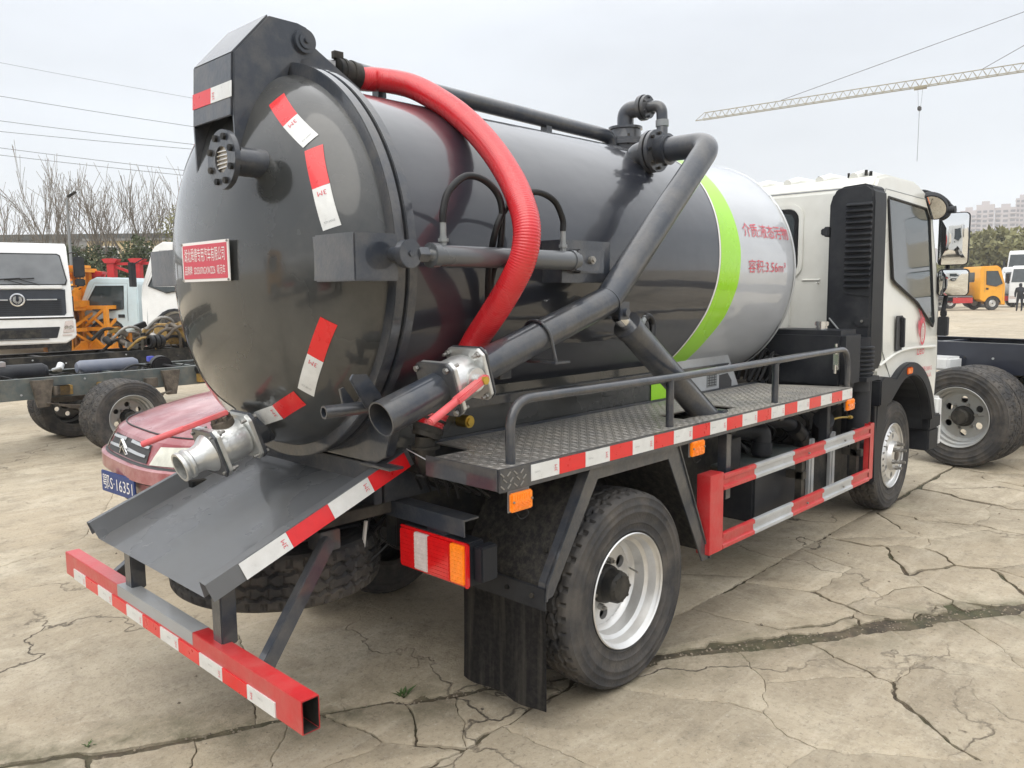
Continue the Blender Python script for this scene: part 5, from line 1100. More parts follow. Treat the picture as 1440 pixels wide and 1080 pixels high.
# mirrors: arm, tall mirror, wide mirror, round kerb mirror
m = MB(); m.tube(catmull([(3.66, -.80, 2.17), (3.75, -.82, 2.20), (3.86, -.86, 2.19), (3.96, -.90, 2.13), (3.99, -.90, 2.05), (3.99, -.90, 1.7), (3.99, -.90, 1.5), (3.97, -.89, 1.36)], 6), .016, 12); m.tube(catmull([(3.70, -.74, 2.18), (3.82, -.76, 2.23), (3.92, -.84, 2.19), (3.95, -.94, 2.10)], 6), .012, 10)
m.lathe([(-.02, 0), (-.02, .035), (.02, .035), (.02, 0)], (3.70, -.72, 2.21), (0, 1, 0), 16); m.lathe([(-.03, 0), (-.03, .03), (.03, .03), (.03, 0)], (3.93, -.92, 2.09), (0, 1, 0), 16); arm = part('mirror_arm', m, M['blackp'], T)
def mirror(cx, cy, cz, wd, hh, yaw, name, pitch=0, conv=1.6):
    R3 = Matrix.Translation((cx, cy, cz)) @ Matrix.Rotation(radians(yaw), 4, 'Z') @ Matrix.Rotation(radians(pitch), 4, 'Y')
    mb = MB(); mb.prism(rrect(-wd / 2 - .006, wd / 2 + .006, -hh / 2 - .006, hh / 2 + .006, .03), 'yz', .0, .055); mb.xf(R3); sh = part(name, mb, M['blackp'], T, .006)
    mb = MB(); RC = conv; P_ = rrect(-wd / 2, wd / 2, -hh / 2, hh / 2, .026, 6); rings_ = []
    for k in range(9):
        q_ = k / 8; rings_.append([mb.bm.verts.new((-.010 + (RC - sqrt(RC * RC - (a * q_) ** 2 - (b * q_) ** 2)), a * q_, b * q_)) for a, b in P_] if k else [mb.bm.verts.new((-.010, 0, 0))])
    for A, B in zip(rings_, rings_[1:]):
        for k in range(len(B)): mb.face([A[0], B[k], B[(k + 1) % len(B)]] if len(A) == 1 else [A[k], B[k], B[(k + 1) % len(B)], A[(k + 1) % len(B)]])
    mb.xf(R3); part('mirror_glass', mb, M['mirror'], sh); return sh
mirror(3.90, -.955, 1.885, .185, .36, 10, 'main_mirror', -2.5, 3.0); mirror(3.90, -.965, 1.575, .19, .18, 11, 'wide_mirror', -5, .8)
R3 = Matrix.Translation((3.72, -.862, 2.10)) @ Matrix.Rotation(radians(15), 4, 'Z') @ Matrix.Rotation(radians(-38), 4, 'Y') @ Matrix.Rotation(radians(-28), 4, 'X')
m = MB(); m.lathe([(0, 0), (0, .085), (.03, .09), (.06, .06), (.07, 0)], (0, 0, 0), (1, 0, 0), 28)
for v in m.bm.verts: v.co.z *= 1.25
m.xf(R3); km = part('kerb_mirror', m, M['blackp'], T)
m = MB(); m.lathe([(-.004, 0), (-.003, .078), (0, .078)], (0, 0, 0), (1, 0, 0), 28)
for v in m.bm.verts: v.co.z *= 1.25
m.xf(R3); part('mirror_glass', m, M['mirror'], km)

# ------------------------------------------------------------------ other vehicles
def light_truck(name, label, loc, rz, paint, H=2.3, Wd=1.95, wb=3.3, body=None, lod=1, group=None, R=.39, rear_len=4.6, cat='truck', bodymat=None):
    """cab-over truck heading +x, origin on the ground under the cab front"""
    t = thing(name, label, cat, loc, rz, group); hw = Wd / 2; k = H / 2.3
    pf = [(-1.65, .95 * k), (-1.65, 2.08 * k), (-1.55, 2.24 * k), (-.55, 2.28 * k), (-.32, 2.16 * k), (-.03, 1.35 * k), (0, 1.1 * k), (0, .38), (-.22, .36), (-.28, .55)] + [(-.78 + .48 * cos(radians(a)), .42 + .48 * sin(radians(a))) for a in range(20, 161, 14)] + [(-1.35, .55), (-1.65, .72)]
    m = MB(); m.prism(pf, 'xz', -hw, hw)
    for v in m.bm.verts:
        if v.co.z > 1.4 * k: v.co.y *= .95
    part('cab', m, paint, t, .03, sharp=30, segs=3)
    for s in (-1, 1):
        y = lambda z: s * (hw * (.95 if z > 1.4 * k else 1.0) + .006)
        wp = [(-1.25, 1.32 * k), (-1.27, 2.0 * k), (-.52, 2.0 * k), (-.20, 1.36 * k), (-.62, 1.22 * k)]
        m = MB(); wy_ = lambda z: hw * (1 - .05 * min(1, max(0, (z - 1.2 * k) / (.80 * k)))) + .012
        A = [m.bm.verts.new((x, s * wy_(z), z)) for x, z in wp]; B = [m.bm.verts.new((x, s * (wy_(z) - .03), z)) for x, z in wp]; m.face(A); m.face(B[::-1]); [m.face([A[i], A[(i + 1) % 5], B[(i + 1) % 5], B[i]]) for i in range(5)]
        part('door_window', m, M['glass'], t)
        m = MB(); m.tube([(x, s * wy_(z), z) for x, z in wp], .016, 6, closed=True); part('window_seal', m, M['bhose'], t)
        m = MB(); m.tube([(-1.36, s * (hw + .002), .95 * k), (-1.36, s * (hw + .002), 1.38 * k), (-1.38, s * (hw * .952), 2.08 * k), (-.48, s * hw * .952, 2.1 * k), (-.15, s * (hw + .002) * .98, 1.40 * k), (-.13, s * (hw + .002), .60)], .006, 5); part('door_gap', m, M['greyp'], t)
        m = MB(); m.box(-1.28, -1.10, min(s * hw, s * (hw + .012)), max(s * hw, s * (hw + .012)), 1.05 * k, 1.15 * k); part('door_handle', m, M['blackp'], t, .01)
        m = MB(); m.box(-.02, .02, min(s * hw * .58, s * hw * .96), max(s * hw * .58, s * hw * .96), .62, .86); part('headlamp', m, M['clear'], t, .02)
        m = MB(); m.box(.02, .10, min(s * (hw + .08), s * (hw + .26)), max(s * (hw + .08), s * (hw + .26)), 1.35 * k, 1.85 * k); m.cyl((-.12, s * hw * .95, 1.95 * k), (.06, s * (hw + .15), 1.80 * k), .015, 6); part('side_mirror', m, M['blackp'], t, .02)
        m = MB(); q = [(-.78 + .53 * cos(radians(a)), .42 + .53 * sin(radians(a))) for a in range(10, 171, 16)] + [(-.78 + .47 * cos(radians(a)), .42 + .47 * sin(radians(a))) for a in range(170, 9, -16)]; m.prism(q, 'xz', s * (hw - .05), s * (hw + .015)); part('wheel_arch_flare', m, M['blackp'], t)
        make_wheel(t, (-.78, s * (hw - .13), R), 0 if s < 0 else PI, 'front', False, R=R, lod=lod)
        make_wheel(t, (-.78 - wb, s * (hw - .13), R), 0 if s < 0 else PI, 'dish', True, rimmat=M['rimg'], R=R, lod=lod)
        m = MB(); m.box(-rear_len - 1.4, -1.2, s * .42 - .04, s * .42 + .04, .62, .84); part('chassis_rail', m, M['black'], t)
    m = MB(); m.poly([(-.31 + .022, -hw * .86, 2.10 * k), (-.31 + .022, hw * .86, 2.10 * k), (-.03 + .016, hw * .9, 1.38 * k), (-.03 + .016, -hw * .9, 1.38 * k)]); part('windscreen', m, M['glass'], t)
    m = MB(); m.box(-.01, .012, -hw * .5, hw * .5, .62, .98); part('grille', m, M['blackp'], t, .01)
    m = MB(); m.box(-.04, .05, -hw * .98, hw * .98, .34, .56); part('bumper', m, paint, t, .02)
    m = MB(); m.prism(rrect(-.45, .45, 1.45 * k, 1.95 * k, .08), 'yz', -1.66, -1.655); part('rear_window', m, M['glass'], t)
    m = MB(); m.box(-1.62, -1.2, -.4, .4, .55, .95); m.box(-2.3, -1.7, -.35, .35, .5, 1.0); m.cyl((-1.8, .5, .8), (-1.8, .5, 1.3), .07, 10); part('engine', m, M['oldmetal'], t, .02)
    if body == 'tank':
        m = MB(); m.lathe([(-rear_len - 1.1, 0), (-rear_len - 1.05, .5), (-rear_len - .9, .72), (-2.15, .72), (-2.0, .5), (-1.95, 0)], (0, 0, 1.62), (1, 0, 0), 36); part('tank', m, bodymat or M['white'], t, sharp=50)
        m = MB(); m.box(-rear_len - 1.1, -1.95, -.9, .9, .88, .94); part('deck', m, M['greyp'], t)
        for s in (-1, 1):
            m = MB(); m.box(-3.3, -2.0, s * .95 - .02, s * .95 + .02, .48, .84); part('side_guard', m, M['red'], t)
    elif body == 'mixer':
        m = MB(); m.lathe([(-rear_len - .9, .35), (-rear_len - .3, .8), (-3.4, 1.0), (-2.2, .7), (-2.0, .3), (-2.0, 0)], (0, 0, 1.95), (1, 0, -.1), 30); part('drum', m, bodymat or M['white'], t, sharp=50)
    return t

def heavy_truck(name, label, loc, rz, group=None):
    t = thing(name, label, 'truck', loc, rz, group); hw = 1.24
    pf = [(-1.9, .95), (-1.9, 2.72), (-1.7, 2.86), (-.55, 2.90), (-.32, 2.80), (-.24, 2.62), (-.06, 1.84), (0, 1.55), (0, 1.02), (-.1, .98), (-.5, .98), (-.5, 1.0)]
    m = MB(); m.prism(pf, 'xz', -hw, hw)
    for v in m.bm.verts:
        if v.co.z > 2.0: v.co.y *= .955
        if v.co.x > -.1: v.co.y *= .97
    part('cab', m, M['white'], t, .05, sharp=30, segs=4)
    fx = lambda z: -.24 + (2.62 - z) / .78 * .18
    def fpoly(nm, P_, m_, off=.02, th=.012, bev=0):
        mb = MB(); A = [mb.bm.verts.new((fx(z) + off if z > 1.8 else (off - .005 if z <= 1.55 else -.06 + (1.84 - z) / .29 * .06 + off), y, z)) for y, z in P_]; B = [mb.bm.verts.new((v.co.x - th, v.co.y, v.co.z)) for v in A]
        n = len(A); mb.face(A); mb.face(B[::-1]); [mb.face([A[i], A[(i + 1) % n], B[(i + 1) % n], B[i]]) for i in range(n)]; return part(nm, mb, m_, t, bev)
    scr = fpoly('windscreen', [(-1.06, 1.86), (-1.10, 1.95), (-1.0, 2.56), (-.94, 2.60), (.94, 2.60), (1.0, 2.56), (1.10, 1.95), (1.06, 1.86)], mat('grey_windscreen', (.16, .17, .18), .08, coat=.5, var=.3, scale=1.2), .03)
    fpoly('screen_seal', [(-1.09, 1.83), (-1.13, 1.95), (-1.02, 2.59), (-.95, 2.63), (.95, 2.63), (1.02, 2.59), (1.13, 1.95), (1.09, 1.83)], M['bhose'], .022)
    fpoly('grille', [(-.98, 1.02), (-1.05, 1.12), (-1.06, 1.72), (1.06, 1.72), (1.05, 1.12), (.98, 1.02)], mat('grille_plastic', (.022, .028, .040), .5, var=.2), .03)
    m = MB()
    for k in range(9): m.box(.012, .040, -.95, .95, 1.06 + k * .05, 1.075 + k * .05)
    part('grille_slats', m, M['blackp'], t)
    for s in (-1, 1): m = MB(); m.box(-.01, .050, min(s * .20, s * .86), max(s * .20, s * .86), 1.455, 1.485); part('chrome_strip', m, M['silverp'], t, .004)
    m = MB(); m.lathe([(.0, .13), (.02, .165), (.035, .165), (.04, .14), (.03, .13), (.03, .125)], (.02, 0, 1.47), (1, 0, 0), 28); m.lathe([(.0, .0), (.03, .0)], (.02, 0, 1.47), (1, 0, 0), 8) if 0 else None
    part('round_emblem', m, M['chrome'], t)
    for s in (-1, 1):
        m = MB(); a = [(s * .10, 1.44 - s * .0), (s * .02, 1.36), (s * -.04, 1.38), (s * .035, 1.45), (s * .03, 1.56), (s * .09, 1.54)]; m.prism(a, 'yz', .05, .06); part('emblem_swallow', m, M['chrome'], t)
    m = MB(); m.box(-.06, .05, -1.0, 1.0, 1.74, 1.83); part('scuttle_strip', m, M['white'], t, .01)
    for s in (-1, 1):
        m = MB(); m.bar((.05, s * .15 + .35, 1.84), (.0, s * .15 - .45 + .35, 1.98), .02, .02); m.bar((.01, s * .15 - .75 + .35, 1.96), (.01, s * .15 - .1 + .35, 2.0), .015, .03); part('wiper', m, M['bhose'], t)
    m = MB(); m.prism([(-1.24, .52), (-1.24, .98), (-1.12, 1.06), (1.12, 1.06), (1.24, .98), (1.24, .52), (1.0, .36), (-1.0, .36)], 'yz', -.5, .10); part('bumper', m, M['white'], t, .03, segs=3)
    m = MB(); m.prism([(-.80, .50), (-.88, .78), (.88, .78), (.80, .50)], 'yz', .09, .115); part('bumper_opening', m, M['blackp'], t, .01)
    m = MB(); m.box(.09, .125, -.45, .45, .53, .72); m.box(.09, .13, -.62, .62, .475, .49); part('bumper_grille', m, M['black'], t)
    m = MB(); m.box(.085, .112, -1.20, 1.20, .985, 1.025); part('bumper_gap', m, M['black'], t)
    for s in (-1, 1):
        m = MB(); m.prism([(s * .93, .62), (s * 1.0, .92), (s * 1.17, .94), (s * 1.19, .64)], 'yz', .095, .125); hl = part('headlamp', m, M['clear'], t, .01)
        for yy in (1.02, 1.12): m = MB(); m.lathe([(.0, .0), (.0, .05), (.012, .055)], (.128, s * yy, .76), (1, 0, 0), 16); part('lamp_bowl', m, M['chrome'], hl)
        m = MB(); m.box(.095, .12, min(s * .92, s * 1.14), max(s * .92, s * 1.14), .55, .59); part('fog_lamp', m, M['clear'], t, .005)
        m = MB(); m.box(-.25, -.12, min(s * 1.30, s * 1.56), max(s * 1.30, s * 1.56), 2.02, 2.56); mr = part('side_mirror', m, M['blackp'], t, .03)
        m = MB(); m.box(-.24, -.10, min(s * 1.32, s * 1.55), max(s * 1.32, s * 1.55), 1.80, 2.0); part('wide_mirror', m, M['blackp'], mr, .03)
        m = MB(); m.tube(catmull([(-.3, s * 1.15, 2.60), (-.2, s * 1.30, 2.66), (-.16, s * 1.42, 2.56), (-.16, s * 1.42, 1.85), (-.2, s * 1.2, 1.80)], 5), .014, 8); part('mirror_arm', m, M['bhose'], mr)
        m = MB(); m.prism([(-1.45, 1.62), (-1.47, 2.5), (-.62, 2.5), (-.3, 1.9), (-.34, 1.65)], 'xz', s * (hw * .965), s * (hw * .96 + .03)); part('door_window', m, M['glass'], t)
        m = MB(); m.box(-.25, -.02, min(s * 1.19, s * 1.235), max(s * 1.19, s * 1.235), 1.15, 1.55); part('air_vent', m, M['blackp'], t, .01)
        make_wheel(t, (-1.0, s * 1.05, .50), 0 if s < 0 else PI, 'front', False, R=.50, W=.28, rr=.29, lod=1)
        make_wheel(t, (-5.2, s * 1.02, .50), 0 if s < 0 else PI, 'dish', True, R=.50, W=.26, rr=.29, lod=1)
        m = MB(); m.box(-8.0, -1.2, s * .42 - .05, s * .42 + .05, .75, 1.0); part('chassis_rail', m, M['black'], t)
    m = MB(); m.box(-.35, .02, -1.05, 1.05, .26, .38); m.box(-.3, .0, -1.4 + .3, -.6, .12, .28); m.box(-.3, .0, .6, 1.1, .12, .28); part('under_bumper', m, M['black'], t, .02)
    m = MB(); m.box(-8, -2.2, -1.2, 1.2, 1.05, 1.2); m.box(-2.5, -2.3, -1.2, 1.2, 1.2, 2.2); part('cargo_deck', m, M['white'], t, .01)
    return t
heavy_truck('heavy_truck', 'white heavy truck facing the camera with black grille and round chrome emblem', (3.45, 20.0, 0), radians(-101))

light_truck('cab_chassis_truck', 'pale blue-white light truck cab facing left beside the orange mast sections', (5.85, 21.75, 0), radians(134), M['bluew'], H=2.08, Wd=1.9, wb=3.0, R=.34)
light_truck('tank_lorry', 'white rounded truck cab standing behind the tank lid, left arm box in front', (5.62, 16.45, .30), radians(128), M['white'], H=2.45, Wd=2.1, wb=3.2, R=.42)
light_truck('yellow_truck', 'yellow-orange tank truck parked far off, heading right by the tree', (59.2, 11.6, 0), radians(-46), M['yellowt'], H=2.95, Wd=2.3, wb=3.4, body='tank', bodymat=M['white'], R=.46)
light_truck('white_truck', 'white tanker truck behind the yellow truck, its cab to the right', (69.2, 11.5, 0), radians(-48), M['white'], H=3.1, Wd=2.3, body='tank', R=.46, group='distant white trucks')
light_truck('white_truck', 'white truck at the far right edge facing the yellow truck front', (66.6, 11.2, 0), radians(178), M['white'], H=3.1, Wd=2.4, R=.46, group='distant white trucks')
light_truck('white_truck', 'tallest distant white truck, under the trees at the right edge', (76.5, 13.6, .3), radians(178), M['white'], H=4.3, Wd=2.5, body='mixer', R=.5, group='distant white trucks')
light_truck('white_truck', 'distant white truck half hidden by the cab mirrors, red guard underneath', (62.5, 15.0, 0), radians(-46), M['white'], H=2.6, Wd=2.2, body='mixer', bodymat=M['white'], R=.44, group='distant white trucks')
light_truck('parked_truck', 'white truck parked behind the viewpoint, seen only reflected in the door mirror', (-9.0, -3.3, 0), radians(-86), M['white'], H=2.6, Wd=2.2, R=.45, body='tank')
light_truck('parked_truck', 'yellow truck added out of view behind the viewpoint, to be reflected in the tank lid', (-12.5, 7.5, 0), radians(70), M['yellowt'], H=2.8, Wd=2.2, R=.45, body='tank')  # added out of view so the lid has something to reflect

heavy_truck('reflected_truck', 'white heavy truck added out of view right of the viewpoint, to be reflected in the tank side', (1.0, -19.0, 0), radians(80))  # unseen truck, added only for its reflection in the tank shell
light_truck('reflected_truck', 'dark tank truck added out of view right of the viewpoint, to be reflected in the tank side', (7.5, -17.5, 0), radians(85), M['slate'], H=2.6, Wd=2.2, R=.45, body='tank', bodymat=M['slate'])  # also added outside the view, a dark shape for the tank to mirror
# bare chassis to the left
def chassis(name, label, loc, rz, x0, x1, hw, zt, wheels, paint, R=.36, W=.19, track=.82, lod=0, hh=.2, holes=True):
    t = thing(name, label, 'truck chassis', loc, rz)
    for s in (-1, 1):
        m = MB(); m.prism([(s * hw, zt - hh), (s * hw, zt), (s * (hw - .07), zt), (s * (hw - .07), zt - .008), (s * (hw - .008), zt - .008), (s * (hw - .008), zt - hh + .008), (s * (hw - .07), zt - hh + .008), (s * (hw - .07), zt - hh)], 'yz', x0, x1); rl = part('frame_rail', m, paint, t, .0015)
        if holes:
            q = random.Random(4)
            for k in range(26): x = x0 + .2 + (x1 - x0 - .4) * k / 25 + q.uniform(-.04, .04); m = MB(); z = zt - hh * q.choice([.2, .25, .5, .75]); m.cyl((x, s * hw, z), (x, s * (hw + .008), z), .010, 8); part('rivet', m, M['silverp'] if q.random() < .6 else M['interior'], rl)
    x = x0 + .15
    while x < x1: m = MB(); m.box(x - .03, x + .03, -hw + .01, hw - .01, zt - hh * .8, zt - .02); part('cross_member', m, paint, t, .002); x += .9
    for xw in wheels:
        for s in (-1, 1):
            make_wheel(t, (xw, s * track, R), 0 if s < 0 else PI, 'dish', True, rimmat=M['rimg'], R=R, W=W, rr=.215 * R / .36, lod=lod)
            for k in range(5):
                l = .60 - k * .09; m = MB(); a = [(xw - l + 2 * l * i / 8, s * (hw + .06), R + .10 - k * .012 + .07 * ((i - 4) / 4) ** 2 * (l / .6) ** 2) for i in range(9)]
                for p, q_ in zip(a, a[1:]): m.bar(p, q_, .06, .010)
                part('leaf_spring', m, M['oldmetal'], t)
            for dx in (-.62, .62): m = MB(); m.prism([(xw + dx - .10, zt - .02), (xw + dx + .10, zt - .02), (xw + dx + .05, zt - hh - .08), (xw + dx - .05, zt - hh - .08)], 'xz', s * (hw + .002), s * (hw + .05)); part('spring_hanger', m, M['ochre'] if 0 else M['oldmetal'], t, .004)
        m = MB(); m.cyl((xw, -track + .1, R), (xw, track - .1, R), .06, 16); m.lathe([(-.15, 0), (-.12, .1), (0, .16), (.12, .1), (.15, 0)], (xw, 0, R), (1, 0, 0), 20); part('axle', m, M['black'], t)
    m = MB(); m.cyl((x0 + .5, 0, zt - .2), (x1 - .3, 0, zt - .12), .045, 12); part('drive_shaft', m, M['black'], t)
    return t
c1_ = chassis('bare_chassis', 'grey-green bare truck chassis with dual wheels standing beside the red car', (.50, 6.25, 0), radians(1.5), -4.5, 3.2, .42, .775, [0], M['slate'], R=.365, track=.86)
for x0, x1, r_, c_, y in ((-1.5, -.42, .085, 'blackp', .0), (-.12, .52, .075, 'bluetank', .12)):
    m = MB(); m.lathe([(x0, 0), (x0 + .01, r_ * .7), (x0 + .05, r_), (x1 - .05, r_), (x1 - .01, r_ * .7), (x1, 0)], (0, y, .80), (1, 0, 0), 24); part('air_tank', m, M[c_], c1_)
m = MB(); m.box(-.9, -.8, -.05, .05, .87, .92); m.cyl((-.32, .0, .80), (-.28, .04, .86), .035, 12); m.cyl((-.36, .05, .80), (-.30, -.05, .83), .02, 8); part('valve_cluster', m, M['alu'], c1_, .004)
m = MB(); m.lathe([(-.12, 0), (-.12, .11), (.12, .11), (.12, 0)], (.72, .0, .77), (.3, 1, 0), 24); part('brake_chamber', m, M['bhose'], c1_, .02)
m = MB(); m.box(.70, .77, .25, .32, .80, .86); part('blue_connector', m, mat('blue_plastic', (.08, .10, .5), .4), c1_, .006)
q = random.Random(8)
for k in range(16):
    x = -1.6 + k * .2; m = MB(); m.tube(catmull([(x, q.uniform(-.3, .3), .72), (x + .2, q.uniform(-.3, .3), .80 + q.uniform(-.04, .03)), (x + .45, q.uniform(-.35, .35), .74), (x + .6, q.uniform(-.3, .3), .66)], 5), q.choice([.007, .012, .018]), 8); part('brake_pipe', m, M['bhose'], c1_)
for k in range(7):
    x = q.uniform(-.7, 1.3); m = MB(); m.box(x, x + .12, -.46 - .04, -.44 + .02, .60, .69); part('frame_bracket', m, M['ochre'] if k % 3 == 0 else M['oldmetal'], c1_, .004)
# round hinge eye and corrugated pipe at the chassis end beside the lid
m = MB(); m.lathe([(-.03, .025), (-.03, .055), (.03, .055), (.03, .025)], (.955, -.45, .74), (0, 1, 0), 24); m.cyl((.955, -.46, .74), (.955, -.40, .74), .02, 12); part('shackle_eye', m, M['bhose'], c1_)
pp = [Vector((-.30, 3.0, 1.0)).lerp(Vector((.05, 2.95, .72)), i / 60) for i in range(61)]
c2_ = chassis('bare_chassis', 'second dark bare chassis with yellow engine, behind the grey-green chassis', (1.2, 8.9, 0), radians(2), -6.0, 3.6, .42, .80, [-3.6], M['black'], R=.40, track=.88, lod=1)
q = random.Random(21)
for k in range(64):
    x = q.uniform(.25, 2.3); z = q.uniform(.76, 1.10); y = q.uniform(-.5, .35); a = q.uniform(.03, .10); m = MB(); c_ = q.choice(['ochre', 'oldmetal', 'oldmetal', 'bhose', 'steel', 'black', 'oldmetal'])
    if k % 3 == 0: m.box(x, x + a * 2, y, y + a, z, z + a, rot=Matrix.Rotation(q.uniform(-.4, .4), 3, 'Y'))
    elif k % 3 == 1: m.cyl((x, y, z), (x + a * q.uniform(-1, 1), y + a, z + a * .8), a * .5, 14)
    else: m.tube(catmull([(x, y, z), (x + .15, y - .1, z + .15), (x + .35, y - .05, z + .10), (x + .4, y, z - .15)], 5), a * .25, 10)
    part('engine_casting', m, M[c_], c2_, .008)
m = MB(); m.box(1.15, 1.75, -.22, .25, .85, 1.14); part('engine_block', m, M['ochre'], c2_, .03)
for k in range(4): m = MB(); m.cyl((1.2 + k * .15, -.24, 1.05), (1.2 + k * .15, -.18, 1.16), .04, 12); part('rocker_cover', m, M['ochre'], c2_, .01)
for k in range(3): m = MB(); m.lathe([(-.03, .05), (-.03, .085), (.03, .085), (.03, .05)], (.80 + k * .07, -.45, .92), (1, .1, 0), 18); part('rubber_drum', m, M['bhose'], c2_, .006)
m = MB(); m.tube([(1.35, -.5, .86), (1.65, -.55, 1.12)], .055, 16); m.tube([(1.30, -.5, .84), (1.36, -.5, .87)], .062, 16); part('rubber_duct', m, M['bhose'], c2_)

# chassis on the right, seen end-on to its dual wheels
c3_ = chassis('bare_chassis', 'navy black truck chassis with big dual wheels at the right edge beside the cab', (6.05, -.86, 0), radians(81), -3.2, 4.5, .43, 1.045, [0], mat('navy_chassis_paint', (.020, .024, .038), .32, coat=.5, var=.2), R=.432, W=.225, track=.86, hh=.27)
c3_.rotation_euler = (0, 0, radians(81)); c3_.location = (6.03, -.88, 0)
m = MB(); m.box(.2, .9, .46, .72, .80, .92); part('white_bracket', m, M['white'], c3_, .02)

# ------------------------------------------------------------------ faded red car
car = thing('red_car', 'faded red hatchback with twin-chevron grille and blue licence plate, parked behind the tray', 'car', (-.62, 2.36, 0), radians(180 - 4))
# local: +x forward; rows (z, x of the front at centre, half width, corner sweep, rear x)
rows = [(.20, -.10, .70, .30, -3.5), (.26, -.02, .76, .30, -3.6), (.36, .02, .80, .30, -3.7), (.44, .03, .82, .28, -3.72), (.465, .07, .835, .28, -3.72), (.545, .07, .835, .28, -3.72), (.56, .03, .82, .27, -3.72), (.62, .00, .815, .27, -3.72), (.69, -.04, .81, .27, -3.72), (.715, -.08, .79, .26, -3.70), (.76, -.25, .75, .20, -3.66), (.82, -.55, .70, .14, -3.6), (.88, -.95, .66, .10, -3.55), (.92, -1.15, .64, .08, -3.5), (1.36, -1.85, .50, .10, -3.1), (1.41, -2.05, .46, .10, -2.9), (1.42, -2.2, .3, .1, -2.7)]
def plan(row, t):
    z, xf, hw, sw, xr = row; 
    if t <= 1: y = hw * t; return (xf - sw * abs(t) ** 3.2, y, z)
    q_ = (t - 1); return (xf - sw + (xr - xf + sw) * q_, hw, z)
ts = [i / 12 for i in range(13)] + [1.04, 1.1, 1.2, 1.35, 1.5, 1.7, 1.9, 2]
m = MB(); V_ = []
for row in rows:
    L1 = [plan(row, t) for t in ts]; full = [(x, -y, z) for x, y, z in L1[::-1]] + L1[1:]; V_.append([m.bm.verts.new(p) for p in full])
for A, B in zip(V_, V_[1:]):
    for k in range(len(A) - 1): m.face([A[k], A[k + 1], B[k + 1], B[k]])
m.face(V_[-1]); m.face(V_[0][::-1])
body = part('body', m, M['carred'], car, sharp=26)
def cfront(y, z, off=0):
    for a, b in zip(rows, rows[1:]):
        if a[0] <= z <= b[0]:
            k = (z - a[0]) / (b[0] - a[0]); xa = plan(a, min(1, abs(y) / a[2]))[0]; xb = plan(b, min(1, abs(y) / b[2]))[0]; return xa + (xb - xa) * k + off
    return 0
def cpatch(name, P_, m_, off=.006, parent=None, n=6):
    """quad patch P_ (y,z)x4 laid over the nose"""
    mb = MB(); G = []
    for i in range(n + 1):
        for j in range(n + 1):
            a, b = i / n, j / n; y = (P_[0][0] * (1 - a) + P_[1][0] * a) * (1 - b) + (P_[3][0] * (1 - a) + P_[2][0] * a) * b; z = (P_[0][1] * (1 - a) + P_[1][1] * a) * (1 - b) + (P_[3][1] * (1 - a) + P_[2][1] * a) * b
            G.append(mb.bm.verts.new((cfront(y, z, off), y, z)))
    for i in range(n):
        for j in range(n): mb.face([G[i * (n + 1) + j], G[(i + 1) * (n + 1) + j], G[(i + 1) * (n + 1) + j + 1], G[i * (n + 1) + j + 1]])
    return part(name, mb, m_, parent or car, sharp=50)
cpatch('grille', [(-.36, .572), (.36, .572), (.33, .672), (-.33, .672)], M['interior'], .006)
for s in (-1, 1):
    for z in (.600, .648):
        cpatch('grille_bar', [(s * .05, z + .01), (s * .33, z + .004), (s * .33, z + .018), (s * .05, z + .028)], M['silverp'], .016)
    cpatch('headlamp', [(s * .40, .572), (s * .77, .580), (s * .76, .690), (s * .43, .672)], mat('hazy_headlamp%d' % s, (.60, .60, .52), .15, coat=.6, var=.2, scale=12), .010)
    for zo in (0, .038):
        m = MB(); m.bar((.030, s * .001, .672 - zo), (.026, s * .058, .622 - zo), .010, .014, (1, 0, 0)); part('chevron_emblem', m, M['chrome'], car)
cpatch('bumper_gap', [(-.80, .555), (.80, .555), (.80, .566), (-.80, .566)], M['interior'], .004, n=16)
cpatch('lower_intake', [(-.62, .27), (.62, .27), (.66, .36), (-.66, .36)], M['blackp'], .006, n=12)
cpatch('bumper_strip', [(-.80, .448), (.80, .448), (.80, .462), (-.80, .462)], M['blackp'], .003, n=16)
m = MB(); m.tube([(plan((.722, -.095, .78, .25, -3.7), t)[0] + .004, plan((.722, -.095, .78, .25, -3.7), t)[1] * s_, .722) for s_, t in [(-1, i / 10) for i in range(10, 0, -1)] + [(1, i / 10) for i in range(11)]], .005, 6); part('bonnet_gap', m, M['interior'], car)
PM = Matrix.Translation((.088, .06, .41)) @ Matrix.Rotation(radians(8), 4, 'Z')
m = MB(); m.box(-.010, 0, -.22, .22, -.066, .066); m.xf(PM); pt = part('licence_plate', m, M['bluep'], car, .004)
put_text('lettering', '鄂S·16351', M['signw'], pt, (0, 0, 0), (0, 1, 0), (0, 0, 1), width=.39, height=.088, fn=lambda a, b: PM @ Vector((.0025, a, b)))
for s in (-1, 1):
    make_wheel(car, (-.78, s * .70, .30), 0 if s < 0 else PI, 'front', False, R=.30, W=.18, rr=.19, lod=1); make_wheel(car, (-3.2, s * .70, .30), 0 if s < 0 else PI, 'front', False, R=.30, W=.18, rr=.19, lod=1)
    m = MB(); m.prism([(-1.35, .94), (-1.95, 1.32), (-2.9, 1.32), (-3.3, .96)], 'xz', s * .60, s * .645); part('side_window', m, M['glass'], car)
cw = MB(); cw.poly([(-1.16, -.58, .945), (-1.16, .58, .945), (-1.80, .47, 1.345), (-1.80, -.47, 1.345)])
for v in cw.bm.verts: v.co.x += .03; v.co.z += .02
part('windscreen', cw, M['glass'], car)
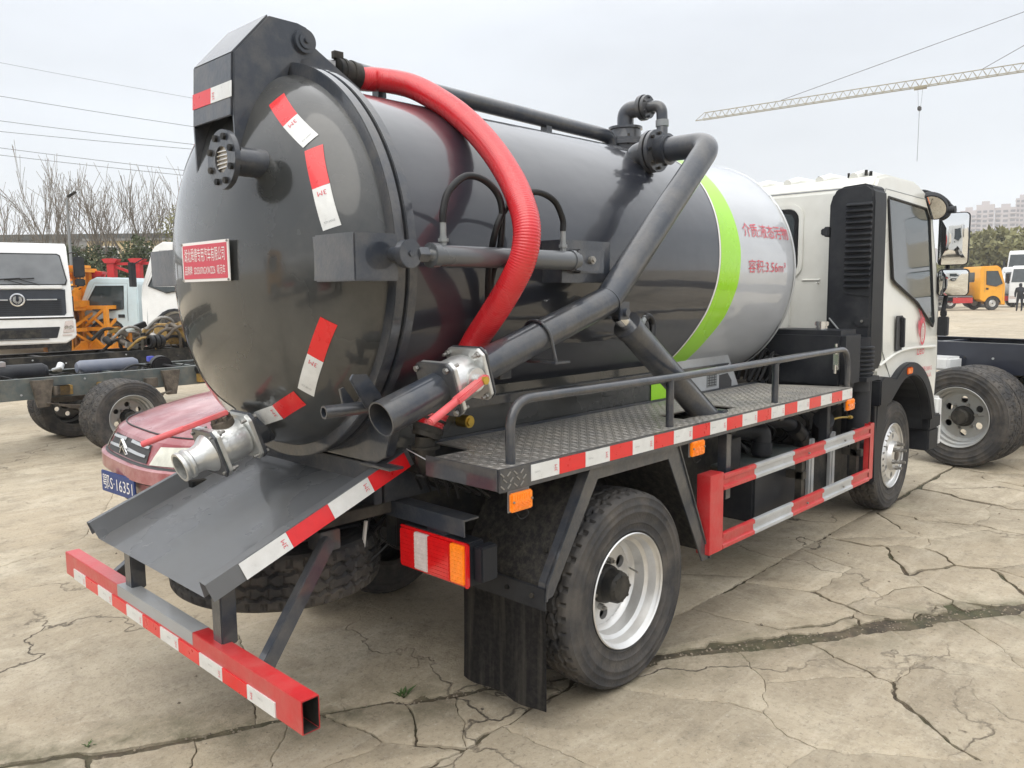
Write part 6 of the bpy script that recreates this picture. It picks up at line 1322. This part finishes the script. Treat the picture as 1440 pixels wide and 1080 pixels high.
# corrugated drain hose hanging on the far side of the lid
m = MB(); hp2 = [Vector(p) for p in catmull([(-.84, .70, 1.42), (-.86, .66, 1.30), (-.86, .60, 1.18), (-.84, .50, 1.06), (-.80, .40, .98)], 14)]
m.tube(hp2, lambda i: .026 + .007 * (i % 2), 14); part('corrugated_hose', m, M['bhose'], T, sharp=60)

# ------------------------------------------------------------------ crane sections stacked at the back left
def mast_section(name, label, loc, rz, w_, h_, m_, n=2, r_=.055, group=None, plates=True):
    t = thing(name, label, 'crane section', loc, rz, group); hw = w_ / 2
    for a in (-hw, hw):
        for b in (-hw, hw): m = MB(); m.bar((a, b, .06), (a, b, h_), r_ * 2, r_ * 2); part('corner_post', m, m_, t, .006)
    sides = [((-hw, -hw), (hw, -hw)), ((hw, -hw), (hw, hw)), ((hw, hw), (-hw, hw)), ((-hw, hw), (-hw, -hw))]
    for (a, b) in sides:
        for k in range(n + 1): z = .08 + (h_ - .12) * k / n; m = MB(); m.bar((*a, z), (*b, z), r_ * 1.6, r_ * 1.8); part('crossbar', m, m_, t, .004)
        for k in range(n):
            z0 = .08 + (h_ - .12) * k / n; z1 = .08 + (h_ - .12) * (k + 1) / n; m = MB(); p_, q_ = (a, b) if k % 2 else (b, a); m.bar((*p_, z0), (*q_, z1), r_ * 1.2, r_ * 1.2); part('diagonal', m, m_, t, .003)
            m = MB(); mid = ((a[0] + b[0]) / 2, (a[1] + b[1]) / 2); m.bar((*q_, z0), (*mid, (z0 + z1) / 2), r_, r_); part('diagonal', m, m_, t, .003)
        if plates:
            m = MB(); c0 = Vector((*a, .12)).lerp(Vector((*b, .12)), .5); d = (Vector((*b, 0)) - Vector((*a, 0))).normalized(); m.prism([(-.34 * w_, 0), (.34 * w_, 0), (.16 * w_, .22), (-.16 * w_, .22)], 'xz', -.01, .01); R4 = Matrix.Translation(c0) @ Matrix.Rotation(atan2(d.y, d.x), 4, 'Z'); m.xf(R4); part('gusset_plate', m, m_, t)
    return t
mast_section('crane_mast_section', 'orange lattice mast section standing on the yard, nearest the white heavy truck', (5.05, 21.2, 0), radians(20), .95, 1.25, M['orange'], 2, group='orange crane parts')
mast_section('crane_mast_section', 'orange lattice mast section beside the pale blue cab, with crossed braces', (5.75, 20.75, 0), radians(28), .80, 1.28, M['orange'], 2, group='orange crane parts')
mast_section('crane_mast_section', 'tall orange box frame behind the orange sections', (5.6, 22.7, 0), radians(15), 1.0, 2.25, M['orange'], 3, .07, group='orange crane parts')
cb = thing('crane_slewing_frame', 'orange slewing frame with flat top plate and curved web above the mast sections', 'crane part', (5.25, 21.4, 1.25), radians(44))
m = MB(); m.box(-.75, .85, -.5, .5, .0, .18); part('base_beam', m, M['orange'], cb, .01)
m = MB(); m.box(-.2, .75, -.25, .25, .95, 1.06); m.cyl((.25, 0, 1.06), (.25, 0, 1.14), .3, 20); part('top_plate', m, M['orange'], cb, .01)
for y in (-.22, .22): m = MB(); m.prism([(-.62, .18), (-.55, .45), (-.30, .60), (-.10, .95), (.08, .95), (-.05, .55), (-.2, .18)], 'xz', y - .02, y + .02); part('curved_web', m, M['orange'], cb)
for x in (.15, .48): m = MB(); m.box(x, x + .16, -.15, .15, .18, .95); part('column', m, M['orange'], cb, .01)
m = MB(); m.cyl((.0, -.3, .18), (.0, -.3, .55), .14, 16); part('slew_motor', m, M['orange'], cb, .02)
def red_tower(loc, rz, h_, label, w_=.5, z0=0):
    t = thing('crane_end_frame', label, 'crane part', loc, rz, 'red crane frames')
    for x in (-w_, w_ * .25):
        m = MB(); m.box(x, x + .22, -.12, .12, z0, h_); part('column', m, M['redc'], t, .01)
        m = MB(); m.prism([(x - .04, h_ - .02), (x - .12, h_ + .10), (x + .02, h_ + .12), (x + .2, h_ + .12), (x + .34, h_ + .10), (x + .26, h_ - .02)], 'xz', -.16, .16); part('head_plate', m, M['redc'], t)
    m = MB(); m.bar((-w_ + .2, 0, h_ - .12), (w_ * .3, 0, h_ - .35), .08, .08); part('brace', m, M['redc'], t)
    m = MB(); m.bar((-w_, 0, h_ - .05), (w_ * 1.6, 0, h_ - .02), .07, .08); part('crossbar', m, M['redc'], t)
    return t
red_tower((7.25, 22.8, 0), radians(-44), 2.55, 'red lattice end frame standing behind the pale blue cab roof', .62)
red_tower((5.85, 21.9, 0), radians(-44), 2.12, 'short red frame between the orange frame and the pale blue cab', .24, 1.2)
m = MB()
light = thing('crane_jib_section', 'long yellow lattice jib section lying behind the orange frames', 'crane part', (7.0, 24.5, 1.2), radians(-44))
for a, b in ((-.4, 0), (.4, 0), (0, .7)): m = MB(); m.cyl((-3.0, a, b), (3.0, a, b), .035, 8); part('chord', m, M['yellowt'], light)
for k in range(12):
    x = -3 + k * .5
    for p_, q_ in (((x, -.4, 0), (x + .25, 0, .7)), ((x + .25, 0, .7), (x + .5, -.4, 0)), ((x, .4, 0), (x + .25, 0, .7)), ((x + .25, 0, .7), (x + .5, .4, 0))): m = MB(); m.cyl(p_, q_, .018, 6, False); part('lacing_bar', m, M['yellowt'], light)
m = MB(); m.box(-2.8, -2.4, -.5, .5, -1.2, -.02); part('timber_block', m, M['bark'], light); m = MB(); m.box(2.4, 2.8, -.5, .5, -1.2, -.02); part('timber_block', m, M['bark'], light)

# ------------------------------------------------------------------ trees and hedge on the left
def bare_tree(loc, H_, seed, spread=.42, label='', group='bare winter trees'):
    t = thing('bare_tree', label, 'tree', loc, 0, group); q = random.Random(seed); tr = MB(); tw = MB()
    def grow(p, d, l, r_, lev):
        n = 3; pts = [p.copy()]; dd = d.copy()
        for i in range(n): dd = (dd + Vector((q.uniform(-.10, .10), q.uniform(-.10, .10), q.uniform(-.02, .10)))).normalized(); pts.append(pts[-1] + dd * l / n)
        r1 = r_ * .62; (tr if lev < 2 else tw).tube(pts, lambda i: max(.007, r_ + (r1 - r_) * i / n), 6 if lev < 2 else 4, False)
        if lev >= 4: return
        for k in range(3 if lev < 2 else 2 + (q.random() < .6)):
            a = q.uniform(0, 2 * PI); s_ = q.uniform(.18, spread * .8 + .08 * lev); side_ = dd.orthogonal().normalized(); side_.rotate(Matrix.Rotation(a, 3, dd)); nd = (dd + side_ * s_ + Vector((0, 0, .10))).normalized()
            st = pts[-1] if k == 0 else pts[q.choice([1, 2, 3])]
            grow(st, nd, l * q.uniform(.62, .86), r1 * q.uniform(.6, .9), lev + 1)
    for k in range(3):
        a = q.uniform(0, 6.28); grow(Vector((0, 0, 0)), Vector((cos(a) * .26, sin(a) * .26, 1)).normalized(), H_ * .30, H_ * .012, 0)
    part('trunk', tr, M['bark'], t, sharp=60); part('twigs', tw, M['bark'], t, sharp=60, kind='stuff')
    return t
bt = [((4.5, 37.2, 0), 6.4, 'leftmost bare tree, above the white heavy truck roof'), ((6.6, 35.2, 0), 6.6, 'second bare tree from the left, over the truck windscreen'), ((8.1, 33.8, 0), 7.4, 'bare forked tree beside the street lamp'), ((9.2, 32.6, 0), 7.6, 'bare tree just right of the street lamp'), ((10.0, 31.4, 0), 7.6, 'bare tree above the orange crane parts'), ((10.9, 30.9, 0), 7.3, 'bare tree above the red crane frame'), ((11.7, 30.0, 0), 7.4, 'bare tree nearest the tank lid'), ((13.2, 31.0, 0), 7.5, 'bare tree half hidden behind the tank lid')]
for i, (l_, h_, lb) in enumerate(bt): bare_tree(l_, h_, 30 + i, label=lb)
def leafy(name, label, cat, loc, rx, ry, rz_, z0, nleaf, ls, m_, seed, group=None, trunk=0.0):
    t = thing(name, label, cat, loc, 0, group); q = random.Random(seed); V = []; F = []
    cl = [(q.uniform(-1, 1) * .62, q.uniform(-1, 1) * .62, q.uniform(-.45, .75), q.uniform(.28, .55)) for _ in range(26)]
    for i in range(nleaf):
        c = cl[i % len(cl)]; d = Vector((q.gauss(0, 1), q.gauss(0, 1), q.gauss(0, 1))).normalized() * c[3] * q.uniform(.55, 1.0) ** .6
        p = Vector((c[0], c[1], c[2])) + d
        if p.length > 1.12: continue
        p = Vector((p.x * rx, p.y * ry, z0 + p.z * rz_))
        a = Vector((q.gauss(0, 1), q.gauss(0, 1), q.gauss(0, .6))).normalized(); b = a.orthogonal().normalized(); b.rotate(Matrix.Rotation(q.uniform(0, 6), 3, a)); c2 = a.cross(b); s_ = ls * q.uniform(.6, 1.3); n = len(V)
        V += [p - b * s_, p + c2 * s_ * .45, p + b * s_, p - c2 * s_ * .45]; F.append((n, n + 1, n + 2, n + 3))
    me = bpy.data.meshes.new('crown'); me.from_pydata(V, [], F); link('crown', me, m_, t)
    m = MB()
    for k in range(4): a = k * 1.7; m.tube([(0, 0, 0), (cos(a) * rx * .15, sin(a) * ry * .15, z0 * .6), (cos(a) * rx * .4, sin(a) * ry * .4, z0 + rz_ * .3)], lambda i: (.09, .06, .02)[i] * max(1, rz_ / 2), 7)
    part('trunk', m, M['bark'], t); return t
sh = [((5.9, 31.0, 0), 1.5, 1.3, 1.6, 1.4), ((7.8, 29.6, 0), 1.4, 1.4, 1.7, 1.6), ((8.9, 28.6, 0), 1.3, 1.3, 1.7, 1.75), ((9.8, 27.8, 0), 1.3, 1.3, 1.9, 1.8), ((10.7, 26.9, 0), 1.3, 1.3, 1.8, 1.75), ((11.8, 26.2, 0), 1.4, 1.4, 1.9, 1.9)]
lbs = ['low evergreen shrub behind the heavy truck mirror', 'evergreen shrub above the orange frame', 'dark evergreen shrub between the orange and red frames', 'dense evergreen shrub behind the red end frame', 'evergreen shrub above the pale blue cab', 'olive shrub close to the tank lid']
for i, (l_, a, b, c_, z_) in enumerate(sh): leafy('shrub', lbs[i], 'shrub', l_, a, b, c_, z_, 5200, .075, M['leafd'] if i != 5 else M['leafo'], 50 + i, 'evergreen hedge')
leafy('sapling', 'half-leafed olive sapling in front of the yellow building', 'tree', (12.0, 29.0, 0), 1.1, 1.1, 1.3, 3.9, 900, .07, M['leafo'], 77)
# street lamp
sl = thing('street_lamp', 'grey street lamp rising among the bare trees', 'street lamp', (7.35, 28.2, 0), radians(-44))
m = MB(); m.tube([(0, 0, 0), (0, 0, 3.4), (-.0, 0, 4.85), (.12, 0, 5.05)], lambda i: (.07, .05, .035, .03)[i], 10); part('pole', m, M['greyp'], sl)
m = MB(); m.box(.02, .36, -.07, .07, 5.03, 5.10, rot=Matrix.Rotation(radians(-32), 3, 'Y')); part('lamp_head', m, M['black'], sl, .02)
# elevated road
br_ = thing('elevated_road', 'long grey elevated road crossing behind the bare trees', 'bridge', (14.9, 67.0, 0), atan2(-9.6, 9.15))
m = MB(); m.box(-60, 60, -4, 4, 4.85, 5.45); part('deck', m, M['concrete_w'], br_)
m = MB(); m.box(-60, 60, -4.1, -3.95, 5.45, 5.85); part('parapet', m, mat('dark_parapet', (.10, .105, .10), .9, var=.1), br_)
for k in range(-3, 4): m = MB(); m.box(k * 17 - .7, k * 17 + .7, -1.6, 1.6, 0, 4.85); part('pier', m, M['concrete_w'], br_, .05)
yb = thing('yellow_building', 'low yellow building beyond the hedge beside the tank lid', 'building', (22.5, 54.5, 0), atan2(-2.7, 2.8))
m = MB(); m.box(-4.6, 9, -3, 5, 0, 5.2); m.box(1.2, 9, -3, 5, 5.2, 6.3); part('wall', m, M['ywall'], yb)
m = MB(); m.box(-4.9, 9.2, -3.3, 5.2, 6.3, 6.5) if 0 else m.box(-4.8, 1.19, -3.2, 5.1, 5.2, 5.35); m.box(1.1, 9.2, -3.2, 5.1, 6.3, 6.5); part('roof', m, M['concrete_w'], yb)
for k in range(5): m = MB(); m.box(-3.6 + k * 2.1, -2.6 + k * 2.1, -3.04, -2.98, 3.6, 4.8); wn_ = part('window', m, M['glass'], yb); m = MB(); frame(m, rrect(-3.66 + k * 2.1, -2.54 + k * 2.1, 3.54, 4.86, .02, 1), rrect(-3.58 + k * 2.1, -2.62 + k * 2.1, 3.62, 4.78, .02, 1), -3.08, -2.98, 'xz'); part('frame', m, M['white'], wn_)
# low background wall
m = MB(); m.box(-30, 30, -.12, .12, 0, 1.9)
single('yard_wall', m, M['concrete_w'], 'low grey wall at the back of the yard beneath the hedge', 'wall', loc=(9.4, 31.0, 0), rz=atan2(-1, 1))

# ------------------------------------------------------------------ power lines
pl = [((0, 88), (8.35, 38.5, 11.69), (14.0, 32.35, 10.0)), (0, (8.22, 38.39, 10.24), (13.89, 32.27, 8.77)), (0, (8.12, 38.31, 9.17), (13.82, 32.21, 8.0)), (0, (8.08, 38.28, 8.71), (13.8, 32.19, 7.79)), (0, (8.01, 38.23, 8.0), (13.71, 32.13, 6.83)), (0, (7.99, 38.21, 7.69), (13.7, 32.11, 6.62))]
nm = ['topmost thin power line left of the hinge bracket', 'second power line from the top, crossing the left sky', 'third power line from the top at the left', 'fourth power line from the top at the left', 'fifth power line from the top, just above the bare trees', 'lowest power line, just above the bare trees']
for i, (_, a, b) in enumerate(pl):
    a, b = Vector(a), Vector(b); d = b - a; m = MB(); P_ = [a + d * (-2.2 + 5.4 * k / 24) + Vector((0, 0, .55 * ((k - 10) / 12) ** 2)) for k in range(25)]; m.tube(P_, .011 if i else .007, 5, False); single('power_line', m, M['wire'], nm[i], 'power line', 'overhead power lines')
m = MB(); A = Vector((6.9, 36.0, 3.2)); B = Vector((11.9, 31.2, 3.3)); m.tube([A.lerp(B, k / 10) - Vector((0, 0, .15 * sin(PI * k / 10))) for k in range(-4, 15)], .010, 5, False); single('power_line', m, M['wire'], 'sagging cable hanging low through the bare trees', 'power line')

# ------------------------------------------------------------------ tower crane
ck_ = thing('tower_crane', 'pale tower crane jib reaching in from the right with its hook hanging', 'crane', (0, 0, 0))
J0 = Vector((110.36, 65.85, 27.65)); J1 = Vector((122.65, 24.41, 29.48)); jd = (J1 - J0); JL = jd.length * 1.35; jd.normalize(); js = jd.cross(Vector((0, 0, 1))).normalized(); ju = js.cross(jd)
nb = int(JL / 1.15); m = MB()
for a, b in ((-.42, 0), (.42, 0)): m.cyl(J0 + js * a * .2, J0 + jd * 1.2 + js * a, .045, 5); m.cyl(J0 + jd * 1.2 + js * a, J0 + jd * JL + js * a, .07, 5)
m.cyl(J0, J0 + jd * 1.4 + ju * 1.0, .045, 5); m.cyl(J0 + jd * 1.4 + ju * 1.0, J0 + jd * JL + ju * 1.05, .07, 5); part('chord', m, M['cranep'], ck_, kind='stuff')
m = MB()
for k in range(1, nb):
    p = J0 + jd * (1.2 + (k - 1) * 1.15); t_ = p + jd * .575 + ju * 1.03
    for s in (-1, 1): m.cyl(p + js * .42 * s, t_, .034, 4, False); m.cyl(t_, p + jd * 1.15 + js * .42 * s, .034, 4, False)
    m.cyl(p - js * .42, p + js * .42, .02, 4, False)
part('lacing_bars', m, M['cranep'], ck_, kind='stuff')
apex = J0 + jd * (JL + 1) + Vector((0, 0, 11)); m = MB(); m.tube([apex, J0 + jd * 12.8 + ju * 1.1], .045, 5); m.tube([apex, J0 + jd * 38.6 + ju * 1.1], .045, 5); part('tie_rod', m, M['wire'], ck_, kind='stuff')
pt_ = J0 + jd * 31.2; m = MB(); m.bar(pt_ - jd * .8 - ju * .15, pt_ + jd * .8 - ju * .15, 1.0, .25); part('trolley', m, M['brass'] if 0 else M['cranep'], ck_)
m = MB(); [m.cyl(pt_ + jd * s * .3 - ju * .2, pt_ + jd * s * .15 - Vector((0, 0, 2.6)), .018, 4, False) for s in (-1, 1)]; m.cyl(pt_ - Vector((0, 0, 2.6)), pt_ - Vector((.0, -.0, 10.0)), .03, 5); part('hoist_rope', m, M['wire'], ck_)
m = MB(); m.box(pt_.x - .35, pt_.x + .35, pt_.y - .2, pt_.y + .2, pt_.z - 3.2, pt_.z - 2.6); part('hook_block', m, M['black'], ck_, .1)
mb_ = J0 + jd * (JL + 1); m = MB()
for a in (-.8, .8):
    for b in (-.8, .8): m.bar((mb_.x + a, mb_.y + b, 0), (mb_.x + a, mb_.y + b, mb_.z + 4), .18, .18)
for k in range(20):
    z = k * 1.65
    for a, b, c_, d in ((-.8, -.8, .8, -.8), (.8, -.8, .8, .8), (.8, .8, -.8, .8), (-.8, .8, -.8, -.8)): m.bar((mb_.x + a, mb_.y + b, z), (mb_.x + c_, mb_.y + d, z + 1.65), .08, .08)
m.tube([(mb_.x, mb_.y, mb_.z + 3), apex], .2, 4); part('mast', m, M['cranep'], ck_, kind='stuff')

# ------------------------------------------------------------------ distant trees and towers on the right
leafy('round_tree', 'broad olive-green tree behind the yellow truck', 'tree', (90.5, 17.6, 0), 6.5, 6.5, 3.9, 3.3, 16000, .34, M['leafo'], 91, 'far round trees')
leafy('round_tree', 'olive-green tree at the right edge beneath the apartment blocks', 'tree', (93, 11.0, 0), 6.5, 6.5, 3.6, 3.2, 15000, .34, M['leafo'], 92, 'far round trees')
leafy('round_tree', 'low green tree glimpsed between the cab and its mirrors', 'tree', (86, 24.5, 0), 4.0, 4.0, 2.0, 1.8, 7000, .28, M['leafo'], 93, 'far round trees')
leafy('round_tree', 'dark green tree behind the distant white trucks', 'tree', (96, 4.5, 0), 6.5, 6.5, 3.4, 3.2, 10000, .34, M['leafo'], 94, 'far round trees')
wall_c = mat('pale_pink_tower_wall', (.40, .36, .36), .9, var=.06, scale=.05); wall_d = mat('tower_recess', (.09, .09, .11), .6, var=.2, scale=.1)
def tower(px, py, wd, h_, label, dp_=16, rz=radians(-77 - 90 + 90)):
    t = thing('apartment_block', label, 'building', (px, py, 0), radians(13 + 180), 'far apartment blocks')
    m = MB(); m.box(-dp_, 0, -wd / 2, wd / 2, 0, h_); part('wall', m, wall_c, t)
    m = MB(); m.box(-dp_ * .7, -dp_ * .3, -wd * .22, wd * .22, h_, h_ + 3.2); m.box(-dp_, 0, -wd / 2 - .2, wd / 2 + .2, h_, h_ + .6); part('roof', m, wall_c, t)
    m = MB(); n = int(h_ / 3); nc = max(3, int(wd / 3.2))
    for k in range(n):
        for j in range(nc): y = -wd / 2 + (j + .5) * wd / nc; m.box(-.1 + .12, .16, y - wd / nc * .33, y + wd / nc * .33, k * 3 + .9, k * 3 + 2.4)
    part('windows', m, wall_d, t, kind='stuff')
    m = MB()
    for k in range(n): 
        for j in range(0, nc, 2): y = -wd / 2 + (j + .5) * wd / nc; m.box(.0, 1.3, y - wd / nc * .42, y + wd / nc * .42, k * 3 + .05, k * 3 + .9)
    part('balconies', m, wall_c, t, kind='stuff'); return t
for i, (p, wd, h_, lb) in enumerate((((584.5, 151.0), 9, 50, 'leftmost slim tower of the far apartment row'), ((589, 142.5), 10, 53.5, 'second far apartment tower from the left'), ((596, 132.5), 12, 51.5, 'wide far apartment tower above the big tree'), ((601, 124.5), 7, 57, 'tallest far apartment tower, stepped roof'), ((606, 116.0), 12, 53, 'far apartment tower cut by the right edge'), ((611, 103), 14, 52, 'far apartment tower beyond the right edge'), ((565, 168), 8, 26, 'low far block glimpsed beside the mirror arm'))):
    tower(p[0], p[1], wd, h_, lb)

# person in dark clothes far right
ps = thing('person', 'person in dark clothes standing with back turned at the far right edge', 'person', (55.6, 9.36, 0), radians(20))
def skin_body(parent, joints, edges, rad, m_, nm='body'):
    me = bpy.data.meshes.new(nm); me.from_pydata(joints, edges, []); o = link(nm, me, m_, parent); md = o.modifiers.new('skin', 'SKIN'); o.modifiers.new('sub', 'SUBSURF').levels = 1
    for i, v in enumerate(me.skin_vertices[0].data): v.radius = rad[i]; v.use_root = (i == 0)
    return o
J = [(0, 0, .95), (0, 0, 1.15), (0, 0, 1.38), (0, 0, 1.50), (.02, 0, 1.60), (0, -.10, .90), (0, -.12, .50), (0, -.12, .08), (.12, -.12, .04), (0, .10, .90), (0, .13, .50), (0, .14, .08), (.12, .14, .04), (0, -.20, 1.40), (0, -.26, 1.12), (.10, -.24, .88), (0, .20, 1.40), (0, .26, 1.12), (.10, .24, .88), (.02, 0, 1.70)]
E_ = [(0, 1), (1, 2), (2, 3), (3, 4), (4, 19), (0, 5), (5, 6), (6, 7), (7, 8), (0, 9), (9, 10), (10, 11), (11, 12), (2, 13), (13, 14), (14, 15), (2, 16), (16, 17), (17, 18)]
rd = [(.19, .16), (.21, .17), (.23, .16), (.06, .06), (.09, .09), (.09, .1), (.065, .065), (.05, .05), (.04, .035), (.09, .1), (.065, .065), (.05, .05), (.04, .035), (.09, .09), (.07, .07), (.045, .045), (.09, .09), (.07, .07), (.045, .045), (.08, .08)]
skin_body(ps, J, E_, rd, M['cloth'])
m = MB(); m.lathe([(-.11, 0), (-.09, .06), (-.02, .088), (.05, .08), (.09, .05), (.11, 0)], (.02, 0, 1.63), (0, 0, 1), 14); part('head', m, M['skin'], ps, sharp=80)
m = MB(); m.lathe([(-.06, .085), (.0, .098), (.07, .085), (.11, .05), (.125, 0)], (.0, 0, 1.63), (0, 0, 1), 14); part('hair', m, M['cloth'], ps, sharp=80)
# spare tyre lying at the right edge and a pallet of parts
st_ = thing('loose_tyre', 'worn tyre standing at the right edge beyond the navy chassis', 'tyre', (16.9, .55, .33), radians(20))
link('tread', tyre_mesh(.36, .2, .2, 64, 8), None, st_)

# ------------------------------------------------------------------ air
hz = MB(); hz.box(-1520, 1520, -1520, 1520, -1.0, 75)
hm = bpy.data.materials.new('air'); hm.use_nodes = True; hn = hm.node_tree; hn.nodes.clear(); ho = hn.nodes.new('ShaderNodeOutputMaterial'); pv_ = hn.nodes.new('ShaderNodeVolumePrincipled'); pv_.inputs['Density'].default_value = .0007; pv_.inputs['Color'].default_value = (.93, .95, 1, 1)
hn.links.new(pv_.outputs[0], ho.inputs['Volume'])
link('haze', hz.mesh('haze'), hm, None, kind='stuff')
C.cycles.volume_bounces = 1; C.cycles.volume_step_rate = 4
